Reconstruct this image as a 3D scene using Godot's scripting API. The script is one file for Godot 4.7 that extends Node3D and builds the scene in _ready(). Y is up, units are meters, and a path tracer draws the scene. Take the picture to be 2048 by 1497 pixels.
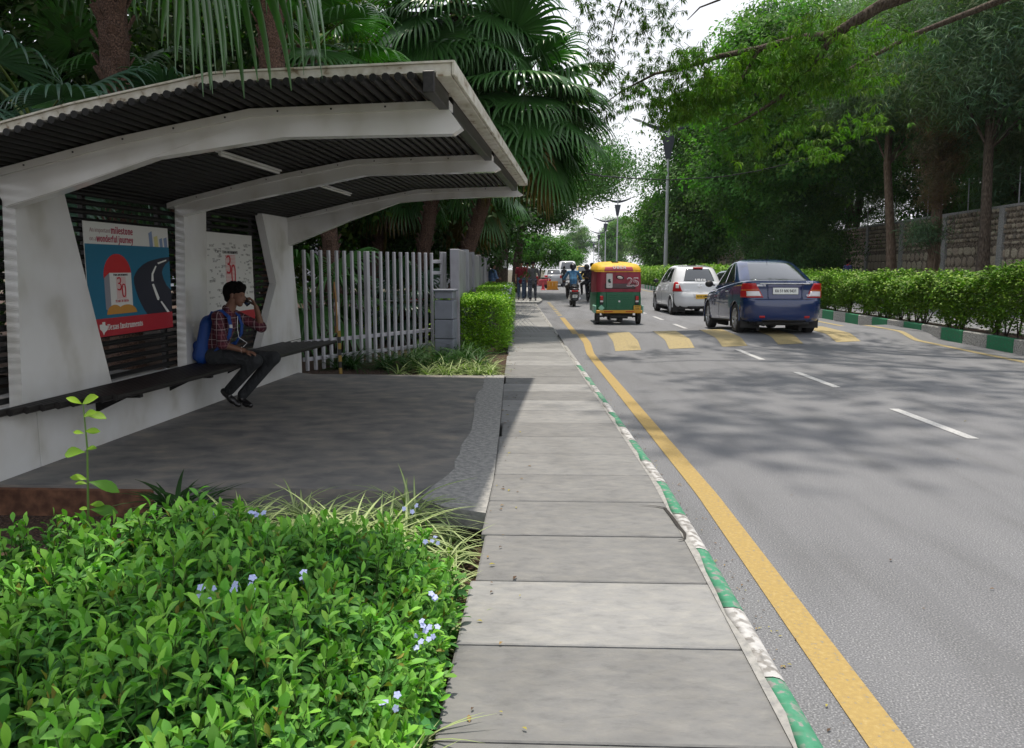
extends Node3D

# ---------------------------------------------------------------- mesh builder
class MB:
	var v := PackedVector3Array()
	var n := PackedVector3Array()
	var uv := PackedVector2Array()
	var c := PackedColorArray()
	var ix := PackedInt32Array()
	var col := Color.WHITE

	func vert(p: Vector3, nn: Vector3, u := Vector2.ZERO) -> int:
		v.append(p)
		n.append(nn)
		uv.append(u)
		c.append(col)
		return v.size() - 1

	func tri(a: Vector3, b: Vector3, d: Vector3) -> void:
		var nn := (b - a).cross(d - a).normalized()
		var i := vert(a, nn)
		vert(b, nn)
		vert(d, nn)
		ix.append_array([i, i + 2, i + 1])

	func quad(a: Vector3, b: Vector3, d: Vector3, e: Vector3) -> void:
		var nn := (d - a).cross(e - b).normalized()
		var i := vert(a, nn, Vector2(0, 1))
		vert(b, nn, Vector2(1, 1))
		vert(d, nn, Vector2(1, 0))
		vert(e, nn, Vector2(0, 0))
		ix.append_array([i, i + 2, i + 1, i, i + 3, i + 2])

	func poly(p: Array, flip := false) -> void:
		for i in range(1, p.size() - 1):
			if flip:
				tri(p[0], p[i + 1], p[i])
			else:
				tri(p[0], p[i], p[i + 1])

	# a box of size s, centred on t, with chamfered edges when bev > 0
	func box(t: Transform3D, s: Vector3, bev := 0.0) -> void:
		var h := s * 0.5
		var ax := [Vector3.RIGHT, Vector3.UP, Vector3.BACK]
		for k in 3:
			var a: Vector3 = ax[k]
			var u: Vector3 = ax[(k + 1) % 3]
			var w: Vector3 = ax[(k + 2) % 3]
			var hu: float = h[(k + 1) % 3] - bev
			var hw: float = h[(k + 2) % 3] - bev
			for sg in [-1.0, 1.0]:
				var o: Vector3 = a * h[k] * sg
				var q := [o - u * hu - w * hw, o + u * hu - w * hw, o + u * hu + w * hw, o - u * hu + w * hw]
				if sg < 0.0:
					q.reverse()
				quad(t * q[0], t * q[1], t * q[2], t * q[3])
			if bev > 0.0:
				for su in [-1.0, 1.0]:
					for sw in [-1.0, 1.0]:
						var e1: Vector3 = u * su * h[(k + 1) % 3] + w * sw * hw
						var e2: Vector3 = u * su * hu + w * sw * h[(k + 2) % 3]
						var la: Vector3 = a * (h[k] - bev)
						if su * sw < 0.0:
							quad(t * (e1 - la), t * (e1 + la), t * (e2 + la), t * (e2 - la))
						else:
							quad(t * (e1 + la), t * (e1 - la), t * (e2 - la), t * (e2 + la))
		if bev > 0.0:
			for sx in [-1.0, 1.0]:
				for sy in [-1.0, 1.0]:
					for sz in [-1.0, 1.0]:
						var p1 := Vector3(sx * h.x, sy * (h.y - bev), sz * (h.z - bev))
						var p2 := Vector3(sx * (h.x - bev), sy * h.y, sz * (h.z - bev))
						var p3 := Vector3(sx * (h.x - bev), sy * (h.y - bev), sz * h.z)
						if sx * sy * sz > 0.0:
							tri(t * p1, t * p2, t * p3)
						else:
							tri(t * p1, t * p3, t * p2)

	func bx(p: Vector3, s: Vector3, bev := 0.0) -> void:
		box(Transform3D(Basis.IDENTITY, p), s, bev)

	# box running from a to b
	func bar(a: Vector3, b: Vector3, w: float, h: float, bev := 0.0, up := Vector3.UP) -> void:
		var d := b - a
		var z := d.normalized()
		var x := up.cross(z)
		if x.length() < 0.01:
			x = Vector3.RIGHT.cross(z)
		x = x.normalized()
		box(Transform3D(Basis(x, z.cross(x), z), (a + b) * 0.5), Vector3(w, h, d.length()), bev)

	# polygon in local xy (counter-clockwise), extruded along local z from z0 to z1
	func prism(pts: PackedVector2Array, t: Transform3D, z0: float, z1: float) -> void:
		var p := pts
		if Geometry2D.is_polygon_clockwise(p):
			p = p.duplicate()
			p.reverse()
		var tr := Geometry2D.triangulate_polygon(p)
		for i in range(0, tr.size(), 3):
			var a := p[tr[i]]
			var b := p[tr[i + 1]]
			var d := p[tr[i + 2]]
			if (b - a).cross(d - a) < 0.0:
				var sw := b
				b = d
				d = sw
			tri(t * Vector3(a.x, a.y, z1), t * Vector3(b.x, b.y, z1), t * Vector3(d.x, d.y, z1))
			tri(t * Vector3(a.x, a.y, z0), t * Vector3(d.x, d.y, z0), t * Vector3(b.x, b.y, z0))
		for i in p.size():
			var a := p[i]
			var b := p[(i + 1) % p.size()]
			quad(t * Vector3(a.x, a.y, z0), t * Vector3(b.x, b.y, z0), t * Vector3(b.x, b.y, z1), t * Vector3(a.x, a.y, z1))

	# smooth tube along a path
	func tube(pts: Array, rad: Array, sides := 8, caps := true) -> void:
		var m := pts.size()
		var first := v.size()
		var side := Vector3.ZERO
		var run := 0.0
		for i in m:
			var p: Vector3 = pts[i]
			var a: Vector3 = pts[maxi(i - 1, 0)]
			var b: Vector3 = pts[mini(i + 1, m - 1)]
			var d := (b - a).normalized()
			if side == Vector3.ZERO:
				side = d.cross(Vector3.UP)
				if side.length() < 0.05:
					side = d.cross(Vector3.RIGHT)
			side = (side - d * side.dot(d)).normalized()
			var up := side.cross(d)
			var r: float = rad[mini(i, rad.size() - 1)]
			if i > 0:
				run += p.distance_to(pts[i - 1])
			for k in sides + 1:
				var an := TAU * k / sides
				var nn := side * cos(an) + up * sin(an)
				vert(p + nn * r, nn, Vector2(float(k) / sides, run))
		for i in m - 1:
			for k in sides:
				var q := first + i * (sides + 1) + k
				var w := q + sides + 1
				ix.append_array([q, q + 1, w, q + 1, w + 1, w])
		if caps:
			for e in [0, m - 1]:
				var p: Vector3 = pts[e]
				var d: Vector3 = (pts[1] - pts[0]) if e == 0 else (pts[m - 1] - pts[m - 2])
				d = d.normalized() * (-1.0 if e == 0 else 1.0)
				var ce := vert(p, d)
				var q0 := v.size()
				for k in sides + 1:
					vert(v[first + e * (sides + 1) + k], d)
				for k in sides:
					if e == 0:
						ix.append_array([ce, q0 + k + 1, q0 + k])
					else:
						ix.append_array([ce, q0 + k, q0 + k + 1])

	# smooth surface through rows of points: normals point to du x dv
	func grid(rows: Array, closed := false, skip: Variant = null) -> void:
		var m := rows.size()
		var w: int = rows[0].size()
		var first := v.size()
		for i in m:
			for k in w:
				var k0 := (k - 1 + w) % w if closed else maxi(k - 1, 0)
				var k1 := (k + 1) % w if closed else mini(k + 1, w - 1)
				var du: Vector3 = rows[i][k1] - rows[i][k0]
				var dv: Vector3 = rows[mini(i + 1, m - 1)][k] - rows[maxi(i - 1, 0)][k]
				var nn := du.cross(dv).normalized()
				vert(rows[i][k], nn, Vector2(float(k) / maxi(w - 1, 1), float(i) / maxi(m - 1, 1)))
		for i in m - 1:
			for k in (w if closed else w - 1):
				if skip != null and skip.call(i, k):
					continue
				var k1 := (k + 1) % w
				var a := first + i * w + k
				var b := first + i * w + k1
				var d := first + (i + 1) * w + k1
				var e := first + (i + 1) * w + k
				if v[a] == v[b]:
					ix.append_array([a, e, d])
				elif v[e] == v[d]:
					ix.append_array([a, d, b])
				else:
					ix.append_array([a, d, b, a, e, d])

	func ellipsoid(p: Vector3, r: Vector3, b := Basis.IDENTITY, us := 12, vs := 8) -> void:
		var first := v.size()
		for i in vs + 1:
			var th := PI * i / vs
			for k in us + 1:
				var ph := TAU * k / us
				var d := Vector3(sin(th) * cos(ph), cos(th), sin(th) * sin(ph))
				vert(p + b * (d * r), (b * (d / r)).normalized(), Vector2(float(k) / us, float(i) / vs))
		for i in vs:
			for k in us:
				var a := first + i * (us + 1) + k
				var w := a + us + 1
				if i > 0:
					ix.append_array([a, w, a + 1])
				if i < vs - 1:
					ix.append_array([a + 1, w, w + 1])

	# profile (radius, height) turned about an axis
	func lathe(prof: Array, t: Transform3D, sides := 16) -> void:
		for i in prof.size() - 1:
			var p: Vector2 = prof[i]
			var q: Vector2 = prof[i + 1]
			var tn := Vector2(q.y - p.y, -(q.x - p.x)).normalized()
			var first := v.size()
			for k in sides + 1:
				var an := TAU * k / sides
				var d := Vector3(cos(an), 0, sin(an))
				var nn := (t.basis * (d * tn.x + Vector3.UP * tn.y)).normalized()
				vert(t * (d * p.x + Vector3.UP * p.y), nn)
				vert(t * (d * q.x + Vector3.UP * q.y), nn)
			for k in sides:
				var a := first + k * 2
				ix.append_array([a, a + 2, a + 1, a + 1, a + 2, a + 3])

	func mesh() -> ArrayMesh:
		var m := ArrayMesh.new()
		if v.is_empty():
			return m
		var a := []
		a.resize(Mesh.ARRAY_MAX)
		a[Mesh.ARRAY_VERTEX] = v
		a[Mesh.ARRAY_NORMAL] = n
		a[Mesh.ARRAY_TEX_UV] = uv
		a[Mesh.ARRAY_COLOR] = c
		a[Mesh.ARRAY_INDEX] = ix
		m.add_surface_from_arrays(Mesh.PRIMITIVE_TRIANGLES, a)
		return m

# ---------------------------------------------------------------- naming
var taken := {}
var rng := RandomNumberGenerator.new()

func numbered(nm: String) -> String:
	var k: int = taken.get(nm, 0)
	taken[nm] = k + 1
	return nm if k == 0 else "%s_%03d" % [nm, k]

func tag(o: Node3D, label: String, category: String, group := "") -> Node3D:
	o.set_meta("label", label)
	o.set_meta("category", category)
	if group:
		o.set_meta("group", group)
	return o

func thing(nm: String, label: String, category: String, at := Vector3.ZERO, turn := 0.0, group := "") -> Node3D:
	var o := Node3D.new()
	o.name = numbered(nm)
	add_child(o)
	o.position = at
	o.rotation.y = turn
	return tag(o, label, category, group)

func part(nm: String, m: Variant, mt: Material, parent: Node3D, at := Transform3D.IDENTITY) -> MeshInstance3D:
	var o := MeshInstance3D.new()
	o.name = nm
	o.mesh = m.mesh() if m is MB else m
	o.material_override = mt
	o.transform = at
	parent.add_child(o, true)
	return o

func struct(nm: String, m: Variant, mt: Material) -> MeshInstance3D:
	var o := MeshInstance3D.new()
	o.name = numbered(nm)
	o.mesh = m.mesh() if m is MB else m
	o.material_override = mt
	add_child(o)
	o.set_meta("kind", "structure")
	return o

func scatter(nm: String, m: Mesh, mt: Material, xf: Array, cols: Array, parent: Node3D) -> MultiMeshInstance3D:
	var mm := MultiMesh.new()
	mm.transform_format = MultiMesh.TRANSFORM_3D
	mm.use_colors = true
	mm.mesh = m
	mm.instance_count = xf.size()
	for i in xf.size():
		mm.set_instance_transform(i, xf[i])
		mm.set_instance_color(i, cols[i])
	var o := MultiMeshInstance3D.new()
	o.name = nm
	o.multimesh = mm
	o.material_override = mt
	o.set_meta("kind", "stuff")
	parent.add_child(o, true)
	return o

# ---------------------------------------------------------------- materials
func lin(r: float, g: float, b: float) -> Color:
	return Color(r, g, b).linear_to_srgb()

func mat(c: Color, rough := 0.7, metal := 0.0) -> StandardMaterial3D:
	var m := StandardMaterial3D.new()
	m.albedo_color = c
	m.roughness = rough
	m.metallic = metal
	return m

func leafmat(c: Color, rough: float, back: Color) -> StandardMaterial3D:
	var m := mat(c, rough)
	m.vertex_color_use_as_albedo = true
	m.backlight_enabled = true
	m.backlight = back
	m.cull_mode = BaseMaterial3D.CULL_DISABLED
	return m

func ntex(sd: int, freq: float, octaves: int, stops: Array, size := 512, kind := FastNoiseLite.TYPE_SIMPLEX_SMOOTH, warp := 0.0) -> NoiseTexture2D:
	var f := FastNoiseLite.new()
	f.seed = sd
	f.noise_type = kind
	f.frequency = freq
	f.fractal_octaves = octaves
	if octaves <= 1:
		f.fractal_type = FastNoiseLite.FRACTAL_NONE
	if warp > 0.0:
		f.domain_warp_enabled = true
		f.domain_warp_amplitude = warp
		f.domain_warp_frequency = freq
	var t := NoiseTexture2D.new()
	t.width = size
	t.height = size
	t.seamless = true
	t.noise = f
	if stops.size():
		var g := Gradient.new()
		var off := PackedFloat32Array()
		var cs := PackedColorArray()
		for s in stops:
			off.append(s[0])
			cs.append(s[1])
		g.offsets = off
		g.colors = cs
		t.color_ramp = g
	return t

func tri_mat(tex: Texture2D, sc: Vector3, rough: float, bump: Texture2D = null, depth := 0.0) -> StandardMaterial3D:
	var m := mat(Color.WHITE, rough)
	m.albedo_texture = tex
	m.uv1_triplanar = true
	m.uv1_world_triplanar = true
	m.uv1_scale = sc
	if bump:
		m.heightmap_enabled = true
		m.heightmap_texture = bump
		m.heightmap_scale = depth
	return m

func grime(m: StandardMaterial3D, tex: Texture2D, sc: Vector3) -> StandardMaterial3D:
	m.detail_enabled = true
	m.detail_blend_mode = BaseMaterial3D.BLEND_MODE_MUL
	m.detail_uv_layer = BaseMaterial3D.DETAIL_UV_2
	m.detail_albedo = tex
	m.uv2_triplanar = true
	m.uv2_world_triplanar = true
	m.uv2_scale = sc
	return m

func grey(x: float) -> Color:
	return lin(x, x, x)

# ---------------------------------------------------------------- the lie of the road (D = metres ahead of the camera)
const KNOTS := [[0.0, 0.0], [5.5, 0.0], [54.0, -1.45], [70.0, -1.3], [111.0, 0.6], [157.0, 2.6], [209.0, 5.0], [300.0, 9.3], [600.0, 24.0]]

func bend(d: float) -> float:
	for i in KNOTS.size() - 1:
		if d < KNOTS[i + 1][0]:
			var t: float = (d - KNOTS[i][0]) / (KNOTS[i + 1][0] - KNOTS[i][0])
			return lerpf(KNOTS[i][1], KNOTS[i + 1][1], maxf(t, 0.0))
	return 24.0

func hump(d: float) -> float:
	return 0.13 * smoothstep(14.95, 15.9, d) * (1.0 - smoothstep(17.6, 18.6, d))

func bump_at(x: float, d: float) -> float:   # the hump crosses the road aslant
	return hump(d - 0.37 * (x - 1.6))

func road_y(d: float) -> float:
	return -0.12 + 0.06 * smoothstep(13.0, 20.0, d) + 0.02 * smoothstep(20.0, 25.0, d)

func pinch(d: float) -> float:
	return 0.0105 * clampf(d - 4.0, 0.0, 30.0)

func kerb_x(d: float) -> float:
	return 0.91 - pinch(d) + bend(d)

func path_x(d: float) -> float:
	return -0.33 - 0.03 * smoothstep(6.0, 12.0, d) + bend(d)

func median_x(d: float) -> float:
	return 9.27 + bend(d)

const X0 := -4.114
var shelter_turn := -atan(0.05)

func sh(s: float, w: float, y: float) -> Vector3:
	return Vector3(X0, 0, 0) + Basis(Vector3.UP, shelter_turn) * Vector3(w, y, -s)

# ---------------------------------------------------------------- shared materials
var m := {}

func make_materials() -> void:
	# asphalt: stone chips over worn, patchy tar
	var chips := ntex(11, 0.22, 2, [[0.05, lin(0.08, 0.082, 0.087)], [0.35, lin(0.14, 0.143, 0.151)], [0.6, lin(0.17, 0.173, 0.183)], [0.72, lin(0.225, 0.228, 0.24)], [0.88, grey(0.4)]], 512)
	var patch := ntex(12, 0.012, 4, [[0.0, grey(0.74)], [0.45, lin(0.9, 0.9, 0.91)], [1.0, grey(1.0)]], 512)
	var chip_bump := ntex(13, 0.2, 2, [], 512)
	var wear := ntex(14, 0.02, 4, [[0.1, grey(0.8)], [0.5, grey(0.95)], [1.0, grey(1.0)]], 256)
	m.asphalt = grime(tri_mat(chips, Vector3.ONE * 0.8, 0.86, chip_bump, 0.3), patch, Vector3(0.3, 0.1, 0.06))
	# footpath slabs: sawn grey stone with wavy marks across the walk
	var slab_bump := ntex(26, 0.03, 6, [], 512, FastNoiseLite.TYPE_SIMPLEX_SMOOTH, 18.0)
	var blotch := ntex(24, 0.02, 3, [[0.0, grey(0.78)], [0.5, grey(0.93)], [1.0, grey(1.0)]], 256)
	m.slabs = []
	for k in 4:
		var b: float = [0.19, 0.235, 0.212, 0.27][k]
		var t := ntex(20 + k, 0.018, 7, [[0.1, lin(b * 0.78, b * 0.78, b * 0.78)], [0.42, lin(b * 0.95, b * 0.95, b * 0.945)], [0.58, lin(b, b * 0.99, b * 0.965)], [0.88, lin(b * 1.15, b * 1.13, b * 1.08)]], 1024, FastNoiseLite.TYPE_SIMPLEX_SMOOTH, 22.0)
		(t.noise as FastNoiseLite).fractal_gain = 0.62
		m.slabs.append(grime(tri_mat(t, Vector3(0.3, 1.0, 0.62), 0.8, slab_bump, 1.0), blotch, Vector3.ONE * 0.3))
		m.slabs[k].uv1_offset = Vector3(0.37 * k, 0.0, 0.23 * k)
		m.slabs[k].uv2_offset = Vector3(0.21 * k, 0.0, 0.4 * k)
	var conc := ntex(31, 0.03, 5, [[0.1, grey(0.2)], [0.5, lin(0.3, 0.3, 0.29)], [0.9, lin(0.42, 0.41, 0.39)]], 512)
	m.concrete = tri_mat(conc, Vector3.ONE * 0.8, 0.85, ntex(32, 0.15, 3, [], 256), 0.4)
	m.cement = tri_mat(ntex(33, 0.03, 5, [[0.1, grey(0.2)], [0.5, lin(0.29, 0.285, 0.27)], [0.9, lin(0.36, 0.35, 0.335)]], 512), Vector3.ONE * 1.1, 0.88, ntex(34, 0.12, 3, [], 256), 0.35)
	# platform: dark oxide cement, worn and stained in streaks
	var plat := ntex(35, 0.012, 5, [[0.06, lin(0.12, 0.118, 0.12)], [0.38, lin(0.178, 0.172, 0.166)], [0.62, lin(0.22, 0.205, 0.188)], [0.92, lin(0.3, 0.265, 0.225)]], 512, FastNoiseLite.TYPE_SIMPLEX_SMOOTH, 45.0)
	m.platform = tri_mat(plat, Vector3(0.36, 0.5, 0.52), 0.62, ntex(36, 0.1, 3, [], 256), 0.2)
	m.redplinth = tri_mat(ntex(37, 0.03, 4, [[0.2, lin(0.08, 0.035, 0.02)], [0.8, lin(0.19, 0.09, 0.05)]], 256), Vector3.ONE, 0.9)
	m.soil = tri_mat(ntex(38, 0.08, 4, [[0.2, lin(0.025, 0.014, 0.009)], [0.5, lin(0.06, 0.032, 0.02)], [0.8, lin(0.13, 0.075, 0.045)]], 512), Vector3.ONE * 0.9, 0.95, ntex(39, 0.1, 4, [], 256), 3.0)
	m.verge = tri_mat(ntex(40, 0.04, 4, [[0.2, lin(0.03, 0.028, 0.015)], [0.5, lin(0.07, 0.06, 0.035)], [0.8, lin(0.12, 0.1, 0.06)]], 512), Vector3.ONE * 0.4, 0.95, ntex(41, 0.1, 4, [], 256), 3.0)
	# peeling kerb paint
	var gp := [[0.0, grey(0.15)], [0.36, lin(0.24, 0.235, 0.22)], [0.39, lin(0.1, 0.22, 0.15)], [0.46, lin(0.05, 0.23, 0.135)], [0.85, lin(0.03, 0.18, 0.095)]]
	m.kerb_green = tri_mat(ntex(42, 0.02, 6, gp, 512), Vector3.ONE * 1.2, 0.75)
	var wp := [[0.0, grey(0.13)], [0.39, lin(0.24, 0.225, 0.21)], [0.43, grey(0.4)], [0.8, lin(0.52, 0.51, 0.5)]]
	m.kerb_white = tri_mat(ntex(43, 0.02, 6, wp, 512), Vector3.ONE * 1.1, 0.8)
	var gp2 := [[0.0, grey(0.1)], [0.2, lin(0.05, 0.16, 0.09)], [0.45, lin(0.015, 0.17, 0.07)], [0.85, lin(0.02, 0.22, 0.1)]]
	m.median_green = tri_mat(ntex(44, 0.03, 5, gp2, 512), Vector3.ONE * 0.9, 0.75)
	m.median_white = tri_mat(ntex(45, 0.05, 5, [[0.15, grey(0.14)], [0.45, lin(0.32, 0.31, 0.29)], [0.8, lin(0.5, 0.49, 0.46)]], 512), Vector3.ONE * 0.9, 0.8)
	m.yellow = tri_mat(ntex(46, 0.06, 5, [[0.1, lin(0.19, 0.18, 0.165)], [0.2, lin(0.3, 0.225, 0.1)], [0.27, lin(0.32, 0.222, 0.075)], [0.6, lin(0.35, 0.245, 0.08)], [0.9, lin(0.39, 0.285, 0.115)]], 512), Vector3.ONE * 0.9, 0.75, chip_bump, 0.3)
	m.yellow_worn = tri_mat(ntex(47, 0.05, 5, [[0.15, lin(0.19, 0.165, 0.125)], [0.4, lin(0.3, 0.235, 0.11)], [0.7, lin(0.36, 0.29, 0.14)]], 512), Vector3.ONE * 0.8, 0.8, chip_bump, 0.3)
	m.white_line = tri_mat(ntex(48, 0.08, 4, [[0.15, grey(0.26)], [0.4, grey(0.42)], [0.8, grey(0.5)]], 512), Vector3.ONE * 0.9, 0.75, chip_bump, 0.3)
	m.dark_gap = mat(lin(0.03, 0.027, 0.024), 0.95)
	# metal, paint and plastics
	var dirt := ntex(50, 0.012, 4, [[0.1, lin(0.72, 0.70, 0.64)], [0.45, lin(0.93, 0.92, 0.9)], [0.8, grey(1.0)]], 256)
	m.white_paint = grime(mat(lin(0.7, 0.7, 0.685), 0.14), dirt, Vector3(0.5, 0.35, 0.5))
	m.cream = tri_mat(ntex(51, 0.02, 5, [[0.1, lin(0.2, 0.14, 0.08)], [0.25, lin(0.5, 0.46, 0.37)], [0.6, lin(0.64, 0.61, 0.53)], [0.9, lin(0.72, 0.69, 0.62)]], 512), Vector3(0.9, 0.9, 0.5), 0.45)
	m.black_pipe = mat(lin(0.018, 0.0175, 0.017), 0.5)
	m.black_pipe.metallic_specular = 0.3
	m.bench_wood = tri_mat(ntex(52, 0.03, 4, [[0.2, lin(0.007, 0.0065, 0.0065)], [0.8, lin(0.026, 0.022, 0.02)]], 256), Vector3(3, 3, 0.4), 0.45)
	m.galv = mat(lin(0.4, 0.41, 0.43), 0.45, 0.15)
	m.steel = mat(lin(0.5, 0.5, 0.52), 0.3, 0.9)
	m.chrome = mat(lin(0.75, 0.76, 0.78), 0.12, 1.0)
	m.black = mat(lin(0.012, 0.012, 0.013), 0.5)
	m.rubber = mat(lin(0.022, 0.021, 0.02), 0.8)
	m.underside = mat(lin(0.02, 0.019, 0.018), 0.75)
	m.glass_dark = mat(lin(0.018, 0.022, 0.024), 0.04)
	m.glass_dark.metallic_specular = 0.9
	m.glass_dark.clearcoat_enabled = true
	m.glass_dark.clearcoat = 1.0
	m.glass_dark.clearcoat_roughness = 0.02
	m.red_lens = mat(lin(0.42, 0.012, 0.015), 0.12)
	m.clear_lens = mat(lin(0.72, 0.7, 0.7), 0.15)
	m.amber = mat(lin(0.6, 0.2, 0.02), 0.2)
	m.plate_white = mat(lin(0.75, 0.76, 0.72), 0.4)
	m.plate_yellow = mat(lin(0.72, 0.42, 0.03), 0.4)
	m.ink = mat(lin(0.015, 0.015, 0.015), 0.6)
	m.ink_white = mat(lin(0.78, 0.78, 0.78), 0.5)
	m.bark = tri_mat(ntex(53, 0.05, 5, [[0.2, lin(0.035, 0.024, 0.017)], [0.5, lin(0.085, 0.062, 0.045)], [0.85, lin(0.16, 0.13, 0.1)]], 256), Vector3(1.6, 0.35, 1.6), 0.95, ntex(54, 0.06, 4, [], 256), 4.0)
	m.bark_pale = tri_mat(ntex(55, 0.04, 5, [[0.2, lin(0.09, 0.06, 0.042)], [0.5, lin(0.17, 0.115, 0.08)], [0.85, lin(0.26, 0.2, 0.15)]], 256), Vector3(1.6, 0.3, 1.6), 0.95, ntex(56, 0.06, 4, [], 256), 3.0)
	m.palm_bark = tri_mat(ntex(57, 0.06, 4, [[0.2, lin(0.03, 0.018, 0.013)], [0.5, lin(0.1, 0.055, 0.038)], [0.85, lin(0.22, 0.14, 0.1)]], 256), Vector3(2.5, 1.6, 2.5), 0.95, ntex(58, 0.08, 4, [], 256), 4.0)

# ---------------------------------------------------------------- the scene
func _ready() -> void:
	rng.seed = 20190704
	var cam := Camera3D.new()
	cam.name = "camera"
	cam.fov = 51.264
	cam.near = 0.05
	cam.far = 2500.0
	cam.position = Vector3(0, 1.5, 0)
	cam.rotation = Vector3(-0.13476, 0.03873, 0)
	add_child(cam)
	cam.current = true
	var env := Environment.new()
	env.tonemap_mode = Environment.TONE_MAPPER_LINEAR
	env.tonemap_exposure = 1.2
	env.background_mode = Environment.BG_SKY
	var sky := ProceduralSkyMaterial.new()
	sky.sky_top_color = lin(0.86, 0.9, 1.0)
	sky.sky_horizon_color = lin(0.98, 0.98, 1.0)
	sky.sky_curve = 0.2
	sky.ground_bottom_color = lin(0.1, 0.1, 0.09)
	sky.ground_horizon_color = lin(0.4, 0.4, 0.4)
	sky.sky_energy_multiplier = 1.0
	env.sky = Sky.new()
	env.sky.sky_material = sky
	env.fog_enabled = true
	env.fog_density = 0.00013
	env.fog_light_color = Color(0.9, 0.93, 0.97)
	env.sdfgi_enabled = true
	env.ssao_enabled = true
	env.ssil_enabled = true
	var we := WorldEnvironment.new()
	we.name = "world_environment"
	we.environment = env
	add_child(we)
	var sun := DirectionalLight3D.new()
	sun.name = "sun"
	sun.light_energy = 1.25
	sun.light_color = Color(1.0, 0.965, 0.91)
	sun.light_angular_distance = 1.5
	sun.shadow_enabled = true
	sun.look_at_from_position(Vector3.ZERO, Vector3(0.04, -1.0, 0.16), Vector3(0, 0, -1))
	add_child(sun)
	make_materials()
	build_ground()
	build_shelter()
	build_fence()
	build_right_side()
	build_lamps()
	build_cars()
	build_people()
	build_small_things()
	build_near_plants()
	build_palms()
	build_trees()

# ---------------------------------------------------------------- ground, road, footpath
const FLAT := Transform3D(Basis(Vector3.RIGHT, Vector3.FORWARD, Vector3.UP), Vector3.ZERO)   # (x, metres ahead) to the ground plane

func ribbon(xa: Callable, xb: Callable, ya: Callable, d0: float, d1: float, step: float, cols := 1, bumpy := false) -> MB:
	var b := MB.new()
	var rows := []
	var k := maxi(1, int(ceil((d1 - d0) / step)))
	for i in k + 1:
		var d := lerpf(d0, d1, float(i) / k)
		var r := PackedVector3Array()
		for j in cols + 1:
			var x := lerpf(xa.call(d), xb.call(d), float(j) / cols)
			r.append(Vector3(x, ya.call(d) + (bump_at(x, d) if bumpy else 0.0), -d))
		rows.append(r)
	b.grid(rows)
	return b

func slab_block(p: Array, y0: float, y1: float) -> MB:   # p: four corners (x, z), counter-clockwise from above = right-hand
	var b := MB.new()
	var t := []
	var q := []
	for e in p:
		t.append(Vector3(e.x, y1, e.y))
		q.append(Vector3(e.x, y0, e.y))
	var ce: Vector3 = (t[0] + t[1] + t[2] + t[3]) * 0.25
	var u := []
	var s := []
	for e in t:
		var inw: Vector3 = (ce - e).normalized() * 0.012
		u.append(e + inw)
		s.append(e - Vector3(0, 0.005, 0))
	b.quad(u[0], u[1], u[2], u[3])
	for k in 4:
		var j := (k + 1) % 4
		b.quad(s[k], s[j], u[j], u[k])
		b.quad(q[k], q[j], s[j], s[k])
	return b

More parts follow.
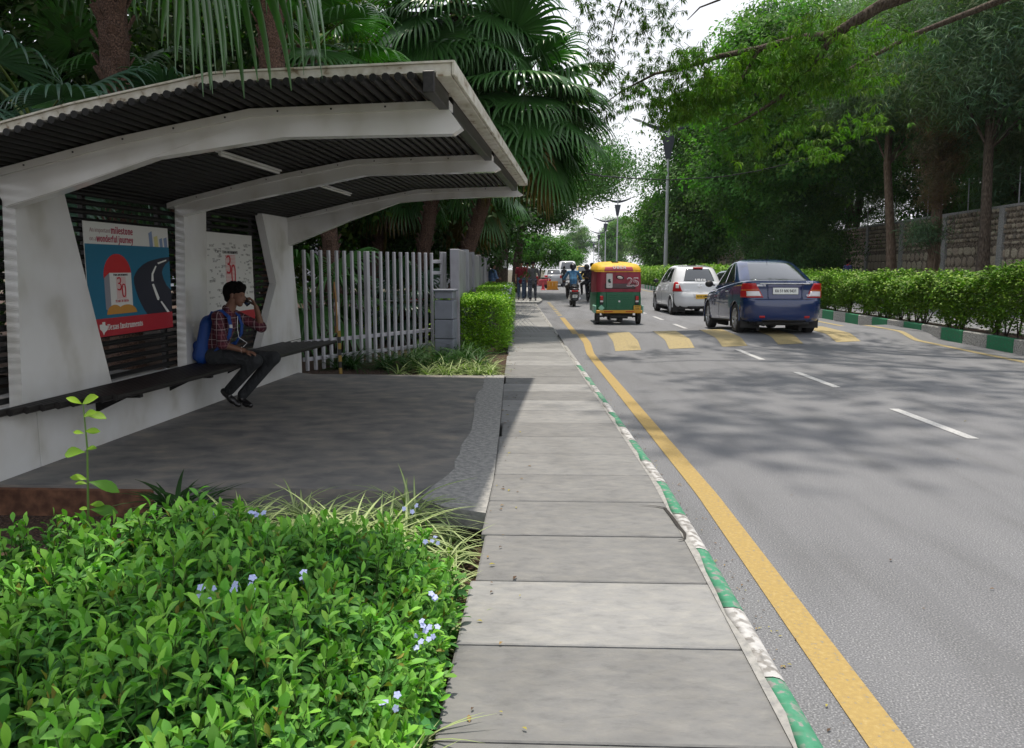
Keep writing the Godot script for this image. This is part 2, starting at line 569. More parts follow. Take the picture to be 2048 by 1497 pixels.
func build_ground() -> void:
	var g := MB.new()
	g.quad(Vector3(-700, -0.42, 60), Vector3(700, -0.42, 60), Vector3(700, -0.42, -900), Vector3(-700, -0.42, -900))
	struct("ground", g, m.verge)
	var road := MB.new()
	var rows := []
	var ds := []
	var d := -6.0
	while d < 620.0:
		ds.append(d)
		d += 0.2 if d > 13.5 and d < 23.0 else (1.0 if d < 60.0 else 8.0)
	for e in ds:
		var r := PackedVector3Array()
		for j in 33:
			var x := lerpf(kerb_x(e) - 0.06, median_x(e) + 0.06, j / 32.0)
			r.append(Vector3(x, road_y(e) + bump_at(x, e), -e))
		rows.append(r)
	road.grid(rows)
	struct("road", road, m.asphalt)
	struct("far_carriageway", ribbon(func(e): return median_x(e) + 1.35, func(e): return median_x(e) + 7.2, func(e): return road_y(e) - 0.01, -6.0, 620.0, 6.0, 2), m.asphalt)
	struct("far_verge", ribbon(func(e): return median_x(e) + 7.2, func(_e): return 160.0, func(_e): return 0.12, -6.0, 620.0, 8.0, 2), m.verge)
	# painted lines
	var yl := func(a): return func(e): return 0.875 + bend(e) + a
	var mark_y := func(e): return road_y(e) + 0.005
	var line_l := ribbon(yl.call(0.245), yl.call(0.395), mark_y, -2.0, 24.6, 0.2, 1, true)
	struct("yellow_edge_line", line_l, m.yellow)
	for k in 9:
		struct("yellow_edge_dash", ribbon(yl.call(0.24), yl.call(0.38), mark_y, 25.6 + k * 1.15, 26.2 + k * 1.15, 0.5), m.yellow_worn)
	struct("median_edge_line", ribbon(func(e): return median_x(e) - 0.72, func(e): return median_x(e) - 0.56, mark_y, -2.0, 120.0, 0.2, 1, true), m.yellow_worn)
	for k in 26:
		var d0 := 1.0 + k * 3.24
		if d0 > 15.5 and d0 < 19.0:
			continue
		var d1 := d0 + 1.6
		var wob := (k * 37 % 7) * 0.004
		struct("lane_dash", ribbon(func(e): return 4.12 + wob + bend(e), func(e): return 4.23 + wob + bend(e), mark_y, d0, d1, 0.2, 1, true), m.white_line)
	for k in 5:
		var xa: float = [1.42, 2.52, 3.66, 4.92, 6.3][k]
		var blk := MB.new()
		var br := []
		for i in 17:
			var r := PackedVector3Array()
			for j in 5:
				var x := xa + (0.52 + 0.02 * k) * j / 4.0 + 0.05 * i / 16.0
				var dd := 15.15 + 0.37 * (x - 1.6) + 3.0 * i / 16.0
				r.append(Vector3(x, road_y(dd) + bump_at(x, dd) + 0.006, -dd))
			br.append(r)
		blk.grid(br)
		struct("hump_block", blk, m.yellow_worn)
	# footpath: base bed and one block per slab
	struct("footpath", ribbon(func(e): return path_x(e) + 0.01, func(e): return kerb_x(e) - 0.02, func(_e): return -0.03, -3.0, 33.6, 1.0), m.dark_gap)
	var walk: Node3D = get_node("footpath")
	rng.seed = 5
	for k in 56:
		var a := -2.9 + k * 0.652
		if a > 33.0:
			break
		var z := a + 0.637
		var dy := rng.randf_range(-0.003, 0.003)
		var lx := -0.01 if k % 5 else 0.012
		var sl := slab_block([Vector2(path_x(a) + lx, -a), Vector2(kerb_x(a) - 0.1, -a), Vector2(kerb_x(z) - 0.1, -z), Vector2(path_x(z) + lx, -z)], -0.2, dy)
		part("slab", sl, m.slabs[rng.randi() % 4], walk)
	# kerb stones, green and white by turns
	var e0 := -2.62
	var k2 := 0
	while e0 < 33.4:
		var e1: float = e0 + (0.74 if k2 % 2 else 0.6)
		var b := MB.new()
		var r1 := []
		for t in 5:
			var q := lerpf(e0 + 0.004, e1 - 0.004, t / 4.0)
			var r := PackedVector3Array()
			for pr in [[-0.1, -0.2], [-0.1, 0.0], [-0.05, 0.003], [-0.025, -0.003], [-0.006, -0.016], [0.012, -0.045], [0.022, -0.09], [0.03, -0.26]]:
				r.append(Vector3(kerb_x(q) + pr[0], pr[1], -q))
			r1.append(r)
		b.grid(r1)
		part("kerb_stone", b, m.cement if e0 > 12.5 else (m.kerb_green if k2 % 2 else m.kerb_white), walk)
		e0 = e1
		k2 += 1
	# the bare cement strip between slabs and paint
	var strip := MB.new()
	var sr := []
	for i in 140:
		var q := -2.0 + i * 0.25
		var wb := 0.012 * sin(q * 5.1) + 0.01 * sin(q * 13.0 + 1.0)
		sr.append(PackedVector3Array([Vector3(kerb_x(q) - 0.112, 0.004, -q), Vector3(kerb_x(q) - 0.088 + wb, 0.0065, -q)]))
	strip.grid(sr)
	part("cement_strip", strip, m.cement, walk)
	# a crack where one slab has parted from the kerb
	var crack := MB.new()
	var cq := [[0.62, 4.83], [0.72, 4.815], [0.775, 4.78], [0.792, 4.6], [0.80, 4.45], [0.815, 4.3], [0.80, 4.21], [0.76, 4.19]]
	for i in cq.size() - 1:
		var w0 := 0.011 * sin(PI * (i + 0.3) / cq.size())
		var w1 := 0.011 * sin(PI * minf(i + 1.3, cq.size()) / cq.size())
		var p0 := Vector3(cq[i][0], 0.009, -cq[i][1])
		var p1 := Vector3(cq[i + 1][0], 0.009, -cq[i + 1][1])
		var nn := (p1 - p0).cross(Vector3.UP).normalized()
		crack.quad(p0 - nn * w0, p0 + nn * w0, p1 + nn * w1, p1 - nn * w1)
	part("crack", crack, m.dark_gap, walk)
	# raised kerb end where the walkers are
	var ramp := MB.new()
	ramp.prism(PackedVector2Array([Vector2(-1.35, 33.7), Vector2(kerb_x(34.0) + 0.1, 33.7), Vector2(kerb_x(36.0) + 0.32, 36.0), Vector2(kerb_x(60.0) - 0.2, 60.0), Vector2(-6.0, 60.0), Vector2(-6.0, 33.7)]), FLAT, -0.25, 0.06)
	struct("raised_walk", ramp, m.concrete)
	# shelter platform
	var pl := MB.new()
	var a1 := sh(5.3, -0.3, 0)
	var a2 := sh(11.35, -0.3, 0)
	pl.prism(PackedVector2Array([Vector2(-6.5, 5.2), Vector2(-2.5, 5.17), Vector2(-1.3, 5.16), Vector2(-0.72, 5.05), Vector2(path_x(5.0) - 0.012, 4.9), Vector2(path_x(8.0) - 0.012, 8.0), Vector2(path_x(10.92) - 0.012, 10.92), Vector2(-3.3, 10.98), Vector2(a2.x, -a2.z), Vector2(-6.5, -a2.z)]), FLAT, -0.34, -0.006)
	struct("platform", pl, m.platform)
	var face := MB.new()
	face.box(Transform3D(Basis.IDENTITY, Vector3(-4.65, -0.205, -5.185)), Vector3(3.9, 0.36, 0.06), 0.01)
	part("plinth_face", face, m.redplinth, get_node("platform"))
	# the pale cement edging with its ragged side
	var ed := PackedVector2Array()
	ed.append(Vector2(path_x(4.6) - 0.014, 4.66))
	var far_pts := []
	for i in 27:
		var q := 4.72 + i * 0.24
		ed.append(Vector2(path_x(q) - 0.014, q))
	rng.seed = 9
	for i in 26:
		var q := 10.9 - i * 0.235
		var wv := 0.3 + 0.03 * sin(q * 2.3) + rng.randf_range(-0.015, 0.015) + 0.18 * (1.0 - smoothstep(5.0, 5.9, q))
		ed.append(Vector2(path_x(q) - wv, q))
	ed.append(Vector2(-0.83, 4.98))
	ed.append(Vector2(-0.62, 4.78))
	var edge := MB.new()
	edge.prism(ed, FLAT, -0.12, -0.002)
	part("cement_edge", edge, m.cement, get_node("platform"))
	# planting beds
	struct("soil", ribbon(func(_e): return -9.0, func(e): return path_x(e) + 0.02, func(_e): return -0.22, -6.0, 5.2, 1.0, 4), m.soil)
	struct("planting_bed", ribbon(func(_e): return -30.0, func(e): return path_x(e) + 0.02, func(_e): return -0.04, 10.95, 34.0, 2.0, 4), m.soil)
	struct("garden_soil", ribbon(func(_e): return -60.0, func(_e): return -4.6, func(_e): return -0.3, -6.0, 60.0, 6.0, 4), m.soil)

# ---------------------------------------------------------------- bus shelter, its bench and posters
func roof_y(w: float) -> float:   # underside line of the roof pipes
	var k := [[-0.25, 2.12], [0.0, 2.2], [0.9, 2.405], [1.85, 2.575], [3.2, 2.605], [3.6, 2.61]]
	for i in k.size() - 1:
		if w <= k[i + 1][0]:
			return lerpf(k[i][1], k[i + 1][1], (w - k[i][0]) / (k[i + 1][0] - k[i][0]))
	return 2.62

func build_shelter() -> void:
	var o := thing("bus_shelter", "white bus shelter with a curved roof of black pipes over a dark platform", "bus shelter", Vector3(X0, 0, 0), shelter_turn)
	# local axes: x towards the road, y up, -z along the shelter
	var side := Transform3D(Basis(Vector3(0, 0, -1), Vector3.UP, Vector3.RIGHT), Vector3.ZERO)   # polygon (s, y), extruded in x
	var cross := Transform3D.IDENTITY   # polygon (w, y), extruded in z
	# columns
	var cols := [
		PackedVector2Array([Vector2(5.54, 0.48), Vector2(6.66, 0.48), Vector2(6.2, 2.1), Vector2(6.18, 2.2), Vector2(5.66, 2.2)]),
		PackedVector2Array([Vector2(7.97, 0.48), Vector2(8.44, 0.48), Vector2(8.58, 2.2), Vector2(8.1, 2.2)]),
		PackedVector2Array([Vector2(9.86, 0.48), Vector2(11.33, 0.48), Vector2(11.14, 1.6), Vector2(11.12, 2.25), Vector2(10.1, 2.2), Vector2(10.48, 1.3)])]
	for p in cols:
		var b := MB.new()
		b.prism(p, side, -0.1, 0.0)
		part("column", b, m.white_paint, o)
	# low base wall, in panels
	var cuts := [2.9, 5.69, 9.23, 11.33]
	for i in 3:
		var b := MB.new()
		b.bx(Vector3(-0.09, 0.215, -(cuts[i] + cuts[i + 1]) * 0.5), Vector3(0.18, 0.51, cuts[i + 1] - cuts[i] - 0.006), 0.004)
		part("base_panel", b, m.white_paint, o)
	# arms: a tapered web under a slim flange
	var webs := [
		[5.52, PackedVector2Array([Vector2(-0.1, 2.17), Vector2(0.02, 1.93), Vector2(0.4, 2.03), Vector2(1.14, 2.26), Vector2(2.07, 2.385), Vector2(3.24, 2.39), Vector2(3.3, 2.43), Vector2(3.2, 2.565), Vector2(1.85, 2.535), Vector2(0.9, 2.365), Vector2(0.0, 2.16)])],
		[8.0, PackedVector2Array([Vector2(-0.1, 2.17), Vector2(0.02, 2.03), Vector2(0.3, 2.1), Vector2(0.86, 2.21), Vector2(1.95, 2.42), Vector2(3.24, 2.44), Vector2(3.3, 2.47), Vector2(3.2, 2.565), Vector2(1.85, 2.535), Vector2(0.9, 2.365), Vector2(0.0, 2.16)])],
		[10.98, PackedVector2Array([Vector2(-0.1, 2.17), Vector2(-0.06, 1.8), Vector2(0.02, 1.82), Vector2(0.86, 2.15), Vector2(1.58, 2.4), Vector2(2.28, 2.45), Vector2(3.24, 2.47), Vector2(3.3, 2.49), Vector2(3.2, 2.565), Vector2(1.85, 2.535), Vector2(0.9, 2.365), Vector2(0.0, 2.16)])]]
	for wb in webs:
		var s: float = wb[0]
		var b := MB.new()
		b.prism(wb[1], cross, -s - 0.11, -s)
		var arm := part("arm", b, m.white_paint, o)
		var f := MB.new()
		var fp := PackedVector2Array()
		for x in [-0.12, 0.0, 0.9, 1.85, 3.22]:
			fp.append(Vector2(x, roof_y(x) - 0.004))
		for x in [3.22, 1.85, 0.9, 0.0, -0.12]:
			fp.append(Vector2(x, roof_y(x) - 0.055))
		f.prism(fp, cross, -s - 0.135, -s + 0.025)
		part("flange", f, m.white_paint, arm)
		for i in 9:
			var x := 0.2 + i * 0.37
			var bo := MB.new()
			bo.bx(Vector3(x, roof_y(x) - 0.028, -s + 0.027), Vector3(0.012, 0.012, 0.008), 0.002)
			part("bolt", bo, m.underside, arm)
	# the folded facet on the nearest and the farthest arm
	for q in [[5.52, [Vector3(0.0, 2.13, 0.012), Vector3(0.02, 1.935, 0.012), Vector3(0.4, 2.035, 0.012), Vector3(1.12, 2.26, 0.006), Vector3(1.78, 2.47, 0.001)]], [10.98, [Vector3(-0.02, 2.15, 0.012), Vector3(-0.02, 1.83, 0.012), Vector3(0.84, 2.155, 0.008), Vector3(1.5, 2.37, 0.004), Vector3(2.0, 2.44, 0.001)]]]:
		var b := MB.new()
		var p := []
		for e in q[1]:
			p.append(Vector3(e.x, e.y, -q[0] + e.z))
		for i in range(1, p.size() - 1):
			b.tri(p[0], p[i], p[i + 1])
			b.quad(p[i], Vector3(p[i].x, p[i].y, -q[0]), Vector3(p[i + 1].x, p[i + 1].y, -q[0]), p[i + 1])
		part("facet", b, m.white_paint, o)
	# roof pipes
	var pipe := MB.new()
	pipe.tube([Vector3(0, 0, -4.93), Vector3(0, 0, -11.2)], [0.024], 10)
	var pm := pipe.mesh()
	var w := -0.16
	while w < 3.16:
		part("roof_pipe", pm, m.black_pipe, o, Transform3D(Basis.IDENTITY, Vector3(w, roof_y(w) + 0.025, 0)))
		w += 0.0755
	# roof sheet over the pipes, its near edge a pale band
	var top := PackedVector2Array()
	for i in 25:
		var x := -0.3 + i * (3.62 / 24.0)
		top.append(Vector2(x, roof_y(x) + 0.105))
	for i in 25:
		var x := 3.32 - i * (3.62 / 24.0)
		top.append(Vector2(x, roof_y(x) + 0.056))
	var sheet := MB.new()
	sheet.prism(top, cross, -11.26, -5.0)
	part("roof_sheet", sheet, m.cream, o)
	var lip := PackedVector2Array()
	for i in 25:
		var x := -0.3 + i * (3.64 / 24.0)
		lip.append(Vector2(x, roof_y(x) + 0.118))
	for i in 25:
		var x := 3.34 - i * (3.64 / 24.0)
		lip.append(Vector2(x, roof_y(x) + 0.106))
	var rim := MB.new()
	rim.prism(lip, cross, -11.28, -4.985)
	part("roof_rim", rim, m.cream, o)
	# front edge: dark beam lengths between the arms, and pale soffit panels outside it
	for q in [[4.96, 5.48], [5.68, 7.95], [8.16, 10.93]]:
		var b := MB.new()
		b.bx(Vector3(3.188, 2.6, -(q[0] + q[1]) * 0.5), Vector3(0.07, 0.125, q[1] - q[0]), 0.004)
		part("edge_beam", b, m.bench_wood, o)
	var e := 4.99
	var ws := [0.8, 1.1, 1.0, 1.15, 1.05, 1.16]
	for k in 6:
		var b := MB.new()
		b.bx(Vector3(3.272, 2.652, -e - ws[k] * 0.5), Vector3(0.095, 0.035, ws[k] - 0.012), 0.003)
		part("soffit_panel", b, m.cream, o)
		e += ws[k]
	var fas := MB.new()
	fas.bx(Vector3(3.333, 2.682, -8.12), Vector3(0.02, 0.085, 6.26), 0.003)
	part("front_fascia", fas, m.cream, o)
	# horizontal rods of the back screen, with their uprights
	var rod := MB.new()
	rod.tube([Vector3(-0.15, 0, -4.6), Vector3(-0.15, 0, -11.3)], [0.024], 8)
	var rm := rod.mesh()
	var y := 0.52
	while y < 2.16:
		part("screen_rod", rm, m.black_pipe, o, Transform3D(Basis.IDENTITY, Vector3(0, y, 0)))
		y += 0.077
	for s in [4.75, 6.72, 7.93, 9.05, 10.2, 11.2]:
		var b := MB.new()
		b.bx(Vector3(-0.205, 1.32, -s), Vector3(0.05, 1.75, 0.05), 0.004)
		part("screen_upright", b, m.black_pipe, o)
	# ceiling tube lamps, unlit
	for s in [6.5, 8.85]:
		var b := MB.new()
		b.tube([Vector3(1.16, roof_y(1.16) - 0.03, -s), Vector3(1.16, roof_y(1.16) - 0.03, -s - 1.25)], [0.014], 8)
		b.bx(Vector3(1.16, roof_y(1.16) - 0.008, -s - 0.62), Vector3(0.05, 0.02, 1.3), 0.004)
		part("tube_lamp", b, m.white_paint, o)
	# bench
	var be := thing("bench", "long black slatted bench along the base wall of the bus shelter", "bench", Vector3(X0, 0, 0), shelter_turn)
	for i in 9:
		var f := i / 8.0
		var b := MB.new()
		var a := Vector3(0.035 + 0.4 * f, 0.485, -5.2 - 0.8 * f)
		var z := Vector3(0.035 + 0.62 * f, 0.475, -10.55 - 0.35 * f)
		b.tube([a, a.lerp(z, 0.5), z], [0.027], 8)
		part("slat", b, m.bench_wood, be)
	for s in [6.4, 7.6, 8.9, 10.2]:
		var b := MB.new()
		b.bar(Vector3(0.002, 0.425, -s), Vector3(0.42 + 0.03 * (s - 6.4), 0.437, -s), 0.05, 0.035, 0.004)
		b.tri(Vector3(0.002, 0.41, -s), Vector3(0.002, 0.28, -s), Vector3(0.3, 0.42, -s))
		part("bracket", b, m.black_pipe, be)
	posters()

func txt(words: String, size: float, mt: Material, parent: Node3D, at: Transform3D, font := "Droid Sans", bold := false, depth := 0.002, nm := "lettering") -> MeshInstance3D:
	var f := SystemFont.new()
	f.font_names = PackedStringArray([font])
	f.font_weight = 700 if bold else 400
	var t := TextMesh.new()
	t.font = f
	t.text = words
	t.font_size = 48
	t.pixel_size = size / 48.0
	t.depth = depth
	t.curve_step = 2.0
	return part(nm, t, mt, parent, at)

func disc_poly(c: Vector2, rx: float, ry: float, a0 := 0.0, a1 := TAU, k := 24) -> PackedVector2Array:
	var p := PackedVector2Array()
	for i in k + (0 if a1 - a0 > 6.2 else 1):
		var an := lerpf(a0, a1, float(i) / k)
		p.append(c + Vector2(cos(an) * rx, sin(an) * ry))
	return p

func flat_art(p: PackedVector2Array, layer: int, mt: Material, parent: Node3D, nm := "print") -> void:
	var b := MB.new()
	b.prism(p, Transform3D.IDENTITY, 0.0, 0.0008 * layer)
	part(nm, b, mt, parent, Transform3D(Basis.IDENTITY, Vector3(0, 0, 0.004)))

func numeral_panel(parent: Node3D, c: Vector2, h: float, maker: String) -> void:
	var red := mat(lin(0.5, 0.02, 0.035), 0.6)
	var pink := mat(lin(0.62, 0.3, 0.29), 0.6)
	var w := h * 0.74
	for i in 22:
		var y := c.y - h * 0.5 + h * (i + 0.5) / 22.0
		flat_art(PackedVector2Array([Vector2(c.x - w * 0.5, y - h * 0.011), Vector2(c.x + w * 0.5, y - h * 0.011), Vector2(c.x + w * 0.5, y + h * 0.011), Vector2(c.x - w * 0.5, y + h * 0.011)]), 4, pink, parent, "hatch")
	txt("3", h * 0.86, red, parent, Transform3D(Basis.IDENTITY.scaled(Vector3(0.82, 1, 1)), Vector3(c.x - w * 0.2, c.y + h * 0.17, 0.009)))
	txt("0", h * 0.86, red, parent, Transform3D(Basis.IDENTITY.scaled(Vector3(0.82, 1, 1)), Vector3(c.x + w * 0.24, c.y - h * 0.13, 0.009)))
	txt(maker, h * 0.13, m.ink, parent, Transform3D(Basis.IDENTITY.scaled(Vector3(0.92, 1, 1)), Vector3(c.x, c.y + h * 0.58, 0.007)))
	txt("YEARS IN INDIA", h * 0.15, red, parent, Transform3D(Basis.IDENTITY.scaled(Vector3(0.9, 1, 1)), Vector3(c.x, c.y - h * 0.6, 0.007)), "Droid Serif")

func posters() -> void:
	# face +x of the shelter: local x runs along the wall, away from the camera
	var turn := shelter_turn + PI / 2
	var paper := mat(lin(0.66, 0.66, 0.62), 0.5)
	var a := sh(7.22, -0.09, 1.4)
	var p := thing("poster", "poster of a red topped milestone beside a winding road on blue", "poster", a, turn)
	var W := 0.68
	var H := 0.5
	var back := MB.new()
	back.bx(Vector3.ZERO, Vector3(W * 2, H * 2, 0.008), 0.001)
	part("panel", back, paper, p)
	var blue := mat(lin(0.006, 0.14, 0.24), 0.5)
	flat_art(PackedVector2Array([Vector2(-W, -H + 0.16), Vector2(W, -H + 0.16), Vector2(W, 0.31), Vector2(-W, 0.31)]), 1, blue, p, "blue_field")
	var red := mat(lin(0.4, 0.018, 0.03), 0.5)
	flat_art(PackedVector2Array([Vector2(-W, -H), Vector2(W, -H), Vector2(W, -H + 0.16), Vector2(-W, -H + 0.16)]), 1, red, p, "red_band")
	# the road on the poster
	var tar := mat(lin(0.018, 0.02, 0.035), 0.6)
	var uvp := func(u: float, v: float) -> Vector2: return Vector2(-W + 2.0 * W * u, H - 2.0 * H * v)
	var strip := func(pts: Array) -> PackedVector2Array:
		var q := PackedVector2Array()
		for e in pts:
			q.append(uvp.call(e[0], e[1]))
		return q
	flat_art(strip.call([[1.0, 0.285], [0.88, 0.298], [0.77, 0.32], [0.7, 0.338], [0.64, 0.365], [0.58, 0.405], [0.54, 0.445], [0.515, 0.49], [0.515, 0.54], [0.53, 0.6], [0.555, 0.67], [0.585, 0.735], [0.625, 0.8], [0.66, 0.84], [1.0, 0.84], [1.0, 0.62], [0.94, 0.57], [0.9, 0.5], [0.885, 0.44], [0.905, 0.395], [0.94, 0.36], [1.0, 0.325]]), 2, tar, p, "road_print")
	for dq in [[[0.955, 0.312], [0.955, 0.325], [0.84, 0.36], [0.83, 0.345]], [[0.8, 0.375], [0.815, 0.38], [0.765, 0.46], [0.765, 0.525], [0.735, 0.525], [0.745, 0.45]], [[0.74, 0.555], [0.765, 0.55], [0.83, 0.69], [0.82, 0.715], [0.8, 0.71]], [[0.84, 0.73], [0.86, 0.725], [0.96, 0.84], [0.925, 0.84]]]:
		flat_art(strip.call(dq), 3, m.plate_white, p, "lane_print")
	# milestone
	var grey_side := mat(lin(0.25, 0.25, 0.28), 0.6)
	flat_art(PackedVector2Array([Vector2(-0.44, -0.26), Vector2(-0.36, -0.3), Vector2(-0.36, 0.06), Vector2(-0.44, 0.02)]), 2, grey_side, p)
	flat_art(PackedVector2Array([Vector2(-0.36, -0.3), Vector2(-0.02, -0.3), Vector2(-0.02, 0.06), Vector2(-0.36, 0.06)]), 2, paper, p)
	var cap := disc_poly(Vector2(-0.23, 0.03), 0.215, 0.2, 0.0, PI, 18)
	cap.append(Vector2(-0.445, 0.01))
	cap.append(Vector2(-0.36, 0.06))
	cap.append(Vector2(-0.02, 0.06))
	flat_art(cap, 2, mat(lin(0.5, 0.015, 0.02), 0.5), p)
	var sand := mat(lin(0.5, 0.24, 0.04), 0.6)
	flat_art(disc_poly(Vector2(-0.31, -0.31), 0.12, 0.085, 0.0, PI, 14), 3, sand, p)
	flat_art(disc_poly(Vector2(-0.12, -0.31), 0.16, 0.08, 0.0, PI, 14), 4, sand, p)
	numeral_panel(p, Vector2(-0.19, -0.075), 0.2, "TEXAS INSTRUMENTS")
	# skyline print
	for q in [[0.33, 0.31, 0.06, 0.15], [0.42, 0.31, 0.07, 0.11], [0.52, 0.31, 0.05, 0.09], [0.6, 0.31, 0.06, 0.1]]:
		flat_art(PackedVector2Array([Vector2(q[0], q[1]), Vector2(q[0] + q[2], q[1]), Vector2(q[0] + q[2] * 0.8, q[1] + q[3]), Vector2(q[0] - 0.01, q[1] + q[3] * 0.85)]), 2, mat(lin(0.2, 0.27, 0.42) if q[0] != 0.42 else lin(0.6, 0.55, 0.25), 0.6), p, "tower_print")
	var wine := mat(lin(0.34, 0.01, 0.05), 0.6)
	var faint := mat(lin(0.34, 0.22, 0.22), 0.6)
	txt("An important", 0.05, faint, p, Transform3D(Basis.IDENTITY, Vector3(-0.45, 0.43, 0.005)))
	txt("milestone", 0.085, wine, p, Transform3D(Basis.IDENTITY.scaled(Vector3(0.85, 1, 1)), Vector3(-0.12, 0.435, 0.005)), "Droid Sans", true)
	txt("on a", 0.05, faint, p, Transform3D(Basis.IDENTITY, Vector3(-0.56, 0.355, 0.005)))
	txt("wonderful journey", 0.08, wine, p, Transform3D(Basis.IDENTITY.scaled(Vector3(0.78, 1, 1)), Vector3(-0.23, 0.357, 0.005)), "Droid Sans", true)
	txt("Texas Instruments", 0.07, paper, p, Transform3D(Basis.IDENTITY.scaled(Vector3(0.85, 1, 1)), Vector3(-0.16, -0.42, 0.007)), "Droid Serif", true)
	var logo := PackedVector2Array([Vector2(-0.55, -0.39), Vector2(-0.51, -0.39), Vector2(-0.51, -0.37), Vector2(-0.47, -0.37), Vector2(-0.47, -0.4), Vector2(-0.43, -0.41), Vector2(-0.44, -0.44), Vector2(-0.48, -0.46), Vector2(-0.5, -0.485), Vector2(-0.52, -0.45), Vector2(-0.55, -0.43)])
	flat_art(logo, 3, paper, p, "logo")
	# second poster
	var q2 := thing("poster", "white poster of scattered small words round a red number 30 behind the seated man", "poster", sh(9.28, -0.09, 1.38), turn)
	var b2 := MB.new()
	b2.bx(Vector3.ZERO, Vector3(1.32, 1.06, 0.008), 0.001)
	part("panel", b2, paper, q2)
	flat_art(PackedVector2Array([Vector2(-0.66, -0.53), Vector2(0.66, -0.53), Vector2(0.66, -0.4), Vector2(-0.66, -0.4)]), 1, red, q2, "red_band")
	numeral_panel(q2, Vector2(0.02, 0.1), 0.36, "TEXAS INSTRUMENTS")
	rng.seed = 77
	var words := MB.new()
	for i in 150:
		var c := Vector2(rng.randf_range(-0.56, 0.56), rng.randf_range(-0.33, 0.42))
		if absf(c.x - 0.02) < 0.2 and c.y > -0.18 and c.y < 0.35:
			continue
		var hh := rng.randf_range(0.008, 0.024)
		var kk := rng.randi_range(2, 5)
		for g in kk:
			var x := c.x + g * hh * 1.05
			# small looped strokes under a head line
			words.bx(Vector3(x, c.y + hh * 0.5, 0.0045), Vector3(hh, hh * 0.14, 0.001))
			words.bx(Vector3(x + rng.randf_range(-0.3, 0.3) * hh, c.y, 0.0045), Vector3(hh * 0.16, hh, 0.001))
			words.bx(Vector3(x, c.y - hh * rng.randf_range(0.0, 0.4), 0.0045), Vector3(hh * 0.6, hh * 0.14, 0.001))
	part("small_words", words, m.ink, q2).set_meta("kind", "stuff")

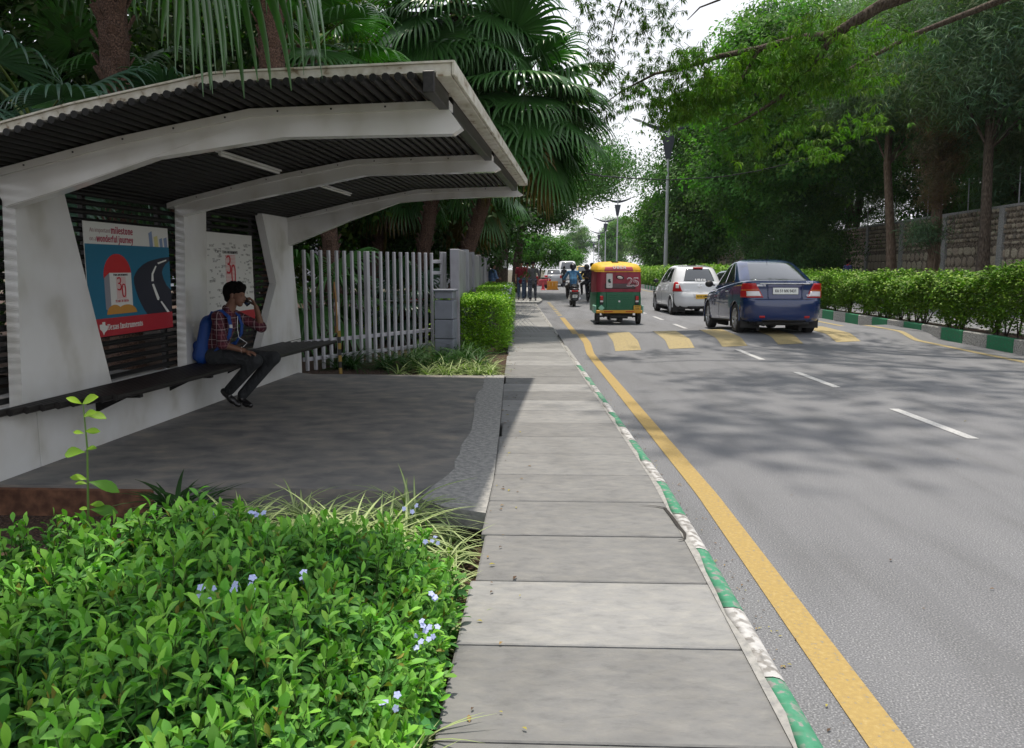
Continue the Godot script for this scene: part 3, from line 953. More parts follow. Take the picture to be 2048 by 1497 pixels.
# ---------------------------------------------------------------- fence, garden wall, chain link
func build_fence() -> void:
	var paint := grime(mat(lin(0.46, 0.46, 0.49), 0.45), ntex(60, 0.03, 3, [[0.1, grey(0.7)], [0.6, grey(1.0)]], 128), Vector3(1, 0.3, 1))
	var a := Vector3(-3.52, 0, -11.5)
	var z := Vector3(-1.97, 0, -13.92)
	var dir := (z - a).normalized()
	var o := thing("picket_fence", "pale grey metal picket fence between the bus shelter and the grey pillar", "fence", a, atan2(-dir.z, dir.x))
	var n := 19
	var L := a.distance_to(z)
	for i in n:
		var b := MB.new()
		var wd := 0.07 if i == 8 else 0.042
		b.bx(Vector3(L * i / (n - 1.0), 0.87, 0.0), Vector3(wd, 1.8, 0.05 if i != 8 else 0.08), 0.006)
		part("picket" if i != 8 else "post", b, paint, o)
	for y in [0.14, 0.4]:
		var b := MB.new()
		b.bx(Vector3(L * 0.5, y, -0.045), Vector3(L + 0.08, 0.06, 0.035), 0.004)
		part("rail", b, paint, o)
	# bracket from the fence to the thin post over the pillar
	for y in [1.42, 1.62]:
		var b := MB.new()
		b.bar(Vector3(L, y, 0), Vector3(L + 0.26, y, 0.02), 0.045, 0.06, 0.004)
		part("bracket", b, paint, o)
	for x in [0.25, 0.34]:
		var b := MB.new()
		b.bx(Vector3(L + x, 1.42, 0.02), Vector3(0.05, 0.74, 0.05), 0.005)
		part("thin_post", b, paint, o)
	# pillar
	var pc := grime(mat(lin(0.2, 0.215, 0.255), 0.6), ntex(61, 0.03, 4, [[0.15, grey(0.75)], [0.6, grey(1.0)]], 128), Vector3.ONE * 0.7)
	var p := thing("gate_pillar", "short blue grey pillar in three courses with a flat cap beside the fence", "pillar", Vector3(-1.68, 0, -13.55), -0.1)
	for k in 3:
		var b := MB.new()
		b.bx(Vector3(0, -0.05 + 0.17 + k * 0.335, 0), Vector3(0.33, 0.325, 0.33), 0.012)
		part("course", b, pc, p)
	var cp := MB.new()
	cp.bx(Vector3(0, 1.045, 0), Vector3(0.31, 0.12, 0.31), 0.008)
	cp.bx(Vector3(0, 1.125, 0), Vector3(0.37, 0.035, 0.37), 0.006)
	part("cap", cp, pc, p)
	# rendered wall running on from the pillar
	var wm := grime(mat(lin(0.3, 0.3, 0.33), 0.8), ntex(62, 0.02, 4, [[0.15, lin(0.7, 0.68, 0.65)], [0.55, grey(0.95)], [1.0, grey(1.0)]], 256), Vector3(0.4, 0.25, 0.4))
	var gw := thing("garden_wall", "long pale grey rendered wall behind the hedge, left of the footpath", "wall", Vector3.ZERO)
	var d := 13.9
	var k := 0
	while d < 29.0:
		var e: float = d + [2.3, 2.3, 4.0, 2.8, 3.4, 3.4][k % 6]
		var b := MB.new()
		var p0 := Vector3(-1.56 - 0.038 * (d - 13.9), 0.89, -d)
		var p1 := Vector3(-1.56 - 0.038 * (e - 0.02 - 13.9), 0.89, -e + 0.02)
		b.bar(p0, p1, 0.16, 1.9, 0.01)
		part("wall_panel", b, wm, gw)
		var q := MB.new()
		q.bx(Vector3(p1.x + 0.02, 0.9, p1.z - 0.01), Vector3(0.22, 1.96, 0.14), 0.01)
		part("pier", q, wm, gw)
		d = e
		k += 1
	var dp := MB.new()
	dp.bx(Vector3.ZERO, Vector3(0.09, 1.15, 0.09), 0.008)
	tag(part("bollard", dp, mat(lin(0.1, 0.1, 0.11), 0.6), self, Transform3D(Basis.IDENTITY, Vector3(-1.42, 0.5, -16.2))), "slim dark grey post between the garden wall and the left hedge", "post")
	# chain link fence further back
	var cl := thing("chain_link_fence", "dark chain link fence with concrete posts behind the picket fence", "fence", Vector3(-5.2, -0.1, -17.6), 0.18)
	var cpost := mat(lin(0.2, 0.2, 0.21), 0.85)
	for i in 5:
		var b := MB.new()
		b.bx(Vector3(i * 1.02, 0.45, 0), Vector3(0.13, 1.0, 0.13), 0.01)
		part("post", b, cpost, cl)
	var wire := MB.new()
	for i in 54:
		var x := i * 0.1 - 0.8
		for s in [-1.0, 1.0]:
			var p0 := Vector3(x + (0.0 if s > 0 else 0.8), 0.05, 0.07 + 0.003 * s)
			var p1 := p0 + Vector3(0.8 * s, 0.8, 0)
			wire.bar(p0, p1, 0.007, 0.007)
	part("wire_mesh", wire, m.galv, cl).set_meta("kind", "stuff")
	for y in [0.06, 0.86]:
		var b := MB.new()
		b.tube([Vector3(-0.4, y, 0.07), Vector3(4.6, y, 0.07)], [0.016], 6)
		part("rail", b, m.galv, cl)
	# things seen through the pickets
	var rb := MB.new()
	rb.bx(Vector3(0, 0.3, 0), Vector3(0.44, 0.85, 0.4), 0.02)
	var red := thing("utility_box", "dark red box seen through the pickets under the palm fronds", "box", Vector3(-3.05, 0, -18.6), 0.1)
	part("cabinet", rb, mat(lin(0.2, 0.006, 0.012), 0.5), red)
	var lid := MB.new()
	lid.bx(Vector3(0, 0.745, 0), Vector3(0.48, 0.04, 0.44), 0.008)
	part("lid", lid, mat(lin(0.3, 0.012, 0.02), 0.5), red)

# ---------------------------------------------------------------- median, far wall
func stone_mesh(sd: int) -> ArrayMesh:
	var r := RandomNumberGenerator.new()
	r.seed = sd
	var b := MB.new()
	var k := 7
	var ring := []
	var top := []
	for i in k:
		var an := TAU * i / k + r.randf_range(-0.25, 0.25)
		var rad := r.randf_range(0.8, 1.05)
		var sq := 1.0 / maxf(absf(cos(an)), absf(sin(an)))
		ring.append(Vector3(cos(an) * rad * minf(sq, 1.25) * 0.5, sin(an) * rad * minf(sq, 1.25) * 0.5, 0))
		top.append(ring[i] * 0.78 + Vector3(0, 0, r.randf_range(0.75, 1.0)))
	for i in k:
		var j := (i + 1) % k
		b.quad(ring[i], ring[j], top[j], top[i])
	var ce := Vector3(0, 0, r.randf_range(0.95, 1.15))
	for i in k:
		b.tri(ce, top[i], top[(i + 1) % k])
	return b.mesh()

func wall_p(d: float, y: float, out: float) -> Vector3:
	return Vector3(17.65 + 0.045 * d - out, y, -d)

func build_right_side() -> void:
	# median bed and kerb stones
	struct("median_bed", ribbon(func(e): return median_x(e) + 0.1, func(e): return median_x(e) + 1.3, func(e): return road_y(e) + 0.15, -6.0, 300.0, 2.0), m.soil)
	var mk := thing("median_kerb", "kerb of green and white painted stones along the median hedge", "kerb")
	var e := 4.0
	var k := 0
	while e < 92.0:
		var z := e + (0.86 if e < 60.0 else 2.6)
		var b := MB.new()
		var q0 := Vector3(median_x(e) + 0.075, road_y(e) + 0.1, -e - 0.006)
		var q1 := Vector3(median_x(z) + 0.075, road_y(z) + 0.1, -z + 0.006)
		b.bar(q0, q1, 0.15, 0.34, 0.014)
		part("kerb_stone", b, m.median_green if k % 2 else m.median_white, mk)
		e = z
		k += 1
	var fk := MB.new()
	for i in 30:
		var d0 := -4.0 + i * 8.0
		fk.bar(Vector3(median_x(d0) + 1.37, 0.0, -d0), Vector3(median_x(d0 + 8) + 1.37, 0.0, -d0 - 8), 0.14, 0.2, 0.01)
		fk.bar(Vector3(median_x(d0) + 7.2, 0.03, -d0), Vector3(median_x(d0 + 8) + 7.2, 0.03, -d0 - 8), 0.16, 0.24, 0.01)
	tag(part("far_kerb", fk, m.concrete, self), "plain concrete kerbs along both sides of the far carriageway", "kerb")
	# the stone wall across the far carriageway
	var w := thing("stone_wall", "tall stone wall with concrete piers across the far carriageway", "wall")
	var mortar := tri_mat(ntex(70, 0.05, 5, [[0.1, lin(0.045, 0.035, 0.028)], [0.5, lin(0.17, 0.135, 0.105)], [0.85, lin(0.32, 0.27, 0.2)]], 256), Vector3.ONE * 0.5, 0.95, ntex(71, 0.08, 4, [], 256), 3.0)
	var core := MB.new()
	for i in 40:
		var d0 := 14.0 + i * 5.0
		core.bar(wall_p(d0, 2.02, -0.22), wall_p(d0 + 5.0, 2.02, -0.22), 0.4, 3.9)
	part("core", core, mortar, w)
	var ledge := MB.new()
	var cop := MB.new()
	for i in 40:
		var d0 := 14.0 + i * 5.0
		cop.bar(wall_p(d0, 4.04, -0.2), wall_p(d0 + 4.99, 4.04, -0.2), 0.52, 0.12, 0.015)
		ledge.bar(wall_p(d0, 2.5, -0.02), wall_p(d0 + 4.99, 2.5, -0.02), 0.08, 0.09, 0.01)
	part("coping", cop, m.concrete, w)
	part("ledge", ledge, mortar, w)
	for i in 22:
		var d0 := 28.7 + i * 5.08
		var b := MB.new()
		b.bx(wall_p(d0, 2.05, 0.03), Vector3(0.16, 3.9, 0.36), 0.012)
		part("pier", b, m.concrete, w)
	var kinds := []
	for i in 5:
		kinds.append(stone_mesh(100 + i))
	var tones := []
	for c in [lin(0.3, 0.25, 0.19), lin(0.4, 0.33, 0.255), lin(0.47, 0.41, 0.31), lin(0.24, 0.21, 0.17)]:
		tones.append(grime(mat(c, 0.92), ntex(72, 0.06, 3, [[0.1, grey(0.55)], [0.6, grey(1.0)]], 128), Vector3.ONE * 1.3))
	var face := Basis(Vector3(0.045, 0, -1).normalized(), Vector3.UP, Vector3(-1, 0, -0.045).normalized())
	var rest := []
	var rest_c := []
	rng.seed = 31
	var made := 0
	for seg in 26:
		var d0 := 23.62 + seg * 5.08
		# upper rubble in rough courses
		var y := 2.66
		while y < 3.9:
			var hh := rng.randf_range(0.19, 0.26)
			var d := d0 + 0.26
			while d < d0 + 4.75:
				var ww := rng.randf_range(0.2, 0.38)
				var bs := face.scaled_local(Vector3(ww * 0.86, hh * 0.84, 0.07))
				var t := Transform3D(bs, wall_p(d + ww * 0.5, y + hh * 0.5, 0.0))
				var nearness := d > 30.4 and d < 43.0 and rng.randf() < 0.8
				if nearness and made < 215:
					part("stone", kinds[rng.randi() % 5], tones[rng.randi() % 4], w, t)
					made += 1
				else:
					rest.append(t)
					rest_c.append(Color(1, 1, 1) * rng.randf_range(0.6, 1.25))
				d += ww
			y += hh
		# lower facing of big irregular flags
		y = 0.1
		while y < 2.4:
			var hh := rng.randf_range(0.36, 0.56)
			var d := d0 + 0.22
			while d < d0 + 4.8:
				var ww := rng.randf_range(0.35, 0.75)
				var bs := face.scaled_local(Vector3(ww * 1.0, minf(hh, 2.44 - y) * 1.02, 0.028))
				var t := Transform3D(bs, wall_p(d + ww * 0.5, y + hh * 0.5, 0.0))
				if d > 30.4 and d < 45.0 and made < 300 and y > 1.1:
					part("stone", kinds[rng.randi() % 5], tones[1 + rng.randi() % 2], w, t)
					made += 1
				else:
					rest.append(t)
					rest_c.append(Color(1, 1, 1) * rng.randf_range(0.85, 1.2))
				d += ww
			y += hh
	var rm := mat(lin(0.36, 0.3, 0.225), 0.92)
	rm.vertex_color_use_as_albedo = true
	scatter("stones_beyond", kinds[0], rm, rest, rest_c, w)
	# posts for a wire above the wall
	for i in 12:
		var b := MB.new()
		b.tube([wall_p(29.0 + i * 4.2, 4.05, -0.25), wall_p(29.0 + i * 4.2, 5.6, -0.2)], [0.025], 6)
		part("wire_post", b, m.galv, w)

# ---------------------------------------------------------------- street lamps
func build_lamps() -> void:
	var o := thing("street_lamp", "nearest tall street lamp with two curved arms and a dark banner, behind the white car", "street lamp", Vector3(median_x(54.0) + 0.55, 0.0, -54.0), 0.0, "street lamps along the median")
	var pole := MB.new()
	pole.tube([Vector3(0, 0, 0), Vector3(0, 0.05, 0), Vector3(0, 3.8, 0), Vector3(0, 3.82, 0), Vector3(0, 7.6, 0), Vector3(0, 7.62, 0), Vector3(0, 11.3, 0)], [0.16, 0.13, 0.125, 0.105, 0.1, 0.08, 0.075], 12)
	part("pole", pole, m.galv, o)
	var dark := mat(lin(0.035, 0.038, 0.055), 0.6)
	for s in [-1.0, 1.0]:
		var b := MB.new()
		var lo := []
		for i in 11:
			var t := i / 10.0
			lo.append(Vector3(s * (0.04 + 1.75 * t), 10.65 + 0.5 * pow(t, 1.7), 0))
		for i in 10:
			b.bar(lo[i], lo[i + 1] + (lo[i + 1] - lo[i]) * 0.02, 0.07, lerpf(0.34, 0.16, i / 9.0), 0.0)
		part("arm", b, dark, o)
		var h := MB.new()
		h.ellipsoid(Vector3(s * 2.12, 11.3, 0), Vector3(0.36, 0.09, 0.16), Basis(Vector3.BACK, s * 0.32), 12, 6)
		var head := part("lamp_head", h, m.galv, o)
		var l := MB.new()
		l.ellipsoid(Vector3(s * 2.12, 11.265, 0), Vector3(0.28, 0.08, 0.125), Basis(Vector3.BACK, s * 0.32), 10, 6)
		part("lens", l, m.clear_lens, head)
	var bn := MB.new()
	bn.prism(PackedVector2Array([Vector2(-0.2, 8.75), Vector2(0.12, 8.75), Vector2(0.42, 10.25), Vector2(-0.46, 10.25)]), Transform3D.IDENTITY, 0.09, 0.12)
	part("banner", bn, dark, o)
	var labels := ["street lamp second nearest along the median, its banner above the yellow roofed auto rickshaw", "third street lamp along the median, slim and far, left of the second", "fourth street lamp along the median, small above the riders", "farthest and smallest of the street lamps along the median"]
	var ds := [111.0, 157.0, 209.0, 285.0]
	for i in 4:
		var c: Node3D = o.duplicate()
		c.name = numbered("street_lamp")
		add_child(c)
		c.position = Vector3(median_x(ds[i]) + 0.55, 0, -ds[i])
		c.set_meta("label", labels[i])

# ---------------------------------------------------------------- vehicles
# A body is a stack of rounded outlines. Level = [y at rear, y at front, half width, z rear, z front, rear corner radius, front corner radius, rear bow, front bow]
class Shell:
	var lv := []

	func level(f: float) -> Array:
		var n := lv.size()
		f = clampf(f, 0.0, n - 1.0)
		var i := mini(int(f), n - 2)
		var t := f - i
		var a: Array = lv[maxi(i - 1, 0)]
		var b: Array = lv[i]
		var c: Array = lv[i + 1]
		var d: Array = lv[mini(i + 2, n - 1)]
		var r := []
		for k in b.size():
			var m0: float = (c[k] - a[k]) * 0.5
			var m1: float = (d[k] - b[k]) * 0.5
			# keep the curve from overshooting
			var dl: float = c[k] - b[k]
			if m0 * dl <= 0.0: m0 = 0.0
			else: m0 = clampf(m0, -absf(dl) * 2.0, absf(dl) * 2.0)
			if m1 * dl <= 0.0: m1 = 0.0
			else: m1 = clampf(m1, -absf(dl) * 2.0, absf(dl) * 2.0)
			var t2 := t * t
			var t3 := t2 * t
			r.append((2 * t3 - 3 * t2 + 1) * b[k] + (t3 - 2 * t2 + t) * m0 + (-2 * t3 + 3 * t2) * c[k] + (t3 - t2) * m1)
		return r

	# h: 0 rear centre, 0.22 corner begins, 0.34 side begins, 0.80 front corner begins, 0.90 front, 1 front centre. Negative h is the left side.
	func at(f: float, h: float) -> Vector3:
		return pos(level(f), h)

	func pos(l: Array, hh: float) -> Vector3:
		var s := signf(hh) if hh != 0.0 else 1.0
		var h := absf(hh)
		var w: float = l[2]
		var zr: float = l[3]
		var zf: float = l[4]
		var rr: float = minf(l[5], w * 0.95)
		var rf: float = minf(l[6], w * 0.95)
		var x: float
		var z: float
		if h < 0.22:
			x = (w - rr) * h / 0.22
			z = zr
		elif h < 0.34:
			var an := (h - 0.22) / 0.12 * PI / 2
			x = w - rr + rr * sin(an)
			z = zr - rr + rr * cos(an)
		elif h < 0.8:
			x = w
			z = lerpf(zr - rr, zf + rf, (h - 0.34) / 0.46)
		elif h < 0.9:
			var an := (h - 0.8) / 0.1 * PI / 2
			x = w - rf + rf * cos(an)
			z = zf + rf - rf * sin(an)
		else:
			x = (w - rf) * (1.0 - h) / 0.1
			z = zf
		var q := x / maxf(w, 0.01)
		var u := (z - zf) / maxf(zr - zf, 0.01)
		z -= l[7] * q * q * clampf((u - 0.5) * 2.0, 0.0, 1.0)
		z += l[8] * q * q * clampf((0.5 - u) * 2.0, 0.0, 1.0)
		var e := absf(u - 0.5) * 2.0
		x *= 1.0 - 0.045 * e * e
		return Vector3(x * s, lerpf(l[1], l[0], smoothstep(0.0, 1.0, u)), z)

	func hs(n: int) -> Array:
		var r := []
		for i in n:
			r.append(i / float(n))
		return r

	func rows(sub: int, cols: int) -> Array:
		var out := []
		var n := (lv.size() - 1) * sub
		for i in n + 1:
			var l := level(float(i) / sub)
			var r := PackedVector3Array()
			for k in cols:
				var h := 2.0 * k / cols
				r.append(pos(l, h if h <= 1.0 else h - 2.0))
			out.append(r)
		return out

	func normal(f: float, h: float) -> Vector3:
		var a := at(f, h + 0.006) - at(f, h - 0.006)
		var b := at(f + 0.05, h) - at(f - 0.05, h)
		return b.cross(a).normalized() * -1.0

# a piece of the body's surface, lifted off by `off`, with `edge` sides
func patch(b: MB, s: Shell, f0: float, f1: float, h0: float, h1: float, off: float, nf := 6, nh := 10, sl0 := 0.0, sl1 := 0.0) -> void:
	var rows := []
	for i in nf + 3:
		var r := PackedVector3Array()
		for k in nh + 3:
			var fi := clampf((i - 1.0) / nf, 0.0, 1.0)
			var hi := clampf((k - 1.0) / nh, 0.0, 1.0)
			var f := lerpf(f0, f1, fi)
			var h := lerpf(h0 + sl0 * fi, h1 + sl1 * fi, hi)
			var p := s.at(f, h)
			var lift := -0.006 if i == 0 or k == 0 or i == nf + 2 or k == nh + 2 else off
			r.append(p + s.normal(f, h) * lift)
		rows.append(r)
	b.grid(rows)

func shell_mesh(s: Shell, sub: int, cols: int, arches := []) -> MB:
	var b := MB.new()
	var rw := s.rows(sub, cols)
	var skip := func(i, k):
		if arches.is_empty():
			return false
		var c: Vector3 = (rw[i][k] + rw[i + 1][(k + 1) % cols]) * 0.5
		for a in arches:
			if absf(c.x) > a.z and Vector2(c.z - a.x, c.y - a.y).length() < a.w:
				return true
		return false
	b.grid(rw, true, skip)
	return b

func wheel(parent: Node3D, at: Vector3, r: float, w: float, side: float, spokes := 8, rim_c: StandardMaterial3D = null) -> void:
	var o := Node3D.new()
	o.name = "wheel"
	parent.add_child(o, true)
	o.position = at
	var t := Transform3D(Basis(Vector3.BACK, -side * PI / 2), Vector3.ZERO)   # lathe axis along x, outwards
	var b := MB.new()
	b.lathe([Vector2(r * 0.62, -w * 0.5), Vector2(r * 0.93, -w * 0.5), Vector2(r * 0.99, -w * 0.38), Vector2(r, 0.0), Vector2(r * 0.99, w * 0.38), Vector2(r * 0.93, w * 0.48), Vector2(r * 0.8, w * 0.52), Vector2(r * 0.68, w * 0.46), Vector2(r * 0.64, w * 0.3)], t, 28)
	part("tyre", b, m.rubber, o)
	var d := MB.new()
	d.lathe([Vector2(r * 0.68, w * 0.46), Vector2(r * 0.64, w * 0.44), Vector2(r * 0.6, w * 0.22), Vector2(r * 0.12, w * 0.2), Vector2(0.0, w * 0.2)], t, 24)
	for i in spokes:
		var an := TAU * i / spokes
		d.bar(t * Vector3(cos(an) * r * 0.12, w * 0.33, sin(an) * r * 0.12), t * Vector3(cos(an) * r * 0.63, w * 0.4, sin(an) * r * 0.63), r * 0.13, 0.03, 0.004, Vector3.RIGHT)
	d.lathe([Vector2(r * 0.16, w * 0.2), Vector2(r * 0.15, w * 0.4), Vector2(0.0, w * 0.42)], t, 12)
	part("rim", d, rim_c if rim_c else m.steel, o)

func arch_lip(b: MB, z: float, y: float, r: float, x: float, side: float) -> void:
	var pts := []
	for i in 17:
		var an := lerpf(-0.12, PI + 0.12, i / 16.0)
		pts.append(Vector3(side * x, y + sin(an) * r, z + cos(an) * r))
	b.tube(pts, [0.02], 6)

func paint(c: Color) -> StandardMaterial3D:
	var p := mat(c, 0.25)
	p.clearcoat_enabled = true
	p.clearcoat = 1.0
	p.clearcoat_roughness = 0.04
	return p

func plate(parent: Node3D, words: String, mt: Material, at: Transform3D, w: float, h: float, size: float) -> void:
	var b := MB.new()
	b.bx(Vector3.ZERO, Vector3(w, h, 0.012), 0.003)
	var p := part("number_plate", b, mt, parent, at)
	txt(words, size, m.ink, p, Transform3D(Basis.IDENTITY.scaled(Vector3(0.82, 1, 1)), Vector3(0, 0, 0.0075)), "Droid Sans", true)

func car_base(o: Node3D, body: StandardMaterial3D, low: Shell, cab: Shell, ax: Array, wr: float, tw: float) -> void:
	var half: float = low.lv[2][2]
	var arches := []
	for z in ax:
		arches.append(Vector4(z, wr, half * 0.6, wr + 0.055))
	part("body", shell_mesh(low, 6, 200, arches), body, o)
	var c := shell_mesh(cab, 5, 96)
	part("cabin", c, body, o)
	var lips := MB.new()
	var well := MB.new()
	for z in ax:
		for s in [-1.0, 1.0]:
			var taper := 1.0 - 0.045 * pow(z / 2.0, 2.0)
			arch_lip(lips, z, wr, wr + 0.055, half * taper - 0.012, s)
			well.bx(Vector3(s * half * 0.52, wr + 0.12, z), Vector3(0.06, 0.7, 0.85))
			well.bx(Vector3(s * half * 0.74, wr + 0.42, z), Vector3(half * 0.44, 0.03, 0.8))
			well.bx(Vector3(s * half * 0.74, wr + 0.1, z - 0.4), Vector3(half * 0.44, 0.55, 0.03))
			well.bx(Vector3(s * half * 0.74, wr + 0.1, z + 0.4), Vector3(half * 0.44, 0.55, 0.03))
			wheel(o, Vector3(s * (half * taper - tw * 0.5 - 0.005), wr, z), wr, tw, s)
	well.bx(Vector3(0, 0.25, 0.0), Vector3(half * 1.5, 0.1, 3.4))
	for s in [-1.0, 1.0]:
		for q in [0.43, 0.588, 0.79]:
			var gap := MB.new()
			patch(gap, low, 1.3 if q > 0.5 else 4.4, 6.6, s * q - 0.0016, s * q + 0.0016, 0.002, 10, 1)
			part("door_gap", gap, m.underside, o)
		var sill := MB.new()
		patch(sill, low, 0.7, 1.2, 0.4 if s > 0 else -0.78, 0.78 if s > 0 else -0.4, 0.006, 2, 12)
		part("sill", sill, m.underside, o)
	part("arch_lip", lips, body, o)
	part("underbody", well, m.underside, o)

func build_cars() -> void:
	build_sedan()
	build_hatch()
	build_auto()
	build_far_traffic()
	build_two_wheelers()

func build_sedan() -> void:
	var o := thing("sedan_car", "dark blue sedan with a white number plate crossing the speed hump", "car", Vector3(5.22, 0.0, -19.25), 0.03)
	o.rotation_degrees = Vector3(-1.6, 1.6, -0.2)
	o.scale = Vector3(1.05, 1.13, 1.05)
	var blue := paint(lin(0.004, 0.02, 0.095))
	var low := Shell.new()
	low.lv = [
		[0.23, 0.2, 0.74, 1.80, -1.80, 0.25, 0.3, 0.1, 0.15],
		[0.26, 0.22, 0.82, 1.93, -1.93, 0.3, 0.35, 0.12, 0.16],
		[0.36, 0.34, 0.855, 1.985, -1.99, 0.3, 0.38, 0.12, 0.18],
		[0.55, 0.52, 0.865, 2.0, -1.97, 0.28, 0.4, 0.11, 0.2],
		[0.66, 0.62, 0.866, 1.985, -1.93, 0.26, 0.4, 0.1, 0.22],
		[0.70, 0.66, 0.866, 1.955, -1.9, 0.24, 0.4, 0.1, 0.22],
		[0.86, 0.76, 0.862, 1.925, -1.82, 0.22, 0.4, 0.1, 0.25],
		[0.985, 0.82, 0.845, 1.93, -1.7, 0.2, 0.4, 0.1, 0.28],
		[1.035, 0.86, 0.8, 1.915, -1.6, 0.2, 0.4, 0.1, 0.28],
		[1.05, 0.9, 0.72, 1.84, -1.45, 0.22, 0.4, 0.08, 0.25],
		[1.06, 0.97, 0.55, 1.5, -1.1, 0.25, 0.4, 0.05, 0.2]]
	var cab := Shell.new()
	cab.lv = [
		[0.98, 0.9, 0.815, 1.66, -1.2, 0.3, 0.3, 0.12, 0.2],
		[1.07, 1.0, 0.79, 1.56, -1.02, 0.3, 0.3, 0.12, 0.2],
		[1.22, 1.18, 0.725, 1.27, -0.74, 0.28, 0.28, 0.12, 0.18],
		[1.385, 1.38, 0.645, 0.9, -0.36, 0.26, 0.26, 0.12, 0.16],
		[1.455, 1.455, 0.575, 0.68, -0.14, 0.25, 0.25, 0.12, 0.14],
		[1.495, 1.495, 0.44, 0.42, 0.1, 0.15, 0.15, 0.05, 0.05],
		[1.505, 1.505, 0.2, 0.3, 0.2, 0.04, 0.04, 0.0, 0.0]]
	car_base(o, blue, low, cab, [1.2, -1.25], 0.3, 0.19)
	var g := MB.new()
	patch(g, cab, 0.75, 3.35, -0.255, 0.255, 0.006, 10, 24)
	part("rear_window", g, m.glass_dark, o)
	for s in [-1.0, 1.0]:
		for q in [[0.40, 0.575], [0.595, 0.79]]:
			var b := MB.new()
			patch(b, cab, 0.7, 3.15, s * q[0] if s > 0 else s * q[1], s * q[1] if s > 0 else s * q[0], 0.005, 8, 10)
			part("side_window", b, m.glass_dark, o)
	var wsc := MB.new()
	patch(wsc, cab, 0.6, 3.3, 0.88, 1.12, 0.005, 8, 16)
	part("windscreen", wsc, m.glass_dark, o)
	# tail lamps: red above, clear below, wrapped round the corner
	for s in [-1.0, 1.0]:
		var hin := 0.165
		var hout := 0.335
		var b := MB.new()
		if s > 0:
			patch(b, low, 5.15, 7.05, hin, hout, 0.016, 8, 12, 0.05, -0.012)
		else:
			patch(b, low, 5.15, 7.05, -hout, -hin, 0.016, 8, 12, 0.012, -0.05)
		var l := part("tail_lamp", b, m.red_lens, o)
		var c := MB.new()
		if s > 0:
			patch(c, low, 5.3, 5.85, hin + 0.012, 0.275, 0.021, 4, 8, 0.014, 0.0)
		else:
			patch(c, low, 5.3, 5.85, -0.275, -hin - 0.012, 0.021, 4, 8, 0.0, -0.014)
		part("reversing_lens", c, m.clear_lens, l)
		var d := MB.new()
		if s > 0:
			patch(d, low, 5.95, 6.05, hin + 0.03, hout - 0.01, 0.02, 2, 8)
		else:
			patch(d, low, 5.95, 6.05, -hout + 0.01, -hin - 0.03, 0.02, 2, 8)
		part("lamp_division", d, m.amber, l)
		var f := MB.new()
		patch(f, low, 1.75, 2.05, s * 0.17 if s > 0 else s * 0.215, s * 0.215 if s > 0 else s * 0.17, 0.006, 2, 6)
		part("reflector", f, m.red_lens, o)
		# mirror and door handles
		var mi := MB.new()
		mi.ellipsoid(Vector3(s * 0.94, 1.0, -0.72), Vector3(0.1, 0.075, 0.06), Basis.IDENTITY, 12, 8)
		mi.bar(Vector3(s * 0.8, 0.97, -0.74), Vector3(s * 0.9, 0.98, -0.73), 0.04, 0.03)
		part("mirror", mi, m.black, o)
		for z in [0.62, -0.35]:
			var hd := MB.new()
			hd.bx(Vector3(s * 0.868, 0.84, z), Vector3(0.03, 0.03, 0.16), 0.01)
			part("door_handle", hd, m.chrome, o)
	# chrome strip across the boot lid, emblem and badges
	var ch := MB.new()
	patch(ch, low, 6.9, 7.12, -0.185, 0.185, 0.018, 2, 20)
	part("chrome_strip", ch, m.chrome, o)
	var rec := MB.new()
	patch(rec, low, 4.95, 6.75, -0.125, 0.125, 0.004, 6, 14)
	part("boot_recess", rec, paint(lin(0.006, 0.014, 0.09)), o)
	for h in [-0.128, 0.128]:
		var b := MB.new()
		patch(b, low, 5.0, 6.8, h - 0.004, h + 0.004, 0.014, 6, 2)
		part("crease", b, blue, o)
	var seam := MB.new()
	patch(seam, low, 4.78, 4.86, -0.19, 0.19, 0.003, 2, 20)
	part("boot_seam", seam, m.black, o)
	var lowtrim := MB.new()
	patch(lowtrim, low, 0.75, 1.35, -0.2, 0.2, 0.004, 4, 16)
	part("bumper_trim", lowtrim, m.black, o)
	var tb := Basis(Vector3.RIGHT, -0.1)
	plate(o, "KA 51 MK 9431", m.plate_white, Transform3D(tb, Vector3(0.0, 0.845, 1.945)), 0.52, 0.125, 0.078)
	# emblem: a broken-line letter shape
	var em := MB.new()
	em.prism(PackedVector2Array([Vector2(0.03, 0.055), Vector2(-0.045, 0.01), Vector2(-0.03, -0.005), Vector2(0.0, 0.012), Vector2(0.015, 0.0), Vector2(-0.03, -0.028), Vector2(-0.03, -0.055), Vector2(0.045, -0.01), Vector2(0.03, 0.005), Vector2(0.0, -0.012), Vector2(-0.015, 0.0), Vector2(0.03, 0.028)]), Transform3D.IDENTITY, 0.0, 0.012)
	part("emblem", em, m.chrome, o, Transform3D(Basis(Vector3.RIGHT, -0.25), Vector3(0.0, 1.02, 1.925)))
	txt("DZIRE", 0.055, m.chrome, o, Transform3D(Basis(Vector3.RIGHT, -0.25), Vector3(0.5, 1.015, 1.905)), "Droid Sans", false, 0.006, "badge")
	txt("MARUTI", 0.05, m.chrome, o, Transform3D(Basis(Vector3.RIGHT, -0.1), Vector3(-0.5, 0.95, 1.925)), "Droid Sans", false, 0.006, "badge")
	txt("VDi", 0.05, m.chrome, o, Transform3D(Basis(Vector3.RIGHT, -0.1), Vector3(0.47, 0.76, 1.945)), "Droid Sans", false, 0.006, "badge")
	var an := MB.new()
	an.tube([Vector3(0, 1.48, 0.62), Vector3(0, 1.6, 0.74)], [0.006, 0.003], 6)
	part("aerial", an, m.black, o)
	var ex := MB.new()
	ex.tube([Vector3(-0.4, 0.2, 1.5), Vector3(-0.4, 0.19, 1.88)], [0.03], 8)
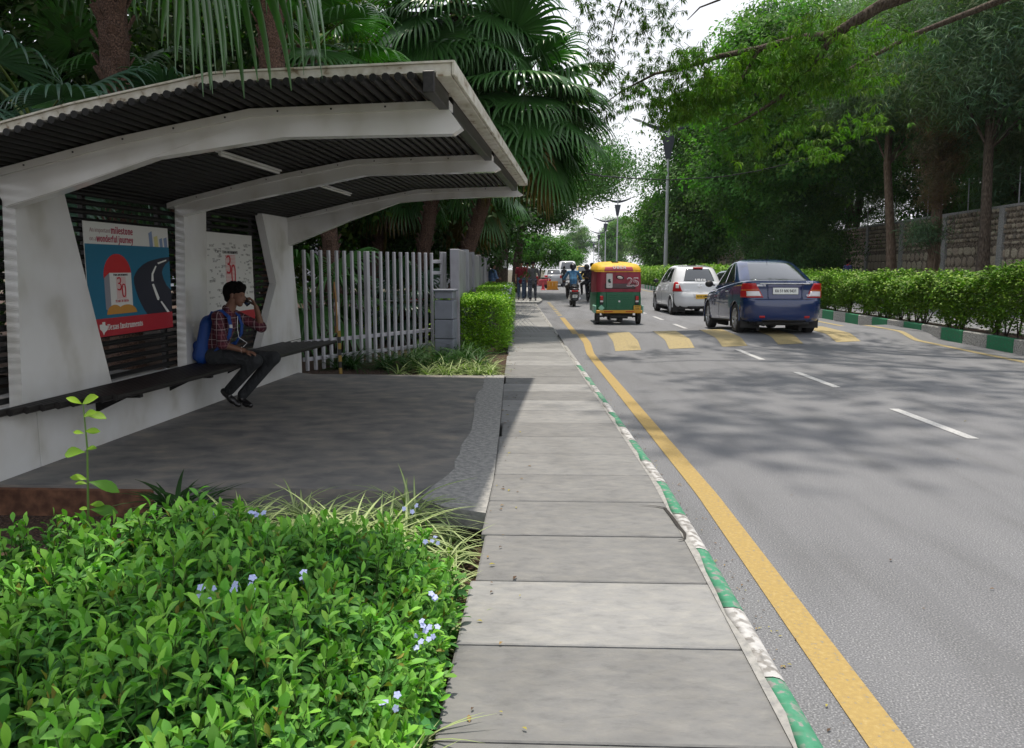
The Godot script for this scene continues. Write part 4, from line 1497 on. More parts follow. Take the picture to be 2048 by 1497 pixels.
	ex.bx(Vector3(0, 0.24, 1.5), Vector3(1.1, 0.12, 0.7), 0.03)
	part("exhaust", ex, m.underside, o)

func build_hatch() -> void:
	var o := thing("hatchback_car", "white hatchback taxi with a yellow number plate ahead of the blue sedan", "car", Vector3(5.02, -0.04, -27.6), 0.03)
	o.rotation_degrees = Vector3(0, 3.5, 0)
	o.scale = Vector3(1.02, 1.08, 1.02)
	var white := paint(lin(0.66, 0.67, 0.69))
	var low := Shell.new()
	low.lv = [
		[0.24, 0.2, 0.72, 1.7, -1.72, 0.3, 0.3, 0.14, 0.2],
		[0.28, 0.24, 0.79, 1.82, -1.83, 0.36, 0.38, 0.16, 0.22],
		[0.4, 0.36, 0.825, 1.89, -1.88, 0.36, 0.4, 0.16, 0.24],
		[0.56, 0.52, 0.832, 1.9, -1.87, 0.34, 0.42, 0.15, 0.26],
		[0.68, 0.62, 0.832, 1.86, -1.82, 0.3, 0.42, 0.14, 0.28],
		[0.74, 0.68, 0.83, 1.82, -1.78, 0.28, 0.42, 0.13, 0.28],
		[0.92, 0.82, 0.815, 1.79, -1.6, 0.26, 0.42, 0.12, 0.3],
		[1.0, 0.9, 0.79, 1.76, -1.45, 0.26, 0.42, 0.12, 0.3],
		[1.01, 0.98, 0.7, 1.6, -1.1, 0.26, 0.4, 0.1, 0.25]]
	var cab := Shell.new()
	cab.lv = [
		[0.94, 0.9, 0.8, 1.775, -1.2, 0.32, 0.3, 0.14, 0.2],
		[1.05, 1.02, 0.77, 1.72, -1.0, 0.32, 0.3, 0.14, 0.2],
		[1.22, 1.2, 0.715, 1.62, -0.72, 0.32, 0.28, 0.14, 0.18],
		[1.40, 1.42, 0.63, 1.46, -0.3, 0.3, 0.26, 0.13, 0.16],
		[1.465, 1.495, 0.55, 1.3, -0.05, 0.28, 0.25, 0.12, 0.12],
		[1.49, 1.53, 0.4, 1.0, 0.2, 0.2, 0.15, 0.05, 0.05],
		[1.51, 1.535, 0.15, 0.7, 0.5, 0.05, 0.05, 0.0, 0.0]]
	car_base(o, white, low, cab, [1.15, -1.25], 0.285, 0.175)
	var g := MB.new()
	patch(g, cab, 0.95, 3.05, -0.235, 0.235, 0.006, 10, 24)
	part("rear_window", g, m.glass_dark, o)
	for s in [-1.0, 1.0]:
		for q in [[0.405, 0.55], [0.565, 0.79]]:
			var b := MB.new()
			patch(b, cab, 0.75, 3.1, s * q[0] if s > 0 else s * q[1], s * q[1] if s > 0 else s * q[0], 0.005, 8, 10)
			part("side_window", b, m.glass_dark, o)
		var l := MB.new()
		patch(l, low, 4.9, 7.0, 0.225 if s > 0 else -0.325, 0.325 if s > 0 else -0.225, 0.018, 8, 8, 0.05 if s > 0 else 0.02, -0.02 if s > 0 else -0.05)
		var tl := part("tail_lamp", l, m.red_lens, o)
		var c := MB.new()
		patch(c, low, 5.5, 6.2, 0.255 if s > 0 else -0.285, 0.285 if s > 0 else -0.255, 0.023, 4, 5)
		part("reversing_lens", c, m.clear_lens, tl)
		var mi := MB.new()
		mi.ellipsoid(Vector3(s * 0.9, 1.02, -0.68), Vector3(0.09, 0.07, 0.06), Basis.IDENTITY, 12, 8)
		part("mirror", mi, m.black, o)
		for z in [0.55, -0.4]:
			var hd := MB.new()
			hd.bx(Vector3(s * 0.83, 0.86, z), Vector3(0.03, 0.03, 0.15), 0.01)
			part("door_handle", hd, white, o)
	var wsc := MB.new()
	patch(wsc, cab, 0.6, 3.3, 0.88, 1.12, 0.005, 8, 16)
	part("windscreen", wsc, m.glass_dark, o)
	var sp := MB.new()
	sp.bx(Vector3(0, 1.435, 1.46), Vector3(0.32, 0.05, 0.06), 0.015)
	part("brake_lamp", sp, m.red_lens, o)
	var lowtrim := MB.new()
	patch(lowtrim, low, 0.5, 1.1, -0.2, 0.2, 0.004, 4, 16)
	part("bumper_trim", lowtrim, m.underside, o)
	var seam := MB.new()
	patch(seam, low, 4.55, 4.66, -0.24, 0.24, 0.003, 2, 20)
	part("hatch_seam", seam, m.underside, o)
	var rec := MB.new()
	patch(rec, low, 2.9, 3.95, -0.1, 0.16, 0.004, 4, 10)
	part("plate_recess", rec, paint(lin(0.5, 0.51, 0.53)), o)
	plate(o, "KA 05 AD 7624", m.plate_yellow, Transform3D(Basis(Vector3.RIGHT, 0.0), Vector3(0.1, 0.58, 1.912)), 0.5, 0.13, 0.078)
	# emblem: a ring with a bar
	var em := MB.new()
	var ring := []
	for i in 21:
		ring.append(Vector3(cos(TAU * i / 20) * 0.05, sin(TAU * i / 20) * 0.05, 0))
	em.tube(ring, [0.008], 6, false)
	em.bx(Vector3.ZERO, Vector3(0.14, 0.022, 0.014), 0.003)
	part("emblem", em, m.chrome, o, Transform3D(Basis(Vector3.RIGHT, -0.15), Vector3(0, 0.9, 1.805)))
	txt("UBER", 0.1, m.ink_white, o, Transform3D(Basis(Vector3.RIGHT, -0.42).scaled_local(Vector3(1.4, 1, 1)), Vector3(0.02, 1.075, 1.735)), "Droid Sans", true, 0.004)
	txt("micra", 0.07, m.chrome, o, Transform3D(Basis(Vector3.RIGHT, -0.1), Vector3(-0.42, 0.78, 1.8)), "Droid Sans", false, 0.006, "badge")

func build_auto() -> void:
	var o := thing("auto_rickshaw", "red and green auto rickshaw with a yellow roof seen from behind", "auto rickshaw", Vector3(2.08, road_y(22.7), -22.75), 0.0)
	o.rotation_degrees.y = 2.5
	var green := mat(lin(0.006, 0.12, 0.05), 0.38)
	var red := grime(mat(lin(0.3, 0.028, 0.05), 0.6), ntex(80, 0.03, 4, [[0.15, grey(0.7)], [0.6, grey(1.0)]], 128), Vector3(1.2, 0.6, 1.2))
	var yel := grime(mat(lin(0.72, 0.42, 0.012), 0.6), ntex(80, 0.03, 4, [[0.15, grey(0.7)], [0.6, grey(1.0)]], 128), Vector3(1.2, 0.6, 1.2))
	var lo := Shell.new()
	lo.lv = [
		[0.34, 0.3, 0.6, 0.98, -1.2, 0.12, 0.4, 0.02, 0.2],
		[0.36, 0.31, 0.645, 1.0, -1.25, 0.12, 0.45, 0.02, 0.2],
		[0.6, 0.55, 0.65, 1.02, -1.3, 0.12, 0.5, 0.03, 0.25],
		[0.88, 0.8, 0.635, 1.0, -1.3, 0.12, 0.5, 0.03, 0.25],
		[0.92, 0.84, 0.62, 0.985, -1.28, 0.12, 0.5, 0.03, 0.25]]
	part("body", shell_mesh(lo, 4, 96), green, o)
	var hood := Shell.new()
	hood.lv = [
		[0.9, 0.85, 0.635, 1.0, -0.6, 0.12, 0.1, 0.03, 0.0],
		[0.96, 0.9, 0.645, 1.005, -0.6, 0.13, 0.1, 0.03, 0.0],
		[1.2, 1.2, 0.645, 0.99, -0.6, 0.14, 0.1, 0.04, 0.0],
		[1.48, 1.48, 0.635, 0.96, -0.6, 0.16, 0.1, 0.05, 0.0]]
	part("canopy", shell_mesh(hood, 4, 96), red, o)
	var roof := Shell.new()
	roof.lv = [
		[1.45, 1.5, 0.642, 0.968, -1.0, 0.16, 0.2, 0.05, 0.1],
		[1.5, 1.52, 0.648, 0.968, -1.02, 0.17, 0.2, 0.05, 0.1],
		[1.6, 1.62, 0.61, 0.92, -1.0, 0.18, 0.2, 0.06, 0.1],
		[1.665, 1.69, 0.54, 0.8, -0.92, 0.2, 0.2, 0.06, 0.1],
		[1.695, 1.73, 0.4, 0.6, -0.7, 0.2, 0.2, 0.05, 0.05],
		[1.705, 1.745, 0.1, 0.2, -0.2, 0.05, 0.05, 0.0, 0.0]]
	part("roof", shell_mesh(roof, 5, 96), yel, o)
	var band := MB.new()
	patch(band, roof, 0.35, 1.85, -0.2, 0.185, 0.006, 5, 16)
	part("name_band", band, mat(lin(0.42, 0.06, 0.09), 0.6), o)
	txt("UBER", 0.115, m.ink_white, o, Transform3D(Basis(Vector3.RIGHT, -0.3).scaled_local(Vector3(1.3, 1, 1)), Vector3(0.0, 1.575, 0.955)), "Droid Sans", true, 0.004)
	# hem piping between canopy and body
	for q in [[hood, 0.3, red], [roof, 0.25, yel]]:
		var pts := []
		for i in 25:
			pts.append(q[0].at(q[1], lerpf(-0.42, 0.42, i / 24.0)))
		var b := MB.new()
		b.tube(pts, [0.012], 6)
		part("hem", b, q[2], o)
	# soft rear window, dark, and the white advert board
	var win := MB.new()
	patch(win, hood, 1.15, 1.75, -0.18, 0.2, 0.006, 4, 16)
	part("rear_window", win, mat(lin(0.05, 0.02, 0.022), 0.3), o)
	var bd := MB.new()
	bd.bx(Vector3.ZERO, Vector3(0.175, 0.4, 0.012), 0.02)
	var board := part("advert_board", bd, mat(lin(0.6, 0.58, 0.56), 0.45), o, Transform3D(Basis(Vector3.RIGHT, -0.06), Vector3(-0.275, 1.21, 1.01)))
	flat_art(disc_poly(Vector2(-0.005, 0.0), 0.04, 0.05, 0.4, 4.6, 12), 8, mat(lin(0.01, 0.1, 0.06), 0.6), board, "print")
	flat_art(PackedVector2Array([Vector2(-0.03, -0.06), Vector2(0.04, -0.06), Vector2(0.04, -0.02), Vector2(0.01, 0.0), Vector2(-0.03, -0.02)]), 8, m.ink, board, "print")
	flat_art(PackedVector2Array([Vector2(-0.02, -0.135), Vector2(0.025, -0.135), Vector2(0.025, -0.128), Vector2(-0.02, -0.128)]), 8, m.ink, board, "print")
	txt("25", 0.33, m.ink_white, o, Transform3D(Basis(Vector3.RIGHT, -0.05), Vector3(0.37, 1.17, 1.0)), "Droid Sans", true, 0.004)
	txt("25", 0.27, red, o, Transform3D(Basis(Vector3.RIGHT, -0.05).scaled_local(Vector3(1.14, 1.06, 1)), Vector3(0.367, 1.172, 1.004)), "Droid Sans", false, 0.004)
	# torn patch above the number
	var tear := MB.new()
	tear.ellipsoid(Vector3(0.02, 1.3, 0.985), Vector3(0.115, 0.06, 0.02), Basis(Vector3.BACK, -0.2), 12, 6)
	var tr := part("torn_patch", tear, m.black, o)
	var te := MB.new()
	te.ellipsoid(Vector3(0.015, 1.295, 0.995), Vector3(0.085, 0.04, 0.02), Basis(Vector3.BACK, -0.2), 10, 6)
	part("stuffing", te, mat(lin(0.55, 0.5, 0.46), 0.9), tr)
	# engine cover with pressed louvres
	var cov := MB.new()
	cov.bx(Vector3(0, 0.64, 1.018), Vector3(0.72, 0.5, 0.03), 0.012)
	var cv := part("engine_cover", cov, green, o)
	for r in 8:
		for s in [-1.0, 1.0]:
			if r == 4 and s < 0:
				continue
			var b := MB.new()
			b.bx(Vector3(s * 0.17, 0.45 + r * 0.052, 1.036), Vector3(0.26, 0.022, 0.016), 0.006)
			part("louvre", b, green, cv)
	var bdg := MB.new()
	bdg.prism(disc_poly(Vector2(0.0, 0.645), 0.028, 0.03, 0, TAU, 6), Transform3D.IDENTITY, 1.035, 1.05)
	part("emblem", bdg, m.ink_white, cv)
	for s in [-1.0, 1.0]:
		var l := MB.new()
		l.bx(Vector3(s * 0.49, 0.68, 1.025), Vector3(0.1, 0.25, 0.04), 0.008)
		var lp := part("tail_lamp", l, m.black, o)
		var a := MB.new()
		a.bx(Vector3(s * 0.49, 0.735, 1.05), Vector3(0.085, 0.11, 0.03), 0.008)
		part("red_lens", a, m.red_lens, lp)
		var c := MB.new()
		c.bx(Vector3(s * 0.49, 0.645, 1.05), Vector3(0.085, 0.045, 0.028), 0.008)
		part("clear_lens", c, m.clear_lens, lp)
		# rear mudguards flare out past the body
		var f := MB.new()
		f.bx(Vector3(s * 0.655, 0.42, 0.72), Vector3(0.06, 0.22, 0.56), 0.02)
		part("mudguard", f, mat(lin(0.2, 0.42, 0.33), 0.4), o)
		wheel(o, Vector3(s * 0.575, 0.205, 0.75), 0.205, 0.11, s, 6, m.underside)
		var arm := MB.new()
		arm.bar(Vector3(s * 0.2, 0.24, 0.75), Vector3(s * 0.53, 0.21, 0.75), 0.06, 0.05, 0.01)
		arm.tube([Vector3(s * 0.3, 0.3, 0.9), Vector3(s * 0.42, 0.2, 0.86)], [0.025], 8)
		part("swing_arm", arm, m.underside, o)
	wheel(o, Vector3(0, 0.205, -1.15), 0.205, 0.1, 1.0, 6, m.underside)
	var bump := MB.new()
	bump.bx(Vector3(0, 0.36, 1.05), Vector3(1.28, 0.085, 0.05), 0.012)
	var bp := part("bumper", bump, mat(lin(0.62, 0.3, 0.015), 0.5), o)
	for s in [-1.0, 1.0]:
		var t := MB.new()
		t.bx(Vector3(s * 0.3, 0.36, 1.077), Vector3(0.24, 0.02, 0.004))
		part("reflective_tape", t, m.red_lens, bp)
	var pn := mat(lin(0.62, 0.36, 0.03), 0.5)
	var pb := MB.new()
	pb.bx(Vector3(0.5, 0.47, 1.045), Vector3(0.2, 0.12, 0.012), 0.003)
	var pl := part("number_plate", pb, pn, o)
	txt("KA 05 AB", 0.042, m.ink, pl, Transform3D(Basis.IDENTITY.scaled(Vector3(0.75, 1, 1)), Vector3(0.5, 0.498, 1.052)), "Droid Sans", true)
	txt("1234", 0.055, m.ink, pl, Transform3D(Basis.IDENTITY.scaled(Vector3(0.9, 1, 1)), Vector3(0.5, 0.443, 1.052)), "Droid Sans", true)
	var dm := MB.new()
	dm.prism(PackedVector2Array([Vector2(-0.49, 0.37), Vector2(-0.4, 0.46), Vector2(-0.49, 0.55), Vector2(-0.58, 0.46)]), Transform3D.IDENTITY, 1.015, 1.03)
	part("fuel_sticker", dm, mat(lin(0.25, 0.55, 0.4), 0.5), o)
	var un := MB.new()
	un.bx(Vector3(0, 0.28, 0.6), Vector3(0.8, 0.14, 0.7), 0.04)
	un.tube([Vector3(-0.25, 0.22, 0.95), Vector3(0.25, 0.22, 0.95)], [0.06], 10)
	un.bx(Vector3(0.05, 0.14, 0.8), Vector3(0.14, 0.16, 0.3), 0.03)
	part("engine", un, m.underside, o)
	# body sides behind the open doors
	var tube := MB.new()
	for s in [-1.0, 1.0]:
		tube.tube([Vector3(s * 0.6, 0.85, -0.65), Vector3(s * 0.6, 1.5, -0.8), Vector3(s * 0.5, 1.6, -1.0)], [0.015], 6)
	part("roof_frame", tube, m.black, o)
	var ws := MB.new()
	ws.bx(Vector3(0, 1.2, -1.05), Vector3(1.1, 0.6, 0.02), 0.005)
	part("windscreen", ws, m.glass_dark, o)

func simple_car(nm: String, label: String, cat: String, at: Vector3, turn: float, c: Color, van: bool, sc := 1.0) -> void:
	var o := thing(nm, label, cat, at, turn)
	o.scale = Vector3.ONE * sc
	var p := paint(c)
	var low := Shell.new()
	var top := 1.0 if not van else 1.1
	low.lv = [
		[0.25, 0.22, 0.74, 1.85, -1.85, 0.3, 0.3, 0.1, 0.2],
		[0.4, 0.38, 0.84, 1.98, -1.98, 0.3, 0.4, 0.1, 0.2],
		[0.65, 0.6, 0.85, 2.0, -1.95, 0.28, 0.4, 0.1, 0.2],
		[0.9, 0.8, 0.84, 1.95, -1.8, 0.25, 0.4, 0.1, 0.25],
		[top, top - 0.1, 0.8, 1.9, -1.5, 0.25, 0.4, 0.1, 0.25],
		[top + 0.02, top, 0.6, 1.6, -1.1, 0.25, 0.4, 0.1, 0.2]]
	var cab := Shell.new()
	var zr := 1.9 if van else 1.55
	var ht := 1.85 if van else 1.48
	cab.lv = [
		[top - 0.05, top - 0.1, 0.8, zr, -1.2, 0.25, 0.3, 0.1, 0.2],
		[lerpf(top, ht, 0.4), lerpf(top, ht, 0.4), 0.74, zr - 0.15, -0.8, 0.25, 0.3, 0.1, 0.2],
		[ht - 0.08, ht - 0.08, 0.65, zr - 0.45, -0.4, 0.25, 0.3, 0.1, 0.2],
		[ht, ht, 0.45, zr - 0.8, 0.0, 0.2, 0.2, 0.05, 0.05],
		[ht + 0.01, ht + 0.01, 0.1, 0.4, 0.2, 0.03, 0.03, 0.0, 0.0]]
	part("body", shell_mesh(low, 3, 64), p, o)
	part("cabin", shell_mesh(cab, 3, 48), p, o)
	var g := MB.new()
	patch(g, cab, 0.45, 1.9, -0.24, 0.24, 0.006, 5, 12)
	part("rear_window", g, m.glass_dark, o)
	var wsn := MB.new()
	patch(wsn, cab, 0.4, 1.9, 0.88, 1.12, 0.006, 5, 12)
	part("windscreen", wsn, m.glass_dark, o)
	for s in [-1.0, 1.0]:
		var b := MB.new()
		patch(b, cab, 0.4, 1.8, 0.4 if s > 0 else -0.79, 0.79 if s > 0 else -0.4, 0.005, 4, 10)
		part("side_window", b, m.glass_dark, o)
		var l := MB.new()
		patch(l, low, 2.3, 3.4, 0.2 if s > 0 else -0.3, 0.3 if s > 0 else -0.2, 0.014, 3, 5)
		part("tail_lamp", l, m.red_lens, o)
		for z in [1.2, -1.25]:
			wheel(o, Vector3(s * 0.76, 0.3, z), 0.3, 0.2, s)

func build_far_traffic() -> void:
	simple_car("sedan_car", "dark teal car mostly hidden between the white hatchback and the blue sedan", "car", Vector3(7.3, -0.04, -30.0), 0.12, lin(0.012, 0.035, 0.04), false)
	simple_car("sedan_car", "small silver car far up the road, stopped behind the orange barrier", "car", Vector3(0.95, -0.04, -67.5), 0.0, lin(0.45, 0.46, 0.48), false)
	simple_car("van", "white van far up the road beyond the silver car", "van", Vector3(2.6, -0.04, -84.0), 0.0, lin(0.62, 0.63, 0.66), true, 1.25)
	simple_car("van", "small yellow roofed vehicle glimpsed far off between the riders", "van", Vector3(4.6, -0.04, -92.0), 0.0, lin(0.62, 0.42, 0.06), true)
	# plastic road barrier and cone
	var o := thing("road_barrier", "orange plastic road barrier standing in the left lane far ahead", "barrier", Vector3(0.72, -0.04, -56.5), 0.05)
	var b := MB.new()
	b.prism(PackedVector2Array([Vector2(-0.42, 0.0), Vector2(0.42, 0.0), Vector2(0.42, 0.08), Vector2(0.36, 0.12), Vector2(0.38, 0.62), Vector2(-0.38, 0.62), Vector2(-0.36, 0.12), Vector2(-0.42, 0.08)]), Transform3D(Basis.IDENTITY, Vector3(0, 0, 0)), -0.2, 0.2)
	var orange := mat(lin(0.66, 0.27, 0.012), 0.5)
	part("body", b, orange, o)
	for x in [-0.25, 0.0, 0.25]:
		var r := MB.new()
		r.bx(Vector3(x, 0.4, 0.205), Vector3(0.03, 0.26, 0.02), 0.004)
		part("slot", r, mat(lin(0.7, 0.55, 0.35), 0.5), o)
	var c2: Node3D = o.duplicate()
	c2.name = numbered("road_barrier")
	add_child(c2)
	c2.position = Vector3(4.15, -0.04, -58.0)
	c2.set_meta("label", "orange plastic road barrier partly hidden left of the auto rickshaw roof")
	var c := thing("traffic_cone", "small red traffic cone left of the orange barrier", "traffic cone", Vector3(0.05, -0.04, -56.0))
	var cm := MB.new()
	cm.lathe([Vector2(0.0, 0.02), Vector2(0.17, 0.02), Vector2(0.13, 0.06), Vector2(0.03, 0.55), Vector2(0.0, 0.56)], Transform3D.IDENTITY, 14)
	part("cone", cm, mat(lin(0.5, 0.03, 0.05), 0.5), c)
	var cb := MB.new()
	cb.bx(Vector3(0, 0.015, 0), Vector3(0.36, 0.03, 0.36), 0.005)
	part("base", cb, mat(lin(0.4, 0.03, 0.04), 0.5), c)

func make_scooter(nm: String, label: String, at: Vector3, turn: float, body: Color, bike: bool) -> Node3D:
	var o := thing(nm, label, "motorcycle" if bike else "scooter", at, turn)
	var bm := paint(body)
	var r := 0.29 if bike else 0.22
	for z in [0.62, -0.66]:
		var w := MB.new()
		var t := Transform3D(Basis(Vector3.BACK, -PI / 2), Vector3(0, r, z))
		w.lathe([Vector2(r * 0.7, -0.05), Vector2(r * 0.92, -0.055), Vector2(r, 0.0), Vector2(r * 0.92, 0.055), Vector2(r * 0.7, 0.05), Vector2(0, 0.04)], t, 20)
		w.lathe([Vector2(0, -0.04), Vector2(r * 0.7, -0.05)], t, 20)
		part("wheel", w, m.rubber, o)
	var s := Shell.new()
	if bike:
		s.lv = [[0.4, 0.45, 0.1, 0.6, -0.5, 0.05, 0.05, 0.0, 0.0], [0.55, 0.5, 0.13, 0.72, -0.55, 0.08, 0.06, 0.0, 0.0], [0.72, 0.8, 0.12, 0.86, -0.5, 0.08, 0.08, 0.02, 0.0], [0.8, 0.98, 0.1, 0.9, -0.4, 0.07, 0.08, 0.02, 0.0], [0.83, 1.0, 0.04, 0.7, -0.2, 0.02, 0.02, 0.0, 0.0]]
	else:
		s.lv = [[0.26, 0.22, 0.13, 0.72, -0.2, 0.08, 0.05, 0.0, 0.0], [0.38, 0.24, 0.2, 0.84, -0.25, 0.1, 0.05, 0.02, 0.0], [0.56, 0.26, 0.21, 0.92, -0.1, 0.12, 0.05, 0.04, 0.0], [0.72, 0.6, 0.18, 0.95, -0.1, 0.12, 0.08, 0.04, 0.0], [0.76, 0.72, 0.12, 0.88, -0.05, 0.1, 0.05, 0.02, 0.0]]
	part("body", shell_mesh(s, 4, 40), bm, o)
	var seat := MB.new()
	seat.ellipsoid(Vector3(0, 0.8, 0.4), Vector3(0.15, 0.07, 0.48), Basis.IDENTITY, 14, 8)
	part("seat", seat, m.black, o)
	var tl := MB.new()
	tl.bx(Vector3(0, 0.64 if not bike else 0.74, 0.93), Vector3(0.26 if not bike else 0.14, 0.075, 0.05), 0.02)
	part("tail_lamp", tl, m.red_lens, o)
	if not bike:
		for q in [-1.0, 1.0]:
			var ind := MB.new()
			ind.bx(Vector3(q * 0.16, 0.63, 0.9), Vector3(0.07, 0.065, 0.05), 0.015)
			part("indicator", ind, m.clear_lens, o)
	var pb := MB.new()
	pb.bx(Vector3(0, 0.43 if not bike else 0.62, 0.955), Vector3(0.19, 0.12, 0.01), 0.003)
	var pl := part("number_plate", pb, m.plate_white, o)
	txt("KA 03", 0.045, m.ink, pl, Transform3D(Basis.IDENTITY, Vector3(0, 0.455 if not bike else 0.645, 0.962)), "Droid Sans", true)
	txt("7215", 0.05, m.ink, pl, Transform3D(Basis.IDENTITY, Vector3(0, 0.405 if not bike else 0.595, 0.962)), "Droid Sans", true)
	var fd := MB.new()
	fd.bar(Vector3(0, 0.5, 0.86), Vector3(0, 0.26, 0.98), 0.2, 0.03, 0.01)
	fd.bx(Vector3(0.0, 0.3, 0.6), Vector3(0.3, 0.16, 0.4), 0.05)
	part("mudguard", fd, m.black, o)
	var gr := MB.new()
	gr.tube([Vector3(-0.14, 0.76, 0.72), Vector3(-0.15, 0.88, 0.9), Vector3(-0.1, 0.9, 0.99), Vector3(0.1, 0.9, 0.99), Vector3(0.15, 0.88, 0.9), Vector3(0.14, 0.76, 0.72)], [0.016], 8)
	part("grab_rail", gr, m.steel if bike else m.black, o)
	var fr := MB.new()
	fr.tube([Vector3(0, 1.02, -0.42), Vector3(0, 0.7, -0.52), Vector3(0, r, -0.66)], [0.03], 8)
	if not bike:
		fr.bar(Vector3(0, 0.95, -0.36), Vector3(0, 0.3, -0.28), 0.36, 0.05, 0.02)
		fr.bx(Vector3(0, 0.25, -0.12), Vector3(0.32, 0.05, 0.4), 0.015)
	part("front_fork", fr, m.black if bike else bm, o)
	var hb := MB.new()
	hb.tube([Vector3(-0.34, 1.03, -0.28), Vector3(-0.15, 1.06, -0.4), Vector3(0.15, 1.06, -0.4), Vector3(0.34, 1.03, -0.28)], [0.015], 8)
	part("handlebar", hb, m.black, o)
	for q in [-1.0, 1.0]:
		var mi := MB.new()
		mi.tube([Vector3(q * 0.22, 1.05, -0.36), Vector3(q * 0.34, 1.22, -0.36)], [0.006], 5)
		mi.ellipsoid(Vector3(q * 0.36, 1.25, -0.36), Vector3(0.06, 0.045, 0.015), Basis.IDENTITY, 10, 6)
		part("mirror", mi, m.black, o)
	var ex := MB.new()
	ex.tube([Vector3(0.17, 0.28, 0.1), Vector3(0.2, 0.3, 0.5), Vector3(0.2, 0.34, 0.88)], [0.03, 0.045, 0.045], 10)
	part("exhaust", ex, m.steel, o)
	return o

func build_two_wheelers() -> void:
	make_scooter("scooter", "dark scooter with a white plate under the rider in a blue checked shirt", Vector3(1.25, -0.04, -32.4), 0.06, lin(0.02, 0.016, 0.02), false)
	make_scooter("motorcycle", "black motorcycle carrying the two riders in dark shirts", Vector3(2.2, -0.04, -36.4), 0.08, lin(0.012, 0.012, 0.014), true)
	make_scooter("scooter", "dark scooter parked in the shade behind the picket fence", Vector3(-3.9, -0.1, -19.3), 1.2, lin(0.03, 0.03, 0.035), false)
	make_scooter("scooter", "small red scooter parked far off left of the traffic cone", Vector3(-0.15, -0.04, -60.0), 0.9, lin(0.35, 0.02, 0.03), false)

